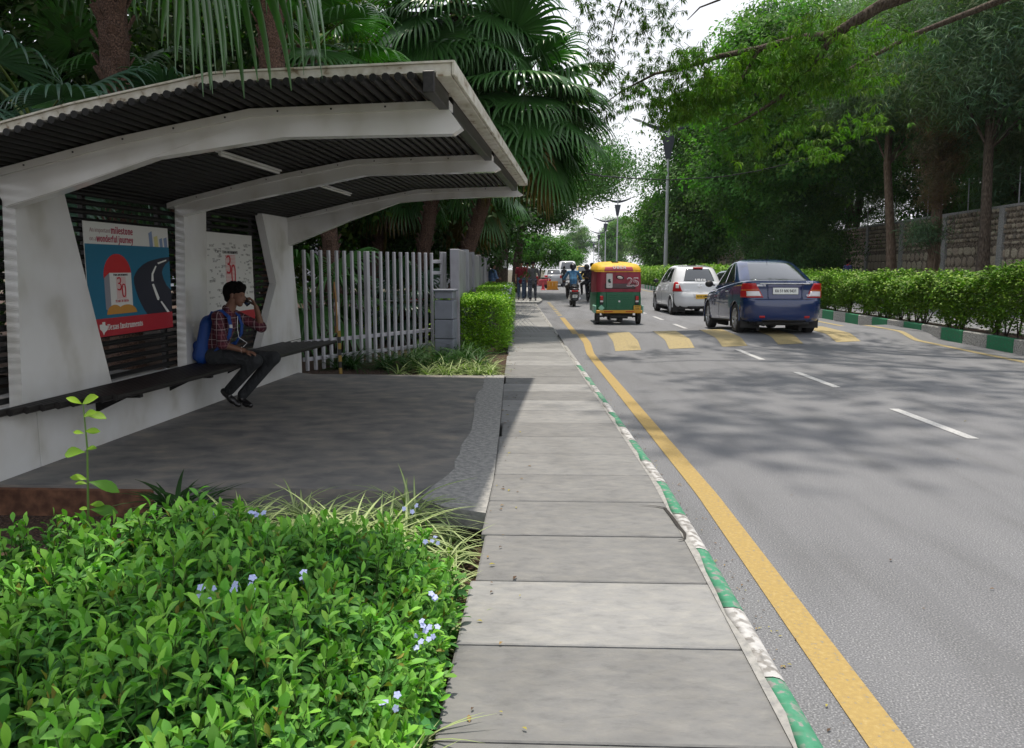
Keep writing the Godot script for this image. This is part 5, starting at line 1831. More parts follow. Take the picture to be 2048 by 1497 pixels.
# ---------------------------------------------------------------- people: smooth-joined tapered capsules, meshed as surface nets
# bone = [a, b, radius a, radius b, squash axis, squash factor]
func nets(mb: MB, bones: Array, cell: float, k: float) -> void:
	var lo := Vector3.INF
	var hi := -Vector3.INF
	for b in bones:
		var r: float = maxf(b[2], b[3]) + k + cell * 2.0
		for e in [b[0], b[1]]:
			lo = lo.min(e - Vector3.ONE * r)
			hi = hi.max(e + Vector3.ONE * r)
	var nx := int((hi.x - lo.x) / cell) + 2
	var ny := int((hi.y - lo.y) / cell) + 2
	var nz := int((hi.z - lo.z) / cell) + 2
	var f := PackedFloat32Array()
	f.resize(nx * ny * nz)
	f.fill(1.0)
	for b in bones:
		var a: Vector3 = b[0]
		var ab: Vector3 = b[1] - a
		var l2 := maxf(ab.length_squared(), 1e-9)
		var ra: float = b[2]
		var rb: float = b[3]
		var sq: Vector3 = b[4] if b.size() > 4 else Vector3.ZERO
		var sf: float = b[5] if b.size() > 5 else 1.0
		var m0 := 1.0 / sf - 1.0
		var r := maxf(ra, rb) + k + cell * 2.0
		var p0: Vector3 = (a.min(b[1]) - Vector3.ONE * r - lo) / cell
		var p1: Vector3 = (a.max(b[1]) + Vector3.ONE * r - lo) / cell
		for z in range(maxi(int(p0.z), 0), mini(int(p1.z) + 1, nz)):
			for y in range(maxi(int(p0.y), 0), mini(int(p1.y) + 1, ny)):
				var row := (z * ny + y) * nx
				for x in range(maxi(int(p0.x), 0), mini(int(p1.x) + 1, nx)):
					var p := Vector3(lo.x + x * cell, lo.y + y * cell, lo.z + z * cell) - a
					var t := clampf(p.dot(ab) / l2, 0.0, 1.0)
					var w := p - ab * t
					if m0 != 0.0:
						w += sq * (w.dot(sq) * m0)
					var d := w.length() - lerpf(ra, rb, t)
					var o := f[row + x]
					var h := maxf(k - absf(o - d), 0.0) / k
					f[row + x] = minf(o, d) - h * h * k * 0.25
	var at := PackedInt32Array()
	at.resize(nx * ny * nz)
	at.fill(-1)
	var sy := nx
	var sz := nx * ny
	for z in nz - 1:
		for y in ny - 1:
			for x in nx - 1:
				var i := z * sz + y * sy + x
				var c0 := f[i]
				var c1 := f[i + 1]
				var c2 := f[i + sy]
				var c3 := f[i + sy + 1]
				var c4 := f[i + sz]
				var c5 := f[i + sz + 1]
				var c6 := f[i + sz + sy]
				var c7 := f[i + sz + sy + 1]
				var s := int(c0 < 0) + int(c1 < 0) + int(c2 < 0) + int(c3 < 0) + int(c4 < 0) + int(c5 < 0) + int(c6 < 0) + int(c7 < 0)
				if s == 0 or s == 8:
					continue
				var p := Vector3.ZERO
				var n := 0
				if (c0 < 0) != (c1 < 0): p += Vector3(c0 / (c0 - c1), 0, 0); n += 1
				if (c2 < 0) != (c3 < 0): p += Vector3(c2 / (c2 - c3), 1, 0); n += 1
				if (c4 < 0) != (c5 < 0): p += Vector3(c4 / (c4 - c5), 0, 1); n += 1
				if (c6 < 0) != (c7 < 0): p += Vector3(c6 / (c6 - c7), 1, 1); n += 1
				if (c0 < 0) != (c2 < 0): p += Vector3(0, c0 / (c0 - c2), 0); n += 1
				if (c1 < 0) != (c3 < 0): p += Vector3(1, c1 / (c1 - c3), 0); n += 1
				if (c4 < 0) != (c6 < 0): p += Vector3(0, c4 / (c4 - c6), 1); n += 1
				if (c5 < 0) != (c7 < 0): p += Vector3(1, c5 / (c5 - c7), 1); n += 1
				if (c0 < 0) != (c4 < 0): p += Vector3(0, 0, c0 / (c0 - c4)); n += 1
				if (c1 < 0) != (c5 < 0): p += Vector3(1, 0, c1 / (c1 - c5)); n += 1
				if (c2 < 0) != (c6 < 0): p += Vector3(0, 1, c2 / (c2 - c6)); n += 1
				if (c3 < 0) != (c7 < 0): p += Vector3(1, 1, c3 / (c3 - c7)); n += 1
				p /= n
				var g := Vector3(c1 + c3 + c5 + c7 - c0 - c2 - c4 - c6, c2 + c3 + c6 + c7 - c0 - c1 - c4 - c5, c4 + c5 + c6 + c7 - c0 - c1 - c2 - c3)
				at[i] = mb.vert(lo + (Vector3(x, y, z) + p) * cell, g.normalized())
	var st := [1, sy, sz]
	for z in range(1, nz - 1):
		for y in range(1, ny - 1):
			for x in range(1, nx - 1):
				var i := z * sz + y * sy + x
				var here := f[i] < 0
				for ax in 3:
					var a: int = st[ax]
					if here == (f[i + a] < 0):
						continue
					var u: int = st[(ax + 1) % 3]
					var w: int = st[(ax + 2) % 3]
					var v0 := at[i - u - w]
					var v1 := at[i - w]
					var v2 := at[i]
					var v3 := at[i - u]
					if here:
						mb.ix.append_array([v0, v2, v1, v0, v3, v2])
					else:
						mb.ix.append_array([v0, v1, v2, v0, v2, v3])

func head_bones(c: Vector3, fw: Vector3, up: Vector3) -> Array:
	var rt := up.cross(fw).normalized()
	var q := func(x, y, z): return c + rt * x + up * y + fw * z
	return [
		[q.call(0, 0.03, -0.03), q.call(0, 0.035, 0.02), 0.088, 0.082, rt, 0.87],
		[q.call(0, 0.01, 0.045), q.call(0, -0.05, 0.05), 0.055, 0.048],
		[q.call(0, -0.075, 0.045), q.call(0, -0.09, 0.062), 0.044, 0.032],
		[q.call(0, 0.0, 0.094), q.call(0, -0.034, 0.112), 0.01, 0.014],
		[q.call(-0.018, -0.036, 0.1), q.call(0.018, -0.036, 0.1), 0.009, 0.009],
		[q.call(-0.02, -0.064, 0.093), q.call(0.02, -0.064, 0.093), 0.009, 0.009],
		[q.call(-0.04, 0.022, 0.083), q.call(0.04, 0.022, 0.083), 0.013, 0.013],
		[q.call(0.08, 0.0, -0.005), q.call(0.083, -0.03, 0.0), 0.02, 0.014, rt, 0.5],
		[q.call(-0.08, 0.0, -0.005), q.call(-0.083, -0.03, 0.0), 0.02, 0.014, rt, 0.5]]

func hand_bones(wr: Vector3, dir: Vector3, nrm: Vector3, curl: float, mirror: float) -> Array:
	# dir: along the palm; nrm: out of the palm side; the thumb leaves on side = mirror * (dir x nrm)
	var sd := dir.cross(nrm).normalized() * mirror
	var out := []
	out.append([wr, wr + dir * 0.03, 0.024, 0.024, nrm, 0.7])
	out.append([wr + dir * 0.03 + sd * 0.012, wr + dir * 0.075 + sd * 0.02, 0.022, 0.018, nrm, 0.65])
	out.append([wr + dir * 0.03 - sd * 0.012, wr + dir * 0.075 - sd * 0.02, 0.022, 0.017, nrm, 0.65])
	var ln := [0.066, 0.078, 0.072, 0.056]
	for i in 4:
		var s: float = 0.03 - 0.02 * i
		var p := wr + dir * (0.086 - 0.004 * absf(i - 1.2)) + sd * s
		var d := dir
		for j in 3:
			var an: float = curl * [0.6, 1.0, 0.8][j]
			d = (d * cos(an) + nrm * sin(an)).normalized() if j == 0 else d.rotated(dir.cross(nrm).normalized(), an)
			var q: Vector3 = p + d * ln[i] * [0.45, 0.31, 0.24][j]
			out.append([p, q, 0.0092 - 0.0008 * j, 0.0086 - 0.0008 * j])
			p = q
	var t0 := wr + dir * 0.025 + sd * 0.022
	var t1 := t0 + (dir * 0.6 + sd * 0.7 + nrm * 0.35).normalized() * 0.038
	var t2 := t1 + (dir * 0.9 + sd * 0.25 + nrm * 0.5 * minf(1.0, curl)).normalized() * 0.032
	out.append([t0, t1, 0.013, 0.0105])
	out.append([t1, t2, 0.0105, 0.0085])
	return out

# J: joints of one person; wear: materials and lengths
func person(label: String, at: Vector3, turn: float, J: Dictionary, wear: Dictionary, cell: float, tall := 1.0) -> Node3D:
	var o := thing("person", label, "person", at, turn)
	o.scale = Vector3.ONE * tall
	var fine: bool = cell < 0.016
	var hc := cell * (0.45 if fine else 0.6)
	var fw: Vector3 = J.face.normalized()
	var hu: Vector3 = J.get("head_up", Vector3.UP)
	hu = (hu - fw * hu.dot(fw)).normalized()
	var across: Vector3 = (J.shR - J.shL).normalized()
	var tf: Vector3 = across.cross((J.chest - J.pelvis).normalized()).normalized()   # torso front or back: only its axis matters
	# skin
	var body := MB.new()
	var sk := []
	sk.append([J.pelvis, J.chest, 0.1, 0.115, tf, 0.72])
	sk.append([J.chest, J.neck, 0.105, 0.055, tf, 0.75])
	sk.append([J.neck - Vector3.UP * 0.03, J.head - hu * 0.06 - fw * 0.01, 0.055, 0.05])
	for s in ["L", "R"]:
		sk.append([J["sh" + s], J["el" + s], 0.046, 0.038])
		sk.append([J["el" + s], J["wr" + s], 0.038, 0.026])
		sk.append([J["hip" + s], J["kn" + s], 0.07, 0.05])
		sk.append([J["kn" + s], J["an" + s], 0.048, 0.034])
	nets(body, sk, cell, 0.03)
	nets(body, head_bones(J.head, fw, hu), hc, 0.016)
	for s in ["L", "R"]:
		var dr: Vector3 = J.get("hand" + s, (J["wr" + s] - J["el" + s]).normalized()).normalized()
		var nm: Vector3 = J.get("palm" + s, -across if s == "R" else across)
		nm = (nm - dr * nm.dot(dr)).normalized()
		nets(body, hand_bones(J["wr" + s], dr, nm, J.get("curl" + s, 0.35), J.get("thumb" + s, 1.0 if s == "R" else -1.0)), 0.0045 if fine else 0.009, 0.006)
	part("body", body, wear.skin, o)
	# eyes
	if fine or cell < 0.025:
		var rt := hu.cross(fw).normalized()
		for s in [-1.0, 1.0]:
			var e := MB.new()
			e.ellipsoid(J.head + rt * s * 0.032 + fw * 0.083 - hu * 0.002, Vector3(0.013, 0.007, 0.008), Basis(rt, hu, rt.cross(hu)), 8, 6)
			part("eye", e, m.ink, o)
	# hair or helmet
	if wear.has("hair"):
		var hb := []
		var rt2 := hu.cross(fw).normalized()
		hb.append([J.head + hu * 0.045 - fw * 0.035, J.head + hu * 0.052 + fw * 0.025, 0.089, 0.083, rt2, 0.9])
		hb.append([J.head + hu * 0.0 - fw * 0.06, J.head - hu * 0.05 - fw * 0.06, 0.062, 0.042, rt2, 1.15])
		hb.append([J.head + hu * 0.09 + fw * 0.06 - rt2 * 0.03, J.head + hu * 0.085 + fw * 0.07 + rt2 * 0.03, 0.04, 0.038])
		for i in 26:
			var an := i * 2.4
			var el := 0.35 + 1.1 * float(i % 9) / 9.0
			var dd: Vector3 = hu * sin(el) + (rt2 * cos(an) + fw * sin(an)) * cos(el)
			if dd.dot(fw) > 0.75 and el < 0.7:
				continue
			hb.append([J.head + hu * 0.03 + dd * 0.085, J.head + hu * 0.035 + dd * 0.107 + fw * 0.01, 0.014, 0.008])
		for s in [-1.0, 1.0]:
			hb.append([J.head + hu * 0.03 + rt2 * s * 0.062 - fw * 0.01, J.head - hu * 0.01 + rt2 * s * 0.066 - fw * 0.03, 0.03, 0.02])
		var h := MB.new()
		nets(h, hb, hc, 0.02)
		part("hair", h, wear.hair, o)
	if wear.has("helmet"):
		var h := MB.new()
		h.ellipsoid(J.head + hu * 0.015 - fw * 0.005, Vector3(0.128, 0.14, 0.145), Basis(hu.cross(fw).normalized(), hu, hu.cross(fw).normalized().cross(hu)), 18, 12)
		part("helmet", h, wear.helmet, o)
	# shirt
	var st := []
	var gr: float = wear.get("loose", 0.0)
	st.append([J.pelvis - Vector3.UP * wear.get("hem", 0.06), J.waist, 0.128 + gr, 0.125 + gr, tf, 0.74])
	st.append([J.waist, J.chest, 0.125 + gr, 0.142 + gr, tf, 0.72])
	st.append([J.chest, J.neck - Vector3.UP * 0.04, 0.135, 0.07, tf, 0.75])
	st.append([J.shL.lerp(J.shR, 0.06), J.shR.lerp(J.shL, 0.06), 0.058, 0.058])
	for s in ["L", "R"]:
		st.append([J["sh" + s], J["sh" + s].lerp(J["el" + s], 0.97 if wear.sleeve > 0.4 else 0.75), 0.06, 0.054])
		if wear.sleeve > 0.5:
			st.append([J["el" + s], J["el" + s].lerp(J["wr" + s], wear.sleeve - 0.5), 0.05, 0.042])
	var sh_ := MB.new()
	nets(sh_, st, cell, 0.03)
	part("shirt", sh_, wear.shirt, o)
	var co := MB.new()
	nets(co, [[J.neck + across * -0.045 - Vector3.UP * 0.005, J.neck + across * 0.045 - Vector3.UP * 0.005, 0.035, 0.035], [J.neck - fw * 0.035, J.neck + fw * 0.03 - Vector3.UP * 0.02, 0.04, 0.034]], cell * 0.6, 0.02)
	part("collar", co, wear.get("collar", wear.shirt), o)
	# trousers
	var tr := []
	tr.append([J.hipL.lerp(J.hipR, 0.05), J.hipR.lerp(J.hipL, 0.05), 0.108, 0.108])
	tr.append([J.pelvis, J.waist.lerp(J.pelvis, 0.4), 0.12, 0.11, tf, 0.76])
	for s in ["L", "R"]:
		tr.append([J["hip" + s], J["kn" + s], 0.088, 0.066])
		tr.append([J["kn" + s], J["an" + s] + (J["kn" + s] - J["an" + s]).normalized() * 0.02, 0.066, wear.get("cuff", 0.056)])
	var tm := MB.new()
	nets(tm, tr, cell, 0.03)
	part("trousers", tm, wear.trousers, o)
	# shoes
	for s in ["L", "R"]:
		var b := MB.new()
		var an: Vector3 = J["an" + s]
		var to: Vector3 = J["toe" + s]
		var dn: Vector3 = J.get("sole" + s, Vector3.DOWN)
		nets(b, [[an - (to - an).normalized() * 0.03 + dn * 0.045, an.lerp(to, 0.55) + dn * 0.03, 0.036, 0.034], [an.lerp(to, 0.5) + dn * 0.03, to, 0.036, 0.03], [an, an + dn * 0.03, 0.042, 0.042]], minf(cell, 0.012), 0.02)
		part("shoe", b, wear.shoes, o)
	return o

func standing(step := 0.0, swing := 0.0) -> Dictionary:
	var J := {}
	J.pelvis = Vector3(0, 0.95, 0)
	J.waist = Vector3(0, 1.08, 0.0)
	J.chest = Vector3(0, 1.27, 0.0)
	J.neck = Vector3(0, 1.45, 0.0)
	J.head = Vector3(0, 1.58, 0.02)
	J.face = Vector3(0, 0, 1)
	for s in [["L", 1.0], ["R", -1.0]]:
		var x: float = s[1]
		var q := step * x
		J["sh" + s[0]] = Vector3(x * 0.175, 1.38, 0)
		J["el" + s[0]] = Vector3(x * 0.23, 1.12, -0.03 - swing * x * 0.5)
		J["wr" + s[0]] = Vector3(x * 0.235, 0.88, 0.04 - swing * x)
		J["hip" + s[0]] = Vector3(x * 0.09, 0.92, 0)
		J["kn" + s[0]] = Vector3(x * 0.1, 0.5, 0.03 + q * 0.6)
		J["an" + s[0]] = Vector3(x * 0.1, 0.09 + maxf(-q, 0.0) * 0.25, -0.03 + q)
		J["toe" + s[0]] = Vector3(x * 0.12, 0.035, 0.13 + q)
	return J

func riding(seat: float, lean: float) -> Dictionary:   # rider facing -z
	var J := {}
	J.pelvis = Vector3(0, seat + 0.1, 0.12)
	J.waist = Vector3(0, seat + 0.25, 0.1)
	J.chest = Vector3(0, seat + 0.45, 0.03 - lean)
	J.neck = Vector3(0, seat + 0.62, 0.0 - lean * 1.5)
	J.head = Vector3(0, seat + 0.76, -0.03 - lean * 1.6)
	J.face = Vector3(0, -0.05, -1)
	for s in [["L", -1.0], ["R", 1.0]]:
		var x: float = s[1]
		J["sh" + s[0]] = Vector3(x * 0.19, seat + 0.56, -lean)
		J["el" + s[0]] = Vector3(x * 0.34, seat + 0.3, -0.12 - lean)
		J["wr" + s[0]] = Vector3(x * 0.33, seat + 0.22, -0.36)
		J["hip" + s[0]] = Vector3(x * 0.1, seat + 0.07, 0.08)
		J["kn" + s[0]] = Vector3(x * 0.21, seat - 0.02, -0.34)
		J["an" + s[0]] = Vector3(x * 0.2, seat - 0.42, -0.2)
		J["toe" + s[0]] = Vector3(x * 0.21, seat - 0.47, -0.36)
		J["curl" + s[0]] = 1.0
		J["palm" + s[0]] = Vector3(0, -1, 0)
	return J

func check_tex(base: Color, a: Color, b: Color, pale: Color) -> ImageTexture:
	var im := Image.create(64, 64, false, Image.FORMAT_RGB8)
	im.fill(base)
	im.fill_rect(Rect2i(0, 0, 22, 64), a)
	for y in 22:
		for x in 64:
			im.set_pixel(x, y, im.get_pixel(x, y).lerp(a, 0.6))
	im.fill_rect(Rect2i(40, 0, 4, 64), b)
	im.fill_rect(Rect2i(0, 40, 64, 4), b)
	im.fill_rect(Rect2i(10, 0, 3, 64), pale)
	im.fill_rect(Rect2i(0, 10, 64, 3), pale)
	return ImageTexture.create_from_image(im)

var folds: NoiseTexture2D

func cloth(c: Color) -> StandardMaterial3D:
	return creased(mat(c, 0.9))

func creased(c: StandardMaterial3D) -> StandardMaterial3D:
	if folds == null:
		folds = ntex(92, 0.02, 3, [], 256, FastNoiseLite.TYPE_SIMPLEX_SMOOTH, 30.0)
	c.uv1_triplanar = true
	c.heightmap_enabled = true
	c.heightmap_texture = folds
	c.heightmap_scale = 2.5
	if c.uv1_scale == Vector3.ONE:
		c.uv1_scale = Vector3(2.4, 1.6, 2.4)
	return c

func check_cloth(t: Texture2D, sc: float) -> StandardMaterial3D:
	var c := mat(Color.WHITE, 0.9)
	c.albedo_texture = t
	c.uv1_triplanar = true
	c.uv1_scale = Vector3.ONE * sc
	return c

func denim(lo: Color, hi: Color) -> StandardMaterial3D:
	var c := mat(Color.WHITE, 0.92)
	c.albedo_texture = ntex(91, 0.05, 4, [[0.25, lo], [0.6, lo.lerp(hi, 0.4)], [0.85, hi]], 128)
	c.uv1_triplanar = true
	c.uv1_scale = Vector3(2.2, 1.4, 2.2)
	return c

func build_people() -> void:
	var skin := mat(lin(0.16, 0.075, 0.045), 0.55)
	skin.subsurf_scatter_enabled = true
	skin.subsurf_scatter_strength = 0.05
	var skin2 := mat(lin(0.22, 0.11, 0.065), 0.55)
	var hair := mat(lin(0.006, 0.005, 0.0045), 0.85)
	hair.metallic_specular = 0.2
	var shoe := mat(lin(0.012, 0.011, 0.011), 0.3)
	# ---- the seated man: axes as the shelter's (x to the road, -z along the wall)
	var J := {}
	J.pelvis = Vector3(0.22, 0.585, 0.0)
	J.waist = Vector3(0.25, 0.72, 0.0)
	J.chest = Vector3(0.32, 0.9, 0.0)
	J.neck = Vector3(0.385, 1.075, 0.0)
	J.head = Vector3(0.45, 1.225, 0.0)
	J.face = Vector3(1, -0.12, -0.12)
	J.head_up = Vector3(-0.08, 1, 0)
	J.shR = Vector3(0.33, 0.995, 0.175)
	J.elR = Vector3(0.4, 0.715, 0.225)
	J.wrR = Vector3(0.6, 0.645, 0.16)
	J.handR = Vector3(0.9, -0.25, -0.25)
	J.palmR = Vector3(-0.2, -1, 0)
	J.curlR = 0.5
	J.thumbR = -1.0
	J.shL = Vector3(0.36, 0.995, -0.175)
	J.elL = Vector3(0.63, 0.86, -0.24)
	J.wrL = Vector3(0.61, 1.085, -0.165)
	J.handL = Vector3(-0.35, 0.9, 0.25)
	J.palmL = Vector3(-0.75, -0.2, 0.5)
	J.curlL = 0.75
	J.thumbL = -1.0
	J.hipR = Vector3(0.25, 0.57, 0.095)
	J.knR = Vector3(0.7, 0.535, 0.12)
	J.anR = Vector3(0.36, 0.2, 0.06)
	J.toeR = Vector3(0.46, 0.05, 0.05)
	J.soleR = Vector3(-0.75, -0.6, 0)
	J.hipL = Vector3(0.25, 0.57, -0.095)
	J.knL = Vector3(0.8, 0.54, -0.13)
	J.anL = Vector3(0.45, 0.13, -0.06)
	J.toeL = Vector3(0.56, 0.035, -0.02)
	var plaid := check_cloth(check_tex(lin(0.075, 0.008, 0.018), lin(0.035, 0.006, 0.012), lin(0.2, 0.09, 0.1), lin(0.42, 0.34, 0.34)), 9.0)
	var man := person("man in a maroon checked shirt sitting on the bench with a phone at his ear", sh(8.2, 0.0, 0.0), shelter_turn, J, {"skin": skin, "hair": hair, "shirt": plaid, "trousers": cloth(lin(0.018, 0.02, 0.022)), "shoes": shoe, "sleeve": 0.62, "loose": 0.01}, 0.012)
	for z in [0.0]:
		var wb := MB.new()
		var pts := []
		for i in 17:
			var an := TAU * i / 16
			pts.append(J.wrR + Vector3(0.02 * sin(an) * 0.3, 0.031 * cos(an), 0.031 * sin(an)) - Vector3(0.025, -0.008, 0))
		wb.tube(pts, [0.004], 6, false)
		part("bracelet", wb, mat(lin(0.5, 0.42, 0.38), 0.5), man)
	var ph := thing("phone", "dark phone held to the seated man's ear", "phone", man.position, shelter_turn)
	var pb := MB.new()
	pb.box(Transform3D(Basis(Vector3.RIGHT, 0.2) * Basis(Vector3.BACK, 0.62), Vector3(0.515, 1.165, -0.1)), Vector3(0.065, 0.14, 0.011), 0.004)
	part("case", pb, mat(lin(0.02, 0.02, 0.022), 0.25), ph)
	var scn := MB.new()
	scn.box(Transform3D(Basis(Vector3.RIGHT, 0.2) * Basis(Vector3.BACK, 0.62), Vector3(0.515, 1.166, -0.094)), Vector3(0.056, 0.12, 0.003), 0.001)
	part("screen", scn, m.glass_dark, ph)
	# backpack
	var bp := thing("backpack", "bright blue backpack on the seated man's back", "backpack", man.position, shelter_turn)
	var blue := mat(lin(0.004, 0.05, 0.24), 0.6)
	var pk := MB.new()
	nets(pk, [[Vector3(0.105, 0.58, 0.07), Vector3(0.16, 0.9, 0.06), 0.1, 0.085, Vector3(1, -0.2, 0).normalized(), 0.85], [Vector3(0.105, 0.58, -0.07), Vector3(0.16, 0.9, -0.06), 0.1, 0.085, Vector3(1, -0.2, 0).normalized(), 0.85], [Vector3(0.09, 0.6, 0.0), Vector3(0.15, 0.93, 0), 0.1, 0.075]], 0.014, 0.04)
	part("bag", pk, blue, bp)
	var pocket := MB.new()
	nets(pocket, [[Vector3(0.035, 0.58, -0.05), Vector3(0.035, 0.58, 0.05), 0.065, 0.065], [Vector3(0.05, 0.68, -0.05), Vector3(0.05, 0.68, 0.05), 0.06, 0.06]], 0.014, 0.03)
	part("front_pocket", pocket, mat(lin(0.003, 0.035, 0.19), 0.6), bp)
	for s in [-1.0, 1.0]:
		var st := MB.new()
		var pts := [Vector3(0.2, 0.96, s * 0.1), Vector3(0.26, 1.04, s * 0.115), Vector3(0.345, 1.065, s * 0.118), Vector3(0.43, 1.0, s * 0.125), Vector3(0.455, 0.9, s * 0.135), Vector3(0.44, 0.8, s * 0.145), Vector3(0.37, 0.7, s * 0.155), Vector3(0.22, 0.62, s * 0.13)]
		for i in pts.size() - 1:
			st.bar(pts[i], pts[i + 1] + (pts[i + 1] - pts[i]).normalized() * 0.012, 0.06, 0.016, 0.005, Vector3(0.4, 1, 0).normalized() if i < 3 else Vector3(1, 0.2, 0))
		part("strap", st, blue, bp)
	var tagm := MB.new()
	tagm.bx(Vector3(0.468, 0.9, 0.16), Vector3(0.03, 0.035, 0.012), 0.002)
	part("strap_label", tagm, m.ink_white, bp)
	# earphone wire
	var wr := MB.new()
	wr.tube([Vector3(0.5, 1.0, 0.06), Vector3(0.5, 0.88, 0.08), Vector3(0.52, 0.78, 0.1), Vector3(0.6, 0.72, 0.08), Vector3(0.56, 0.68, 0.09)], [0.003], 5)
	tag(part("earphone_wire", wr, m.ink_white, self, Transform3D(Basis(Vector3.UP, shelter_turn), man.position)), "thin white earphone wire hanging down the seated man's chest", "wire")
	# ---- walkers
	var y := 0.065
	var A := standing(0.16, 0.06)
	A.face = Vector3(0.1, -0.02, 1)
	person("man in a maroon polo shirt and blue jeans walking on the footpath", Vector3(-0.98, y, -35.9), 0.05, A, {"skin": skin2, "hair": hair, "shirt": cloth(lin(0.13, 0.006, 0.014)), "trousers": denim(lin(0.025, 0.045, 0.085), lin(0.12, 0.17, 0.24)), "shoes": mat(lin(0.2, 0.18, 0.16), 0.7), "sleeve": 0.3, "loose": 0.02, "hem": 0.1}, 0.021, 1.03)
	var B := standing(-0.14, -0.05)
	B.elL = Vector3(0.27, 1.14, 0.0)
	person("man in a grey shirt and faded dark jeans walking beside the one in maroon", Vector3(-0.42, y, -35.0), -0.05, B, {"skin": skin, "hair": hair, "shirt": cloth(lin(0.085, 0.085, 0.09)), "trousers": denim(lin(0.012, 0.014, 0.022), lin(0.22, 0.24, 0.28)), "shoes": mat(lin(0.16, 0.14, 0.13), 0.7), "sleeve": 0.72, "loose": 0.015, "hem": 0.1}, 0.021, 1.01)
	person("man in red half hidden behind the other two walkers", Vector3(-0.72, y, -37.2), 0.0, standing(0.1, 0.05), {"skin": skin2, "hair": hair, "shirt": cloth(lin(0.18, 0.02, 0.03)), "trousers": denim(lin(0.02, 0.03, 0.06), lin(0.1, 0.13, 0.2)), "shoes": shoe, "sleeve": 0.3}, 0.024)
	var C := standing(0.05, 0.02)
	C.elR = Vector3(-0.22, 1.14, 0.05)
	C.wrR = Vector3(-0.12, 1.1, 0.26)
	person("man in a pale blue shirt and brown trousers by the garden wall's end", Vector3(-1.95, 0.0, -30.6), 2.2, C, {"skin": skin, "hair": hair, "shirt": denim(lin(0.07, 0.14, 0.28), lin(0.2, 0.3, 0.46)), "trousers": cloth(lin(0.16, 0.07, 0.03)), "shoes": shoe, "sleeve": 0.9, "loose": 0.02, "hem": 0.12}, 0.021)
	var Dk := standing(0.12, 0.06)
	person("man in a dark blue shirt with a red scarf walking beyond the median hedge", Vector3(13.9, 0.2, -36.4), 1.9, Dk, {"skin": skin, "hair": hair, "shirt": cloth(lin(0.012, 0.018, 0.075)), "collar": cloth(lin(0.3, 0.02, 0.03)), "trousers": cloth(lin(0.02, 0.02, 0.03)), "shoes": shoe, "sleeve": 0.6}, 0.021)
	# ---- riders
	var chk := check_cloth(check_tex(lin(0.02, 0.11, 0.24), lin(0.01, 0.055, 0.14), lin(0.12, 0.3, 0.42), lin(0.2, 0.38, 0.5)), 9.0)
	var R := riding(0.8, 0.03)
	person("scooter rider in a blue checked shirt and black helmet seen from behind", Vector3(1.25, -0.04, -32.2), 0.06, R, {"skin": skin, "helmet": mat(lin(0.015, 0.015, 0.018), 0.25), "shirt": chk, "trousers": cloth(lin(0.05, 0.042, 0.04)), "shoes": shoe, "sleeve": 0.95, "loose": 0.02}, 0.02, 1.02)
	var R2 := riding(0.84, 0.02)
	for s in ["L", "R"]:
		R2["wr" + s] = R2["hip" + s] + Vector3(0, 0.12, -0.3)
	person("pillion rider in a dark plum shirt on the black motorcycle", Vector3(2.26, -0.04, -35.95), 0.08, R2, {"skin": skin, "hair": hair, "shirt": cloth(lin(0.018, 0.012, 0.022)), "trousers": cloth(lin(0.014, 0.016, 0.026)), "shoes": shoe, "sleeve": 0.6, "loose": 0.02}, 0.021, 1.03)
	var R3 := riding(0.82, 0.06)
	person("front rider of the black motorcycle, mostly hidden, with a dark helmet", Vector3(2.06, -0.04, -36.45), 0.08, R3, {"skin": skin, "helmet": mat(lin(0.02, 0.02, 0.022), 0.3), "shirt": cloth(lin(0.02, 0.018, 0.022)), "trousers": cloth(lin(0.012, 0.012, 0.015)), "shoes": shoe, "sleeve": 0.9}, 0.021)
	person("distant man in dark clothes standing by the silver car", Vector3(1.75, -0.04, -64.0), 2.8, standing(0.08, 0.0), {"skin": skin, "hair": hair, "shirt": cloth(lin(0.02, 0.022, 0.03)), "trousers": cloth(lin(0.02, 0.022, 0.035)), "shoes": shoe, "sleeve": 0.9}, 0.035)

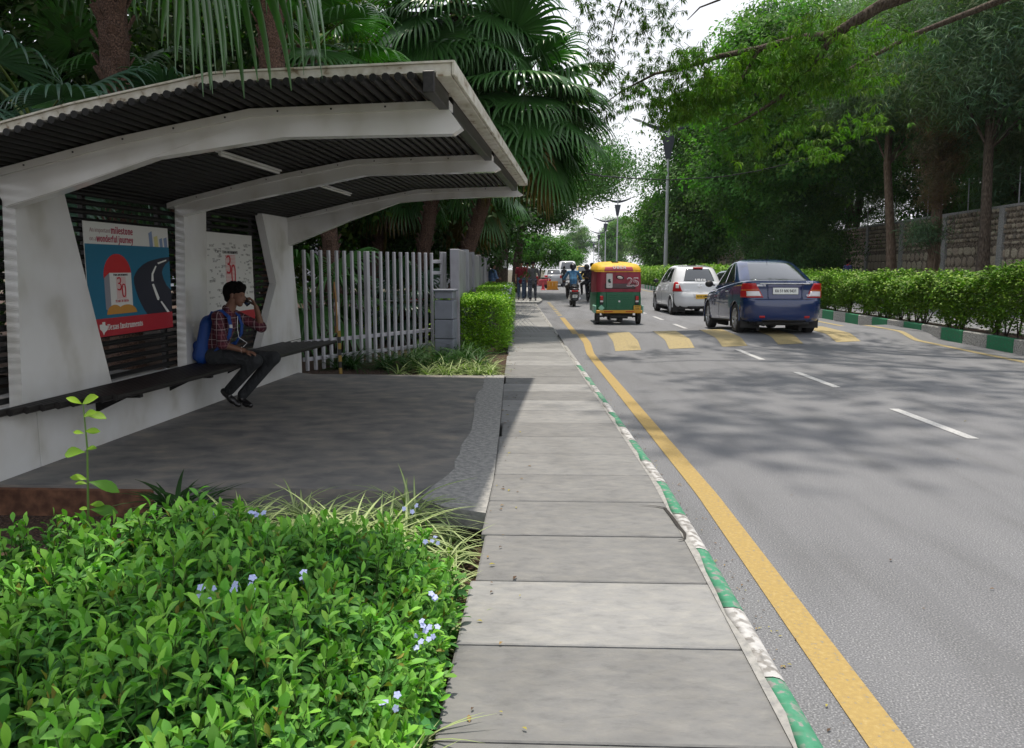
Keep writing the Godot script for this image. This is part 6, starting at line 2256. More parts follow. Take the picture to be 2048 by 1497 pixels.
func build_small_things() -> void:
	# leaning warning board on a striped stake by the fence
	var o := thing("warning_board", "narrow wooden warning board leaning on a black and yellow stake by the fence", "sign", Vector3(-2.93, -0.03, -11.15), 0.0)
	o.rotation = Vector3(0.0, -1.15, 0.085)
	var wood := mat(lin(0.36, 0.2, 0.075), 0.8)
	var yl := mat(lin(0.3, 0.2, 0.05), 0.8)
	for k in 7:
		var b := MB.new()
		b.bx(Vector3(0, 0.05 + k * 0.09, 0), Vector3(0.045, 0.09, 0.045), 0.003)
		part("stake_band", b, yl if k % 2 == 0 else m.ink, o)
	var bd := MB.new()
	bd.prism(PackedVector2Array([Vector2(-0.1, 0.6), Vector2(0.1, 0.6), Vector2(0.1, 1.12), Vector2(0.0, 1.34), Vector2(-0.1, 1.12)]), Transform3D.IDENTITY, 0.025, 0.045)
	part("board", bd, wood, o)
	var fc := MB.new()
	fc.prism(PackedVector2Array([Vector2(-0.085, 0.7), Vector2(0.085, 0.7), Vector2(0.085, 1.1), Vector2(-0.085, 1.1)]), Transform3D.IDENTITY, 0.045, 0.048)
	var face := part("face", fc, mat(lin(0.15, 0.14, 0.15), 0.6), o)
	flat_art(disc_poly(Vector2(0, 0.95), 0.065, 0.1), 56, m.ink_white, face, "roundel")
	flat_art(disc_poly(Vector2(0, 0.95), 0.035, 0.05), 57, mat(lin(0.4, 0.02, 0.03), 0.6), face, "roundel")
	# dry leaves and grit blown along the gutter and over the walk
	var lit := MB.new()
	rng.seed = 515
	for i in 420:
		var d := 1.6 + 20.0 * pow(rng.randf(), 1.6)
		var x: float = kerb_x(d) + 0.05 + absf(rng.randfn()) * 0.07
		var y: float = road_y(d) + bump_at(kerb_x(d), d) + 0.008
		var L := rng.randf_range(0.008, 0.022)
		if i % 4 == 0:
			x = path_x(d) + absf(rng.randfn()) * 0.12 + 0.02
			y = 0.008
			L = rng.randf_range(0.012, 0.04)
		elif i % 9 == 0:
			x = rng.randf_range(kerb_x(d) + 0.1, 6.0)
			L = rng.randf_range(0.012, 0.035)
		lit.col = [Color(0.16, 0.09, 0.035), Color(0.24, 0.16, 0.06), Color(0.08, 0.05, 0.03), Color(0.3, 0.26, 0.06)][rng.randi() % 4]
		leaf(lit, Transform3D(yaw_tilt(rng.randf() * TAU, rng.randf_range(-0.1, 0.3)), Vector3(x, y, -d)), L, L * 0.5, 0.2, 0.6, 3)
	var dl := mat(Color.WHITE, 0.9)
	dl.vertex_color_use_as_albedo = true
	var dlo := part("leaf_litter", lit, dl, self)
	tag(dlo, "dry leaves and grit scattered along the gutter and footpath edge", "leaf litter")
	dlo.set_meta("kind", "stuff")
	# overhead cable
	var c := MB.new()
	var pts := [Vector3(-3.2, 4.9, -22.0), Vector3(1.85, 4.47, -26.0), Vector3(3.32, 4.83, -30.0), Vector3(4.97, 4.99, -32.0), Vector3(7.54, 5.32, -34.0), Vector3(9.43, 5.74, -35.5), Vector3(11.45, 6.29, -37.0), Vector3(13.02, 6.75, -38.0), Vector3(16.9, 8.5, -40.0)]
	c.tube(pts, [0.022], 6)
	tag(part("overhead_cable", c, m.black, self), "black cable slung across the road in front of the first street lamp", "cable")
	# notice on the dark tree trunk
	var n := thing("notice", "small white notice fixed to a dark tree trunk left of the walkers", "sign", Vector3(-2.02, 1.72, -42.0), 0.0)
	var nb := MB.new()
	nb.bx(Vector3(0, 0, 0), Vector3(0.34, 0.5, 0.02), 0.004)
	part("board", nb, m.black, n)
	var ns := MB.new()
	ns.bx(Vector3(0, 0, 0.012), Vector3(0.22, 0.4, 0.008), 0.002)
	part("sheet", ns, m.ink_white, n)
	# white building glimpsed behind the palms
	var bl := thing("office_building", "pale office building glimpsed behind the palms on the left", "building", Vector3(-17.0, 0, -52.0), 0.2)
	var wp := grime(mat(lin(0.6, 0.62, 0.66), 0.7), ntex(95, 0.03, 3, [[0.1, grey(0.75)], [0.6, grey(1.0)]], 128), Vector3.ONE * 0.2)
	for f in 4:
		var b := MB.new()
		b.bx(Vector3(0, 1.1 + f * 3.6, 0), Vector3(24, 1.6, 14), 0.03)
		part("parapet", b, wp, bl)
		for k in 10:
			var g := MB.new()
			g.bx(Vector3(-10.8 + k * 2.4, 2.9 + f * 3.6, 6.7), Vector3(2.2, 2.0, 0.1), 0.02)
			part("window", g, m.glass_dark, bl)
		var core := MB.new()
		core.bx(Vector3(0, 2.9 + f * 3.6, -0.2), Vector3(23.4, 2.02, 13.4))
		part("storey", core, wp, bl)
	var rf := MB.new()
	rf.bx(Vector3(0, 14.8, 0), Vector3(24.4, 0.4, 14.4), 0.05)
	part("roof", rf, wp, bl)

# ---------------------------------------------------------------- leaves
# a leaf growing along local +z with its upper side to +y
func leaf(b: MB, t: Transform3D, L: float, W: float, droop: float, fold: float, segs: int, peak := 1.5, stripe := false) -> void:
	var rows := []
	var base := b.col
	for i in segs + 1:
		var q := float(i) / segs
		var w := W * 0.5 * pow(maxf(sin(PI * pow(q * 0.985 + 0.008, peak)), 0.0), 0.8)
		var y := -droop * L * q * q
		var z := L * q * (1.0 - 0.15 * droop * q)
		if stripe:
			rows.append(PackedVector3Array([t * Vector3(w, y + fold * w, z), t * Vector3(w * 0.4, y + fold * w * 0.4, z), t * Vector3(-w * 0.4, y + fold * w * 0.4, z), t * Vector3(-w, y + fold * w, z)]))
		else:
			rows.append(PackedVector3Array([t * Vector3(w, y + fold * w, z), t * Vector3(0, y, z), t * Vector3(-w, y + fold * w, z)]))
	var first := b.v.size()
	b.grid(rows)
	if stripe:
		for i in segs + 1:
			for k in [1, 2]:
				b.c[first + i * 4 + k] = Color(0.46, 0.52, 0.26)
	b.col = base

func yaw_tilt(yaw: float, tilt: float, roll := 0.0) -> Basis:
	return Basis(Vector3.UP, yaw) * Basis(Vector3.RIGHT, -tilt) * Basis(Vector3.BACK, roll)

func shoot_mesh(sd: int, young: float) -> ArrayMesh:
	var r := RandomNumberGenerator.new()
	r.seed = sd
	var b := MB.new()
	b.col = Color(0.09, 0.16, 0.04)
	b.tube([Vector3(0, -0.16, 0), Vector3(0, 0.0, 0), Vector3(0.004, 0.03 + 0.02 * young, 0)], [0.0025, 0.002, 0.0015], 5, false)
	var n := 10
	for i in n:
		var f := i / (n - 1.0)
		var yaw := i * 2.4 + r.randf_range(-0.4, 0.4)
		var tilt := lerpf(-0.3, 1.2, f) + r.randf_range(-0.3, 0.3)
		var L := lerpf(0.082, 0.046, f) * r.randf_range(0.8, 1.15)
		var dark := Color(0.075, 0.235, 0.065)
		var pale := Color(0.21, 0.47, 0.065)
		b.col = dark.lerp(pale, clampf(f * f * (0.5 + 0.75 * young) + r.randf_range(-0.06, 0.14), 0.0, 1.0))
		if r.randf() < 0.012:
			b.col = Color(0.3, 0.29, 0.06)
		leaf(b, Transform3D(yaw_tilt(yaw, tilt, r.randf_range(-0.35, 0.35)), Vector3(0, lerpf(-0.1, 0.035 + 0.02 * young, f), 0)), L, L * r.randf_range(0.34, 0.48), r.randf_range(0.05, 0.6), r.randf_range(0.1, 0.6), 5, r.randf_range(1.2, 1.8))
	return b.mesh()

func flower_mesh() -> MB:
	var b := MB.new()
	for k in 5:
		var an := TAU * k / 5.0
		var t := Transform3D(Basis(Vector3.UP, an) * Basis(Vector3.RIGHT, -0.15), Vector3.ZERO)
		b.col = Color(0.46, 0.51, 0.82)
		leaf(b, t, 0.014, 0.0115, 0.15, 0.1, 3, 1.7)
	b.col = Color(0.2, 0.2, 0.45)
	b.tube([Vector3(0, 0, 0), Vector3(0, -0.025, 0.002)], [0.0015, 0.001], 4, false)
	return b

func build_near_plants() -> void:
	var lm := leafmat(Color.WHITE, 0.5, Color(0.6, 0.75, 0.3))
	lm.metallic_specular = 0.35
	var shoots := []
	for i in 6:
		shoots.append(shoot_mesh(300 + i, [0.2, 1.0, 0.5, 0.1, 0.8, 0.35][i]))
	rng.seed = 404
	var top := func(x: float, d: float) -> float:
		var e := smoothstep(-0.36, -0.85, x)
		var bk := smoothstep(3.55, 2.9, d)
		return 0.1 + 0.36 * pow(e, 0.55) * lerpf(0.45, 1.0, bk) + 0.05 * sin(x * 5.3 + d * 3.1) * e + 0.035 * sin(x * 11.0 - d * 7.0) * e
	var o := thing("plumbago_bush", "low leafy green bush with small pale blue flowers in the near left corner", "bush")
	# single large leaves on the top, nearest the camera, then whole shoots
	var big := []
	for i in 5:
		var b := MB.new()
		b.col = [Color(0.065, 0.195, 0.045), Color(0.085, 0.235, 0.04), Color(0.075, 0.21, 0.05), Color(0.12, 0.3, 0.04), Color(0.06, 0.18, 0.045)][i]
		leaf(b, Transform3D.IDENTITY, 0.088, 0.039, 0.25 + 0.06 * i, 0.2 + 0.05 * i, 5, 1.5)
		big.append(b.mesh())
	for i in 300:
		var x := rng.randf_range(-1.55, -0.42)
		var d := rng.randf_range(1.25, 2.5)
		if i >= 190:
			x = rng.randf_range(-2.1, -0.45)
			d = rng.randf_range(2.0, 3.2)
		part("leaf", big[rng.randi() % 5], lm, o, Transform3D(yaw_tilt(rng.randf() * TAU, rng.randf_range(-0.35, 0.55), rng.randf_range(-0.5, 0.5)).scaled_local(Vector3.ONE * rng.randf_range(0.65, 1.1)), Vector3(x, top.call(x, d) + rng.randf_range(-0.03, 0.012), -d)))
	var by := [[], [], [], [], [], []]
	var bc := [[], [], [], [], [], []]
	var put := func(x: float, d: float, y: float, lean: Basis, sc: float):
		var k := rng.randi() % 6
		by[k].append(Transform3D(lean.scaled_local(Vector3.ONE * sc), Vector3(x, y, -d)))
		var v := rng.randf_range(0.7, 1.3)
		bc[k].append(Color(v * rng.randf_range(0.9, 1.15), v, v * rng.randf_range(0.8, 1.1)))
	for i in 3900:
		var x := rng.randf_range(-2.75, -0.38)
		var d := rng.randf_range(0.7, 3.5)
		if x < -1.5 and d > 2.95 + 0.1 * sin(x * 9.0):
			continue
		var lean := yaw_tilt(rng.randf() * TAU, rng.randf_range(-0.55, 0.3))
		put.call(x, d, top.call(x, d) - pow(rng.randf(), 1.6) * 0.16 + rng.randf() * 0.03, lean, rng.randf_range(0.8, 1.25))
	# the side over the footpath
	for i in 420:
		var d := rng.randf_range(0.7, 3.1)
		var yy := rng.randf_range(0.03, 0.3)
		var lean := Basis(Vector3.BACK, -rng.randf_range(0.3, 1.1)) * yaw_tilt(rng.randf() * TAU, rng.randf_range(-0.3, 0.3))
		put.call(-0.4 - yy * 0.35 + rng.randf_range(-0.05, 0.05), d, yy, lean, rng.randf_range(0.75, 1.1))
	for k in 6:
		scatter("foliage", shoots[k], lm, by[k], bc[k], o)
	var stems := MB.new()
	for i in 150:
		var x := rng.randf_range(-2.6, -0.5)
		var d := rng.randf_range(0.8, 3.2)
		stems.tube([Vector3(x, -0.22, -d), Vector3(x + rng.randf_range(-0.06, 0.06), top.call(x, d) - 0.08, -d + rng.randf_range(-0.06, 0.06))], [0.005, 0.003], 5, false)
	part("stems", stems, mat(lin(0.06, 0.07, 0.025), 0.8), o)
	var fm := leafmat(Color.WHITE, 0.6, Color(0.5, 0.5, 0.5))
	var fl := flower_mesh().mesh()
	for c in [[-1.0, 0.5, 2.18, 4], [-0.93, 0.51, 2.14, 3], [-0.88, 0.52, 2.2, 4], [-1.12, 0.5, 2.95, 6], [-1.35, 0.48, 2.98, 4], [-0.38, 0.25, 2.5, 7], [-0.4, 0.22, 2.44, 5], [-0.4, 0.27, 2.75, 4], [-0.43, 0.22, 2.1, 4], [-0.78, 0.48, 2.35, 2], [-0.58, 0.4, 3.3, 5], [-0.47, 0.3, 3.2, 4]]:
		for i in c[3]:
			var p := Vector3(c[0] + rng.randf_range(-0.03, 0.03), c[1] + rng.randf_range(0.02, 0.06), -c[2] + rng.randf_range(-0.03, 0.03))
			part("flower", fl, fm, o, Transform3D(Basis.from_euler(Vector3(rng.randf_range(0.2, 1.2), rng.randf_range(-0.8, 0.8), 0)).scaled_local(Vector3.ONE * rng.randf_range(0.75, 1.0)), p))
	# tall single shoot
	var ts := thing("tall_shoot", "single tall leafy shoot standing up from the left of the bush", "plant", Vector3(-1.93, 0.2, -3.15))
	var st := MB.new()
	st.tube([Vector3(0, -0.3, 0), Vector3(-0.006, 0.25, 0), Vector3(0.012, 0.55, 0), Vector3(0.008, 0.74, 0)], [0.006, 0.005, 0.004, 0.002], 7)
	part("stem", st, mat(lin(0.1, 0.19, 0.03), 0.6), ts)
	for q in [[0.28, 2.4, 0.085, -0.1, 0.1], [0.28, 0.2, 0.035, 0.5, 0.6], [0.3, 4.2, 0.05, 0.4, 0.5], [0.4, 3.9, 0.1, -0.35, 0.15], [0.39, 0.6, 0.04, 0.6, 0.6], [0.41, 5.2, 0.055, 0.7, 0.75], [0.53, 1.3, 0.085, 0.05, 0.5], [0.54, 4.0, 0.045, 0.7, 0.6], [0.61, 1.2, 0.035, 0.6, 0.8], [0.62, 4.6, 0.05, 0.2, 0.7], [0.69, 1.7, 0.075, 0.15, 0.8], [0.68, 4.4, 0.06, 0.9, 0.85], [0.735, 4.9, 0.075, 0.95, 1.0], [0.735, 1.0, 0.05, 1.3, 1.0]]:
		var b := MB.new()
		b.col = Color(0.05, 0.17, 0.02).lerp(Color(0.26, 0.42, 0.03), q[4])
		leaf(b, Transform3D(Basis(Vector3.RIGHT, 0.75) * yaw_tilt(PI / 2 if cos(q[1]) < 0.2 else -PI / 2, q[3] * 0.8, 0.25 * sin(q[1] * 3.0)), Vector3(0.004, q[0], 0)), q[2] * 1.3, q[2] * 0.6, 0.3, 0.3, 6)
		part("leaf", b, lm, ts)
	# spider plants, striped blades
	var clump := func(sd: int, blades: int, L: float, W: float, c: Color, stripe: bool) -> ArrayMesh:
		var r := RandomNumberGenerator.new()
		r.seed = sd
		var b := MB.new()
		for i in blades:
			b.col = c * r.randf_range(0.8, 1.25)
			leaf(b, Transform3D(yaw_tilt(r.randf() * TAU, r.randf_range(0.5, 1.4), r.randf_range(-0.3, 0.3)), Vector3(r.randf_range(-0.02, 0.02), 0, r.randf_range(-0.02, 0.02))), L * r.randf_range(0.6, 1.15), W * r.randf_range(0.8, 1.2), r.randf_range(0.7, 1.3), 0.5, 7, 0.8, stripe)
		return b.mesh()
	var sp := []
	for i in 4:
		sp.append(clump.call(500 + i, 34, 0.42, 0.021, Color(0.1, 0.21, 0.04), true))
	rng.seed = 88
	var spots := []
	for i in 40:
		spots.append([rng.randf_range(-1.95, -0.62), rng.randf_range(3.7, 4.75), -0.06, rng.randf_range(0.62, 0.95)])
	for i in 14:
		spots.append([rng.randf_range(-0.62, -0.42), 2.3 + i * 0.17, -0.14, rng.randf_range(0.45, 0.75)])
	for i in 5:
		spots.append([-0.42 + rng.randf_range(-0.05, 0.02), 1.45 + i * 0.22, -0.08, rng.randf_range(0.5, 0.7)])
	for s in spots:
		var p := thing("spider_plant", "spider plant with cream striped blades bordering the near bush", "spider plant", Vector3(s[0], s[2], -s[1]), rng.randf() * TAU, "spider plants between the bush and the platform")
		part("blades", sp[rng.randi() % 4], lm, p, Transform3D(Basis.IDENTITY.scaled(Vector3.ONE * s[3]), Vector3.ZERO))
	for i in 34:
		var s := [rng.randf_range(-2.5, -0.75), rng.randf_range(11.15, 12.2)]
		if s[1] < 11.7 or s[0] > -1.7:
			var p := thing("spider_plant", "spider plant with pale striped blades beyond the platform's far edge", "spider plant", Vector3(s[0], -0.06, -s[1]), rng.randf() * TAU, "spider plants along the far edge of the platform")
			part("blades", sp[rng.randi() % 4], lm, p, Transform3D(Basis.IDENTITY.scaled(Vector3.ONE * rng.randf_range(0.6, 0.85)), Vector3.ZERO))
	var dk := []
	for i in 3:
		dk.append(clump.call(520 + i, 34, 0.5, 0.016, Color(0.035, 0.09, 0.022), false))
	for i in 36:
		var x := rng.randf_range(-3.3, -0.8)
		var d := rng.randf_range(11.5, 13.8)
		if x < -2.2 and d > 12.6:
			d = rng.randf_range(11.3, 12.4)
		var p := thing("lily_turf", "clump of dark green strap leaves at the foot of the picket fence", "grass clump", Vector3(x, -0.05, -d), rng.randf() * TAU, "dark grass clumps at the foot of the fence")
		part("blades", dk[rng.randi() % 3], lm, p, Transform3D(Basis.IDENTITY.scaled(Vector3.ONE * rng.randf_range(0.8, 1.15)), Vector3.ZERO))
	var dr := thing("strap_leaf_plant", "dark green strap leaved plant against the platform's red edge", "plant", Vector3(-2.3, -0.08, -4.75))
	for i in 3:
		part("blades", clump.call(530 + i, 24, 0.38, 0.028, Color(0.03, 0.075, 0.02), false), lm, dr, Transform3D(Basis.IDENTITY, Vector3(-0.08 + 0.09 * i, 0, 0.04 * i)))
	build_hedges(lm)

func twig_mesh(sd: int, n: int, L: float, spread: float, a: Color, z: Color) -> ArrayMesh:
	var r := RandomNumberGenerator.new()
	r.seed = sd
	var b := MB.new()
	for i in n:
		b.col = a.lerp(z, r.randf())
		leaf(b, Transform3D(yaw_tilt(r.randf() * TAU, r.randf_range(-0.3, 0.9), r.randf_range(-0.5, 0.5)), Vector3(r.randf_range(-1, 1), r.randf_range(-1, 0.8), r.randf_range(-1, 1)) * spread), L * r.randf_range(0.75, 1.2), L * 0.62, r.randf_range(0.1, 0.5), 0.3, 2, 1.1)
	return b.mesh()

func build_hedges(lm: Material) -> void:
	var tw := []
	for i in 3:
		tw.append(twig_mesh(600 + i, 9, 0.07, 0.09, Color(0.085, 0.19, 0.025), Color(0.21, 0.35, 0.04)))
	var fine := []
	for i in 3:
		fine.append(twig_mesh(610 + i, 12, 0.042, 0.075, Color(0.09, 0.24, 0.02), Color(0.27, 0.46, 0.03)))
	rng.seed = 61
	# clipped hedge left of the footpath
	var o := thing("clipped_hedge", "box clipped hedge, bright on top, between the garden wall and the footpath", "hedge")
	var xf := [[], [], []]
	var cs := [[], [], []]
	for i in 5200:
		var d := rng.randf_range(14.1, 27.0)
		var xr: float = path_x(d) - 0.06
		var xl := xr - 0.98
		if d < 15.0:
			xl += 0.05
		var x := rng.randf_range(xl, xr)
		var y := rng.randf_range(0.0, 0.96)
		var f := rng.randf()
		if f < 0.4:
			y = 0.94 + rng.randf_range(-0.07, 0.05)
		elif f < 0.7:
			x = xr + rng.randf_range(-0.09, 0.06)
		elif f < 0.85:
			d = 14.15 + rng.randf_range(-0.08, 0.1)
		var k := rng.randi() % 3
		xf[k].append(Transform3D(yaw_tilt(rng.randf() * TAU, rng.randf_range(-0.5, 0.5)).scaled_local(Vector3.ONE * rng.randf_range(0.8, 1.3)), Vector3(x, y, -d)))
		var v := rng.randf_range(0.75, 1.3)
		cs[k].append(Color(v, v, v * rng.randf_range(0.7, 1.1)))
	for k in 3:
		scatter("foliage", fine[k], lm, xf[k], cs[k], o)
	var st := MB.new()
	for i in 60:
		var d := rng.randf_range(14.3, 26.0)
		var x: float = path_x(d) - rng.randf_range(0.2, 0.9)
		st.tube([Vector3(x, -0.05, -d), Vector3(x + rng.randf_range(-0.1, 0.1), 0.85, -d + rng.randf_range(-0.1, 0.1))], [0.012, 0.005], 5, false)
	part("stems", st, m.bark, o)
	var wf := MB.new()
	for i in 130:
		var d := rng.randf_range(15.5, 27.0)
		wf.ellipsoid(Vector3(path_x(d) - 0.05 + rng.randf_range(-0.16, 0.06), 0.98 + rng.randf_range(-0.14, 0.05), -d), Vector3.ONE * rng.randf_range(0.012, 0.024), Basis.IDENTITY, 6, 4)
	part("blossom", wf, mat(lin(0.6, 0.62, 0.75), 0.7), o).set_meta("kind", "stuff")
	# median hedge, near and far lengths
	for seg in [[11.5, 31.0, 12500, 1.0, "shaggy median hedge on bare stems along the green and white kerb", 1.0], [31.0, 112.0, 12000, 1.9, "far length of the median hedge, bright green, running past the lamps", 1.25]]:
		var h := thing("median_hedge", seg[4], "hedge")
		xf = [[], [], []]
		cs = [[], [], []]
		for i in seg[2]:
			var d := lerpf(seg[0], seg[1], pow(rng.randf(), 1.0 if seg[3] < 1.5 else 1.5))
			var c: float = median_x(d) + 0.72
			var top := 1.4 - 0.2 * smoothstep(16.0, 18.5, d) + 0.18 * smoothstep(28.0, 42.0, d) + 0.09 * sin(d * 2.1) + 0.07 * sin(d * 5.3 + 1.0)
			var u := rng.randf_range(-1, 1)
			var y := rng.randf_range(0.28, top)
			var f := rng.randf()
			var wd := 0.56 + 0.06 * sin(d * 3.3)
			if f < 0.36:
				y = top + rng.randf_range(-0.14, 0.09)
			elif f < 0.85:
				u = -1.0 + rng.randf_range(-0.18, 0.26)
			var skirt := 0.42 + 0.24 * sin(d * 2.9 + 0.7) * sin(d * 1.3)
			if y < skirt and rng.randf() < 0.85:
				continue
			wd *= lerpf(0.78, 1.0, smoothstep(0.2, 1.0, y))
			var k := rng.randi() % 3
			xf[k].append(Transform3D(yaw_tilt(rng.randf() * TAU, rng.randf_range(-0.6, 0.5)).scaled_local(Vector3.ONE * seg[3] * rng.randf_range(0.8, 1.25)), Vector3(c + u * wd, y, -d)))
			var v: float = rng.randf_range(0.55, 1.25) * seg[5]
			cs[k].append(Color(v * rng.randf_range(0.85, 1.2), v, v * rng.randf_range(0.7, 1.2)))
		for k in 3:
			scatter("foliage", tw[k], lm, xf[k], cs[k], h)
		if seg[3] < 1.5:
			for i in 46:
				var b := MB.new()
				var d := 12.0 + i * 0.41 + rng.randf_range(-0.1, 0.1)
				var c: float = median_x(d) + 0.65 + rng.randf_range(-0.25, 0.25)
				for j in 3:
					var q := Vector3(c + rng.randf_range(-0.3, 0.3), 0.8, -d + rng.randf_range(-0.3, 0.3))
					b.tube([Vector3(c, 0.03, -d), Vector3(c, 0.15, -d).lerp(q, 0.4), q], [0.022, 0.014, 0.007], 5, false)
				part("stem", b, m.bark, h)

# ---------------------------------------------------------------- fan palms
func frond_mesh(sd: int, elev: float, stalk: float, R: float, col: Color, segs := 36) -> ArrayMesh:
	var r := RandomNumberGenerator.new()
	r.seed = sd
	var b := MB.new()
	# stalk curves down a little with its load
	var pts := []
	var p := Vector3.ZERO
	var e := elev
	for i in 7:
		pts.append(p)
		p += Vector3(0, sin(e), cos(e)) * stalk / 6.0
		e -= 0.06 + 0.05 * cos(e)
	b.col = Color(0.1, 0.14, 0.03)
	b.tube(pts, [0.022, 0.02, 0.018, 0.016, 0.014, 0.012, 0.01], 5, false)
	p = pts[6]
	var ax := Vector3(0, sin(e), cos(e))
	var lat := Vector3.RIGHT
	var nrm := ax.cross(lat).normalized()   # upper face
	if nrm.y < 0.0:
		nrm = -nrm
	for j in segs:
		var ph := lerpf(-2.35, 2.35, j / (segs - 1.0)) + r.randf_range(-0.015, 0.015)
		var len := R * (0.82 + 0.18 * cos(ph * 0.6)) * r.randf_range(0.92, 1.05)
		var dir := (ax * cos(ph) + lat * sin(ph)).normalized()
		dir = (dir - nrm * 0.12 * (1.0 - cos(ph))).normalized()
		var sd2 := nrm.cross(dir).normalized()
		var half := 1.2 * sin(4.7 / segs * 0.5)
		var rows := []
		var tip := r.randf_range(0.35, 0.95)
		var pos := p
		var cur := dir
		var last := 0.0
		for q in [0.02, 0.22, 0.42, 0.56, 0.68, 0.79, 0.9, 1.0]:
			var stepl: float = (q - last) * len
			last = q
			if q > 0.6:
				cur = (cur + Vector3.DOWN * tip * (q - 0.5) * 1.9).normalized()
			pos += cur * stepl
			var w: float = half * len * q if q < 0.45 else half * len * 0.45 * pow(maxf(1.0 - (q - 0.45) / 0.56, 0.0), 0.65)
			var s2 := (sd2 - cur * sd2.dot(cur)).normalized()
			var up := cur.cross(s2).normalized()
			if up.dot(nrm) < 0.0:
				up = -up
			rows.append(PackedVector3Array([pos + s2 * w, pos + up * w * 0.55, pos - s2 * w]))
		b.col = col * r.randf_range(0.82, 1.2)
		b.grid(rows)
	return b.mesh()

var fronds := {}

func frond(elev: float, kind: String) -> ArrayMesh:
	var key := "%s%d" % [kind, int(round(rad_to_deg(elev) / 16.0))]
	if not fronds.has(key):
		var q: float = round(rad_to_deg(elev) / 16.0) * 16.0
		match kind:
			"green":
				fronds[key] = frond_mesh(hash(key), deg_to_rad(q), 1.0, 1.05, Color(0.06, 0.155, 0.042))
			"blue":
				fronds[key] = frond_mesh(hash(key), deg_to_rad(q), 0.8, 0.85, Color(0.055, 0.11, 0.075), 30)
			"dry":
				fronds[key] = frond_mesh(hash(key), deg_to_rad(q), 0.9, 0.9, Color(0.17, 0.12, 0.03), 28)
	return fronds[key]

func palm(label: String, base: Vector3, crown: Vector3, size: float, n: int, lo: float, thick: float, sd: int, kind := "green", dry := 0, extra := []) -> Node3D:
	var o := thing("fan_palm", label, "palm tree", base)
	var fm := leafmat(Color.WHITE, 0.28, Color(0.5, 0.7, 0.2))
	rng.seed = sd
	var top := crown - base
	if thick > 0.0:
		var t := MB.new()
		var mid := top * 0.5 + Vector3(0.12, 0, 0)
		var pts := []
		for i in 13:
			var f := i / 12.0
			pts.append(Vector3.ZERO.lerp(mid, f).lerp(mid.lerp(top, f), f))
		t.tube(pts, [thick * 0.62, thick * 0.5, thick * 0.5, thick * 0.48, thick * 0.46, thick * 0.45, thick * 0.45, thick * 0.45, thick * 0.45, thick * 0.45, thick * 0.45, thick * 0.4, thick * 0.3], 14)
		var tr := part("trunk", t, m.palm_bark, o)
		# old leaf bases spiralling up the trunk
		var boots := MB.new()
		var k := int(top.length() * 16.0)
		for i in k:
			var f := (i + 0.5) / k
			var c := Vector3.ZERO.lerp(mid, f).lerp(mid.lerp(top, f), f)
			var an := i * 2.4
			var d := Vector3(cos(an), 0, sin(an))
			var q := c + d * thick * 0.42
			boots.bar(q, q + (d * 0.5 + Vector3.UP * 0.9).normalized() * rng.randf_range(0.12, 0.24) * (0.7 + f * 0.6), 0.1 * thick / 0.35, 0.03, 0.006, d)
		part("leaf_bases", boots, m.palm_bark, tr)
	for i in n:
		var f := i / (n - 1.0)
		var elev := lerpf(1.3, lo, pow(f, 0.8)) + rng.randf_range(-0.12, 0.12)
		var yaw := i * 2.39996 + rng.randf_range(-0.2, 0.2)
		var s := size * rng.randf_range(0.85, 1.12)
		part("frond", frond(elev, "dry" if i >= n - dry else kind), fm, o, Transform3D(Basis(Vector3.UP, yaw).scaled_local(Vector3.ONE * s), top + Vector3(0, -0.25 * f, 0)))
	for e in extra:   # [yaw, elevation, size]
		part("frond", frond(e[1], kind), fm, o, Transform3D(Basis(Vector3.UP, e[0]).scaled_local(Vector3.ONE * e[2]), top + Vector3(0, -0.2, 0)))
	return o

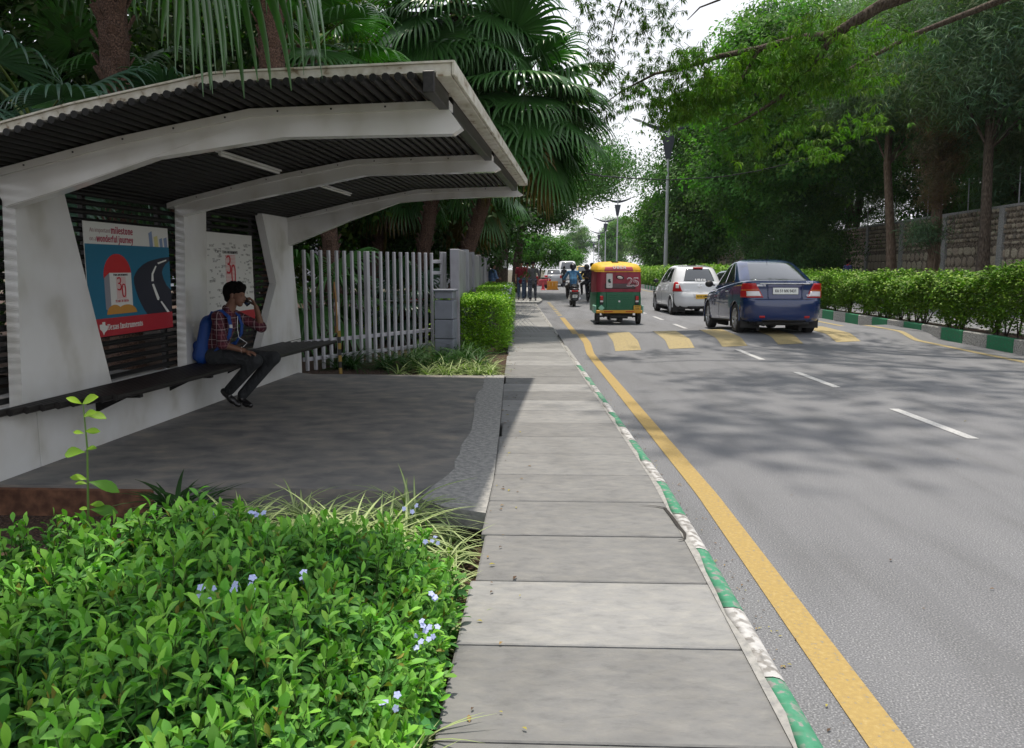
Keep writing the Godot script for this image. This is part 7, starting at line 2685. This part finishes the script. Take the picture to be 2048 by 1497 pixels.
func build_palms() -> void:
	palm("big fan palm with drooping fronds right behind the far end of the bus shelter", Vector3(-2.6, -0.1, -19.6), Vector3(-0.7, 5.35, -19.0), 1.38, 46, -0.75, 0.36, 1, "green", 4)
	palm("taller fan palm whose crown fills the top of the view above the big one", Vector3(-3.4, -0.1, -19.8), Vector3(-1.9, 7.4, -18.6), 1.3, 34, -0.8, 0.36, 2)
	palm("fan palm with a rough red brown trunk rising over the middle of the shelter roof", Vector3(-4.35, -0.1, -12.6), Vector3(-4.25, 7.9, -12.5), 1.15, 14, -0.5, 0.44, 3)
	palm("fan palm with a dark trunk at the top left above the shelter", Vector3(-6.5, -0.1, -11.9), Vector3(-6.4, 7.7, -11.9), 1.15, 14, -0.5, 0.46, 4)
	palm("near fan palm left of the frame whose hanging fronds reach over the shelter roof", Vector3(-4.7, -0.2, -2.7), Vector3(-2.0, 4.45, -3.4), 0.95, 8, 0.1, 0.36, 14, "green", 0, [[1.95, -0.42, 1.05], [2.25, -0.7, 1.0], [2.62, -0.5, 1.05], [1.6, -0.2, 0.95], [1.0, -0.3, 0.95]])
	palm("fan palm with a scaly trunk right behind the picket fence", Vector3(-4.25, -0.1, -15.9), Vector3(-4.6, 5.6, -16.0), 1.1, 24, -0.8, 0.36, 5, "green", 3)
	palm("young blue green fan palm low behind the left end of the shelter roof", Vector3(-5.7, -0.1, -8.9), Vector3(-5.9, 3.0, -9.2), 1.15, 17, -0.1, 0.25, 6, "blue")
	palm("young blue green fan palm behind the shelter, right of the leftmost one", Vector3(-4.9, -0.1, -10.6), Vector3(-5.0, 3.2, -10.8), 1.05, 16, -0.1, 0.25, 7, "blue")
	palm("low fan palm with spreading leaves seen through the picket fence", Vector3(-2.9, -0.1, -16.4), Vector3(-2.9, 0.75, -16.4), 0.8, 16, -0.1, 0.22, 8, "blue")
	palm("low dark fan palm behind the left part of the picket fence", Vector3(-4.3, -0.1, -14.4), Vector3(-4.3, 0.9, -14.4), 0.85, 14, 0.0, 0.22, 9)
	palm("fan palm deep in the shade behind the picket fence, left of the big palm", Vector3(-4.9, -0.1, -21.0), Vector3(-4.0, 4.2, -21.0), 1.1, 24, -1.0, 0.3, 10, "green", 4)
	palm("fan palm with yellowing skirt behind the garden wall", Vector3(-3.0, -0.1, -25.0), Vector3(-2.2, 4.2, -25.0), 1.2, 28, -1.2, 0.3, 11, "green", 10)
	palm("dark fan palm far left beyond the young palms", Vector3(-8.4, -0.1, -14.6), Vector3(-8.2, 4.4, -14.4), 1.15, 22, -0.8, 0.35, 12)

# ---------------------------------------------------------------- broadleaf trees
func feather_mesh(sd: int, L: float, pairs: int) -> ArrayMesh:
	# a twig with paired drooping leaflets
	var r := RandomNumberGenerator.new()
	r.seed = sd
	var b := MB.new()
	b.col = Color(0.06, 0.055, 0.03)
	b.tube([Vector3.ZERO, Vector3(0, -0.02 * L, 0.5 * L), Vector3(0, -0.16 * L, L)], [0.006, 0.004, 0.002], 3, false)
	for i in pairs:
		var t := (i + 1.0) / pairs
		for s in [-1.0, 1.0]:
			b.col = Color(0.8, 0.8, 0.8) * r.randf_range(0.7, 1.3)
			b.col.a = 1.0
			leaf(b, Transform3D(Basis(Vector3.UP, s * r.randf_range(0.8, 1.15)) * Basis(Vector3.RIGHT, 0.25) * Basis(Vector3.BACK, r.randf_range(-0.4, 0.4)), Vector3(0, -0.16 * L * t * t, L * t)), L * 0.27 * (1.15 - 0.5 * t), L * 0.055, 0.4, 0.2, 2, 0.9)
	return b.mesh()

func clump_mesh(sd: int, n: int, L: float, W: float, spread: float) -> ArrayMesh:
	var r := RandomNumberGenerator.new()
	r.seed = sd
	var b := MB.new()
	for i in n:
		var d := Vector3(r.randfn(), r.randfn() * 0.7, r.randfn()).limit_length(2.0) * spread * 0.5
		b.col = Color(1, 1, 1) * r.randf_range(0.65, 1.35)
		b.col.a = 1.0
		leaf(b, Transform3D(yaw_tilt(r.randf() * TAU, r.randf_range(-0.8, 0.5), r.randf_range(-0.6, 0.6)), d), L * r.randf_range(0.7, 1.25), W, r.randf_range(0.1, 0.6), 0.25, 2, 1.0)
	return b.mesh()

func spray_mesh(sd: int) -> ArrayMesh:
	# a drooping star of narrow leaflets at a twig's end
	var r := RandomNumberGenerator.new()
	r.seed = sd
	var b := MB.new()
	b.col = Color(0.5, 0.42, 0.3)
	b.tube([Vector3(0, 0.02, -0.26), Vector3(0, 0.03, -0.1), Vector3.ZERO], [0.006, 0.005, 0.003], 3, false)
	for i in 15:
		b.col = Color(1, 1, 1) * r.randf_range(0.7, 1.3)
		b.col.a = 1.0
		leaf(b, Transform3D(yaw_tilt(r.randf_range(-2.0, 2.0), r.randf_range(-1.0, 0.3), r.randf_range(-0.4, 0.4)), Vector3(0, 0.01, r.randf_range(-0.16, 0.0))), r.randf_range(0.11, 0.2), 0.026, 0.6, 0.2, 2, 0.9)
	return b.mesh()

var sprigs := {}

func make_sprigs() -> void:
	sprigs.feather = [feather_mesh(1, 0.5, 14), feather_mesh(2, 0.5, 15), feather_mesh(3, 0.45, 13)]
	sprigs.broad = [clump_mesh(4, 16, 0.16, 0.085, 0.42), clump_mesh(5, 16, 0.15, 0.09, 0.42)]
	sprigs.small = [clump_mesh(6, 22, 0.11, 0.045, 0.4), clump_mesh(7, 22, 0.12, 0.04, 0.4)]
	sprigs.spray = [spray_mesh(21), spray_mesh(22), spray_mesh(23)]
	sprigs.needle = [clump_mesh(8, 26, 0.26, 0.02, 0.42), clump_mesh(9, 26, 0.24, 0.022, 0.42)]

# lobes: [centre, radii]; limbs reach from the trunk's end to each lobe
func tree(nm: String, label: String, trunk: Array, rads: Array, bark: Material, lobes: Array, n: int, kind: String, col: Color, size: float, sd: int, group := "", cat := "tree") -> Node3D:
	var base: Vector3 = trunk[0]
	var o := thing(nm, label, cat, base, 0.0, group)
	rng.seed = sd
	var t := MB.new()
	var pts := []
	for p in trunk:
		pts.append(p - base)
	t.tube(pts, rads, 10)
	var fork: Vector3 = pts[pts.size() - 1]
	var r0: float = rads[rads.size() - 1]
	for lb in lobes:
		var c: Vector3 = lb[0] - base
		# leave the trunk below the lobe's height
		var from := fork
		for i in pts.size():
			if pts[i].y < c.y - lb[1].y * 0.3:
				from = pts[i]
		for k in 4:
			var e: Vector3 = c + Vector3(rng.randf_range(-0.75, 0.75) * lb[1].x, rng.randf_range(-0.5, 0.6) * lb[1].y, rng.randf_range(-0.75, 0.75) * lb[1].z)
			var mid: Vector3 = from.lerp(e, 0.5) + Vector3(0, 0.12 * from.distance_to(e), 0) + Vector3(rng.randf_range(-0.3, 0.3), 0, rng.randf_range(-0.3, 0.3))
			t.tube([from, from.lerp(mid, 0.5), mid, mid.lerp(e, 0.55), e], [r0 * 0.5, r0 * 0.42, r0 * 0.32, r0 * 0.2, r0 * 0.08], 6, false)
	part("trunk", t, bark, o)
	var total := 0.0
	for lb in lobes:
		total += lb[1].x * lb[1].y + lb[1].z * lb[1].y
	var ms: Array = sprigs[kind]
	var xf := []
	var cs := []
	for i in ms.size():
		xf.append([])
		cs.append([])
	for lb in lobes:
		var c: Vector3 = lb[0] - base
		var R: Vector3 = lb[1]
		var want := int(0.68 * n * (R.x * R.y + R.z * R.y) / total)
		while want > 0:
			var d := Vector3(rng.randfn(), rng.randfn(), rng.randfn()).normalized()
			var q: Vector3 = c + d * R * (0.5 + 0.5 * sqrt(rng.randf()))
			var cr := 0.2 * minf(R.x, minf(R.y, R.z)) + 0.25
			var tone := rng.randf_range(0.6, 1.35)
			var hue := rng.randf_range(-0.18, 0.25)
			var g := rng.randi_range(10, 22)
			want -= g
			for j in g:
				var p := q + Vector3(rng.randfn() * cr, rng.randfn() * cr * 0.5, rng.randfn() * cr)
				var out := (p - c) / R
				var yaw := atan2(out.x, out.z) + rng.randf_range(-0.9, 0.9)
				var k := rng.randi() % ms.size()
				xf[k].append(Transform3D(yaw_tilt(yaw, rng.randf_range(-1.25, -0.05) + out.y * 0.35, rng.randf_range(-0.4, 0.4)).scaled_local(Vector3.ONE * size * rng.randf_range(0.75, 1.25)), p))
				var v := tone * rng.randf_range(0.8, 1.2)
				cs[k].append(Color(col.r * v * (1.0 + hue), col.g * v, col.b * v * (1.0 - hue * 0.6)))
	var lm := leafmat(Color.WHITE, 0.62, Color(0.75, 0.95, 0.35))
	lm.metallic_specular = 0.35
	for k in ms.size():
		scatter("crown", ms[k], lm, xf[k], cs[k], o)
	return o

func V(x: float, y: float, z: float) -> Vector3:
	return Vector3(x, y, z)

func build_trees() -> void:
	make_sprigs()
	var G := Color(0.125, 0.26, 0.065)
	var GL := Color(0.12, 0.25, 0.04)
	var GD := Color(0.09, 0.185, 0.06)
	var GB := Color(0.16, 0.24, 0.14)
	# three straight trunks in front of the wall
	tree("verge_tree", "tall tree with a straight pale brown trunk, leftmost before the stone wall", [V(17.35, 0.1, -39.6), V(17.2, 3.0, -39.8), V(16.9, 6.5, -40.0), V(16.8, 11, -40)], [0.3, 0.21, 0.18, 0.11], m.bark_pale, [[V(16.5, 11.5, -40), V(3.4, 3.2, 3.4)], [V(18.5, 9.6, -41), V(2.4, 1.8, 2.4)]], 3400, "needle", GB, 1.5, 11)
	tree("verge_tree", "tree hung with dry brown creeper, between the two other trunks at the wall", [V(17.5, 0.1, -36), V(17.5, 4.0, -36), V(17.4, 9, -36), V(17.3, 12, -36)], [0.28, 0.22, 0.18, 0.1], m.bark_pale, [[V(17.2, 11.5, -36), V(3.6, 3.0, 3.2)], [V(17.0, 3.0, -35.4), V(0.5, 0.4, 0.5)]], 3000, "needle", GB, 1.5, 12)
	tree("verge_tree", "dark trunked tree at the right, before the wall near the frame's edge", [V(17.25, 0.1, -31.5), V(17.2, 3.0, -31.5), V(17.15, 6, -31.6), V(17.0, 10, -31.6)], [0.3, 0.2, 0.17, 0.1], m.bark, [[V(16.6, 10.2, -31), V(3.6, 3.0, 3.4)], [V(18.9, 8.4, -31.5), V(2.6, 1.7, 2.6)]], 3600, "needle", Color(0.15, 0.23, 0.14), 1.5, 13)
	# dry creeper on the middle trunk
	tree("dry_creeper", "mass of dead brown creeper hanging from the middle trunk before the wall", [V(17.3, 5.2, -35.7), V(17.3, 7.5, -35.6)], [0.03, 0.02], m.bark, [[V(17.2, 8.4, -35.5), V(1.0, 1.3, 0.9)], [V(17.4, 6.6, -35.5), V(0.9, 1.1, 0.8)], [V(17.3, 5.2, -35.6), V(0.6, 0.9, 0.6)]], 900, "needle", Color(0.24, 0.18, 0.13), 1.0, 14, "", "creeper")
	# big spreading trees over the far carriageway
	tree("rain_tree", "broad mid green tree overhanging the far carriageway behind the first lamp", [V(17.6, 0.1, -50), V(17.2, 4, -49.5), V(16.2, 7, -49)], [0.45, 0.36, 0.28], m.bark, [[V(13.9, 11.0, -47), V(4.4, 3.6, 4.6)], [V(16.5, 13.5, -50), V(5.0, 4.0, 5.0)], [V(13.2, 6.6, -50), V(3.2, 2.6, 3.6)], [V(13.4, 14.6, -49), V(2.8, 2.4, 3.0)], [V(14.5, 8.3, -46), V(3.6, 2.4, 3.2)]], 6500, "broad", G, 1.7, 21)
	tree("rain_tree", "mid green tree with low boughs beyond the first lamp, over the wall's far end", [V(17.8, 0.1, -68), V(17.4, 4, -68), V(16.4, 7, -68)], [0.4, 0.33, 0.26], m.bark, [[V(14.2, 9.0, -68), V(4.4, 3.8, 4.4)], [V(17, 12.5, -69), V(5.0, 4.0, 5.0)], [V(13.2, 4.8, -67), V(2.6, 2.6, 3.0)], [V(14.8, 13.5, -70), V(4.0, 3.0, 4.0)]], 5200, "broad", Color(0.06, 0.14, 0.025), 1.9, 22)
	tree("dense_tree", "dark spreading bush of fine leaves before the wall above the blue car's roof", [V(15.9, 0.1, -47), V(15.6, 1.2, -47), V(15.2, 2.4, -47)], [0.16, 0.13, 0.1], m.bark, [[V(15.2, 2.6, -46.5), V(2.0, 1.8, 2.0)], [V(13.9, 2.3, -48), V(1.9, 1.7, 2.0)], [V(16.6, 2.4, -47.5), V(1.4, 1.4, 1.4)], [V(15.4, 4.6, -47.5), V(2.4, 1.3, 2.2)]], 4200, "small", GD, 1.25, 23)
	tree("rain_tree", "light green tree in the distance, right of the far lamps", [V(16.5, 0.1, -92), V(16.3, 4, -92), V(15.5, 7, -92)], [0.4, 0.33, 0.26], m.bark, [[V(14.6, 6.2, -92), V(3.6, 3.6, 4.0)], [V(17, 10.0, -93), V(5.0, 4.5, 5.0)], [V(13.6, 3.0, -90), V(2.4, 2.0, 2.4)]], 3600, "broad", Color(0.075, 0.16, 0.03), 2.3, 24)
	# the wood behind the wall
	var spots := [[22.0, 30.0, 13.0], [26.0, 27.0, 15.0], [21.8, 37.0, 12.0], [25.0, 41.0, 16.0], [22.5, 46.0, 14.0], [27.0, 52.0, 17.0], [22.0, 57.0, 15.0], [25.0, 66.0, 17.0], [23.5, 77.0, 16.0], [29.0, 84.0, 19.0], [24.0, 22.0, 14.0]]
	for i in spots.size():
		var s: Array = spots[i]
		var h: float = s[2]
		var x: float = s[0]
		var z: float = -s[1]
		var kind: String = ["small", "broad", "needle", "small"][i % 4]
		var c: Color = [GD, G, GB, Color(0.03, 0.08, 0.02)][i % 4]
		rng.seed = 900 + i
		var lean := Vector3(rng.randf_range(-1, 1), 0, rng.randf_range(-1, 1))
		tree("wood_tree", "dark tree standing behind the stone wall", [V(x, 0.0, z), V(x, h * 0.3, z) + lean * 0.4, V(x, h * 0.62, z) + lean], [0.34, 0.26, 0.17], m.bark, [[V(x - 1.5, h * 0.62, z + 1.0) + lean, V(3.6, 2.8, 3.6)], [V(x + 1.8, h * 0.72, z - 1.0) + lean, V(3.8, 3.0, 3.8)], [V(x - 0.5, h * 0.88, z) + lean, V(3.6, 2.8, 3.6)], [V(x + 0.5, h * 0.42, z + 0.5), V(3.0, 1.8, 3.0)]], 2900, kind, c, 1.9, 100 + i, "trees behind the stone wall")
	# undergrowth behind the wall
	tree("undergrowth", "bright green scrub seen between the trunks above the wall's coping", [V(24, 0, -34), V(24, 2, -34)], [0.12, 0.08], m.bark, [[V(23.5, 4.3, -31), V(2.6, 1.6, 3.0)], [V(24.5, 4.0, -38), V(2.6, 1.8, 3.4)], [V(26, 6.0, -36), V(3.0, 2.0, 3.0)], [V(24.5, 4.5, -48), V(2.6, 2.0, 4.0)]], 2600, "broad", Color(0.06, 0.15, 0.02), 1.5, 160, "", "shrub")
	# far trees closing the road
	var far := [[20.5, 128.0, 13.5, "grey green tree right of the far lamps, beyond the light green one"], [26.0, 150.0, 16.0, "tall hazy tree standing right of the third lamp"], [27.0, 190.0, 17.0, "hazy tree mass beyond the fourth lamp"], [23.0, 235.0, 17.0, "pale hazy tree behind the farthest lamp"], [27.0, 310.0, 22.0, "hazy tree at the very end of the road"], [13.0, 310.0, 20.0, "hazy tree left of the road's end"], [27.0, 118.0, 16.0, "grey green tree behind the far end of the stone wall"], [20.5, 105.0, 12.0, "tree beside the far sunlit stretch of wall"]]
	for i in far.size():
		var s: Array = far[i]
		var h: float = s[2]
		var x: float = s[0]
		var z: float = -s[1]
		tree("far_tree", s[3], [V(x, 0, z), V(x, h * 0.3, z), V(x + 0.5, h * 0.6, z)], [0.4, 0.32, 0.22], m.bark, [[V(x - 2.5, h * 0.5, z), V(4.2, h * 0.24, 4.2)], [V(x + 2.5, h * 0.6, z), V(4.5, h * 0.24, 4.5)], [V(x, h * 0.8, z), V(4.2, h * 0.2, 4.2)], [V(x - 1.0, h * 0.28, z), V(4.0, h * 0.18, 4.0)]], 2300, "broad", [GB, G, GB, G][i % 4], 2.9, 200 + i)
	# left side
	tree("roadside_tree", "dark roadside tree with a black trunk left of the walkers", [V(-2.35, 0.0, -42.2), V(-2.3, 2.4, -42.2), V(-1.9, 4.4, -42)], [0.34, 0.28, 0.22], m.bark, [[V(-1.6, 6.8, -43), V(3.4, 2.2, 3.2)], [V(1.2, 6.9, -42), V(3.0, 2.0, 3.2)], [V(2.3, 5.8, -36.5), V(1.3, 1.2, 1.5)], [V(-4.5, 7.5, -42), V(3.4, 2.6, 3.4)]], 4600, "small", GD, 1.4, 301)
	tree("roadside_tree", "forked dark tree directly behind the walking men", [V(-1.6, 0.0, -47), V(-1.5, 2.0, -47), V(-1.2, 4.0, -47)], [0.3, 0.26, 0.2], m.bark, [[V(-0.6, 6.5, -47), V(3.4, 2.4, 3.4)], [V(-3.5, 6.0, -48), V(3.0, 2.6, 3.0)]], 2800, "small", Color(0.035, 0.085, 0.02), 1.4, 302)
	tree("roadside_tree", "dark tree behind the man in pale blue at the garden wall's end", [V(-3.9, 0.0, -38), V(-3.8, 2.6, -38), V(-3.4, 5.0, -38)], [0.32, 0.27, 0.2], m.bark, [[V(-5.2, 6.6, -38), V(3.4, 2.4, 3.0)], [V(-6.5, 5.0, -38), V(3.4, 3.0, 3.2)], [V(-4.6, 3.2, -40), V(2.0, 1.4, 2.0)]], 3600, "broad", GD, 1.3, 303)
	tree("small_tree", "small bright green round tree over the left edge of the far road", [V(-0.4, 0.0, -86), V(-0.2, 1.4, -86), V(0.2, 2.4, -86)], [0.14, 0.11, 0.09], m.bark, [[V(0.6, 3.3, -86), V(2.6, 1.5, 2.6)], [V(-2.2, 3.6, -85), V(2.2, 1.7, 2.2)], [V(2.6, 2.9, -86.5), V(1.7, 1.0, 1.7)]], 2200, "broad", Color(0.09, 0.24, 0.03), 1.35, 304)
	tree("roadside_tree", "leafy tree rising behind the small bright green one on the left", [V(-3.5, 0.0, -72), V(-3.4, 2.6, -72), V(-3.0, 5.0, -72)], [0.34, 0.28, 0.2], m.bark, [[V(-2.2, 6.5, -72), V(3.8, 2.8, 3.6)], [V(-6.5, 6.0, -72), V(3.6, 3.4, 3.4)]], 2200, "broad", Color(0.05, 0.12, 0.025), 1.9, 305)
	tree("shade_tree", "leafy tree left of the frame that shades the near bush", [V(-6.8, -0.2, 1.2), V(-6.4, 3.0, 0.8), V(-5.0, 5.6, 0.0)], [0.3, 0.24, 0.18], m.bark, [[V(-3.0, 8.0, -1.4), V(2.6, 1.0, 2.6)], [V(-0.6, 8.6, -0.6), V(2.2, 0.8, 2.4)], [V(-5.0, 7.4, 0.0), V(2.6, 1.4, 2.6)]], 330, "small", GD, 1.5, 306)
	tree("shade_tree", "tall tree whose crown roofs over the palms behind the shelter, above the frame", [V(-8.0, -0.2, -10.0), V(-7.8, 4.0, -10.0), V(-7.4, 8.0, -10.2)], [0.4, 0.32, 0.24], m.bark, [[V(-7.5, 10.5, -9.0), V(3.4, 1.6, 3.6)], [V(-5.6, 11.2, -13.5), V(3.4, 1.4, 3.2)], [V(-10.0, 10.5, -13.0), V(3.2, 1.6, 3.4)], [V(-4.9, 9.8, -9.6), V(1.8, 1.0, 2.2)]], 2600, "broad", GD, 1.5, 307)
	# dark greenery closing the view behind the palms
	var dark := [[-9.5, 17.0, 9.0], [-7.0, 21.0, 10.0], [-12.5, 15.0, 9.0], [-5.6, 25.0, 9.0], [-10.5, 26.0, 11.0], [-4.6, 31.0, 8.0]]
	for i in dark.size():
		var s: Array = dark[i]
		var x: float = s[0]
		var h: float = s[2]
		var z: float = -s[1]
		tree("garden_tree", "dense dark tree closing the view behind the palms", [V(x, -0.2, z), V(x, h * 0.35, z), V(x, h * 0.6, z)], [0.25, 0.2, 0.14], m.bark, [[V(x, h * 0.75, z), V(3.0, 2.6, 2.8)], [V(x + 1.2, h * 0.45, z + 0.6), V(2.6, 2.4, 2.4)], [V(x - 1.4, h * 0.3, z + 0.4), V(2.4, 2.2, 2.2)]], 2400, "broad", [GD * 0.5, Color(0.06, 0.11, 0.015), GD * 0.5][i % 3], 1.3, 400 + i, "dark trees behind the palms")
	tree("croton_shrub", "small yellow green shrub seen low through the picket fence", [V(-2.75, -0.1, -17.0), V(-2.75, 0.3, -17.0)], [0.03, 0.02], m.bark, [[V(-2.6, 0.32, -17.0), V(0.32, 0.26, 0.3)], [V(-3.55, 0.25, -16.9), V(0.2, 0.2, 0.2)]], 130, "broad", Color(0.25, 0.33, 0.02), 0.7, 420, "", "shrub")
	build_overhang(GL)

# the large tree at the right whose boughs cross the top of the view
func build_overhang(col: Color) -> void:
	var base := V(17.6, 0.1, -12.5)
	var o := thing("overhanging_tree", "large feathery tree outside the frame whose boughs hang over the road", "tree", base)
	var t := MB.new()
	var limb := func(p: Array, r: Array, sides := 8):
		var q := []
		for e in p:
			q.append(e - base)
		t.tube(q, r, sides, false)
	limb.call([base, V(17.2, 2.5, -12.8), V(16.0, 5.0, -13.4), V(14.2, 6.6, -14.2)], [0.42, 0.36, 0.3, 0.25], 12)
	var A := [V(14.2, 6.6, -14.2), V(10.5, 7.2, -15.0), V(7.47, 6.76, -15.5), V(6.43, 6.48, -16), V(5.74, 6.08, -16.5), V(5.25, 6.2, -17), V(4.58, 6.12, -17.5), V(3.85, 6.1, -18), V(3.19, 5.99, -18.5), V(2.59, 5.98, -19), V(1.83, 5.68, -19.5), V(1.4, 5.43, -20)]
	limb.call(A, [0.24, 0.15, 0.12, 0.115, 0.11, 0.07, 0.065, 0.055, 0.045, 0.032, 0.018, 0.008])
	limb.call([V(5.74, 6.08, -16.5), V(5.47, 5.51, -16.8), V(4.96, 5.05, -17.2), V(4.35, 4.68, -17.6), V(3.9, 4.5, -18)], [0.075, 0.06, 0.045, 0.025, 0.01])
	limb.call([V(4.58, 6.12, -17.5), V(4.21, 5.45, -17.6), V(3.84, 5.24, -17.8), V(3.81, 5.02, -18)], [0.045, 0.035, 0.022, 0.01])
	limb.call([V(14.2, 6.6, -14.2), V(10.5, 8.4, -13.5), V(6.5, 8.6, -14.0), V(3.8, 7.4, -17.5), V(3.81, 7.27, -18), V(3.39, 7.12, -18), V(3.16, 6.92, -18.2)], [0.22, 0.16, 0.1, 0.04, 0.025, 0.018, 0.008])
	limb.call([V(6.5, 8.6, -14.0), V(4.0, 7.6, -15), V(2.35, 7.08, -15), V(1.35, 6.66, -14.5), V(1.41, 6.33, -15), V(1.3, 5.98, -15), V(1.23, 5.64, -15), V(1.32, 5.37, -15), V(1.27, 5.11, -15)], [0.09, 0.06, 0.035, 0.022, 0.014, 0.012, 0.01, 0.008, 0.005])
	limb.call([V(14.2, 6.6, -14.2), V(11.0, 7.6, -17.5), V(8.6, 6.9, -19.5), V(7.2, 6.2, -20.5)], [0.16, 0.1, 0.06, 0.03])
	limb.call([V(14.2, 6.6, -14.2), V(10.5, 8.8, -12.5), V(7.5, 9.4, -12.0), V(4.0, 9.4, -12.5)], [0.16, 0.1, 0.06, 0.03])
	part("trunk", t, m.bark, o)
	rng.seed = 71
	var ms: Array = sprigs.spray
	var xf := [[], [], []]
	var cs := [[], [], []]
	var tuft := func(c: Vector3, r: Vector3, n: int, sc: float, tone: float):
		for i in n:
			var p := c + Vector3(rng.randfn() * r.x, rng.randfn() * r.y, rng.randfn() * r.z) * 0.5 - base
			var k := rng.randi() % 3
			xf[k].append(Transform3D(yaw_tilt(rng.randf() * TAU, rng.randf_range(-0.7, 0.15), rng.randf_range(-0.3, 0.3)).scaled_local(Vector3.ONE * sc * rng.randf_range(0.7, 1.2)), p))
			var v := tone * rng.randf_range(0.75, 1.25)
			cs[k].append(Color(col.r * v * rng.randf_range(0.85, 1.25), col.g * v, col.b * v))
	# sprays against the sky
	for p in [V(0.84, 5.99, -15), V(1.07, 5.73, -15), V(1.47, 6.07, -15), V(0.99, 5.38, -15), V(1.26, 5.2, -15), V(1.8, 6.39, -15.5), V(2.24, 6.5, -16), V(1.96, 6.23, -16), V(2.39, 6.41, -16), V(1.78, 5.95, -16), V(0.75, 6.3, -15), V(1.1, 4.95, -15)]:
		tuft.call(p, V(0.3, 0.26, 0.4), 14, 0.75, 0.5)
	for p in [V(2.73, 6.83, -18.6), V(2.46, 6.34, -19), V(2.28, 6.03, -19.3), V(1.95, 5.96, -19.5), V(1.74, 5.57, -19.8), V(1.58, 5.31, -20), V(1.2, 5.2, -20), V(2.88, 5.69, -18.6), V(2.89, 5.92, -18.4), V(2.3, 5.6, -19.2)]:
		tuft.call(p, V(0.42, 0.26, 0.5), 20, 0.85, 0.6)
	# bright leafy boughs
	for i in 34:
		var f := rng.randf()
		var j := 3 + int(f * 6.0)
		var p: Vector3 = A[j].lerp(A[j + 1], rng.randf()) + Vector3(rng.randf_range(-0.5, 0.5), rng.randf_range(-1.0, 0.15), rng.randf_range(-0.8, 0.8))
		tuft.call(p, V(0.5, 0.24, 0.55), 24, 1.0, 1.0)
	for p in [V(5.4, 5.4, -16.8), V(5.0, 5.0, -17.2), V(4.4, 4.6, -17.6), V(4.1, 5.4, -17.6), V(3.8, 5.0, -17.9), V(4.8, 4.2, -17.6), V(5.6, 4.6, -17.5), V(3.5, 5.5, -18), V(7.0, 6.0, -16.5), V(6.6, 5.3, -17), V(7.2, 4.6, -18), V(6.2, 4.2, -18.5)]:
		tuft.call(p, V(0.6, 0.3, 0.65), 34, 1.0, 1.0)
	# the crown over the road, above the frame, that dapples the asphalt
	for i in 70:
		var p := Vector3(rng.randf_range(1.0, 13.0), rng.randf_range(8.0, 10.8), rng.randf_range(-17.5, -8.5))
		if absf(sin(p.x * 1.3 + p.z * 0.9)) < 0.3:
			continue
		tuft.call(p, V(1.1, 0.5, 1.1), 44, 1.3, 0.8)
	var lm := leafmat(Color.WHITE, 0.65, Color(0.85, 1.0, 0.35))
	lm.metallic_specular = 0.3
	for k in 3:
		scatter("crown", ms[k], lm, xf[k], cs[k], o)
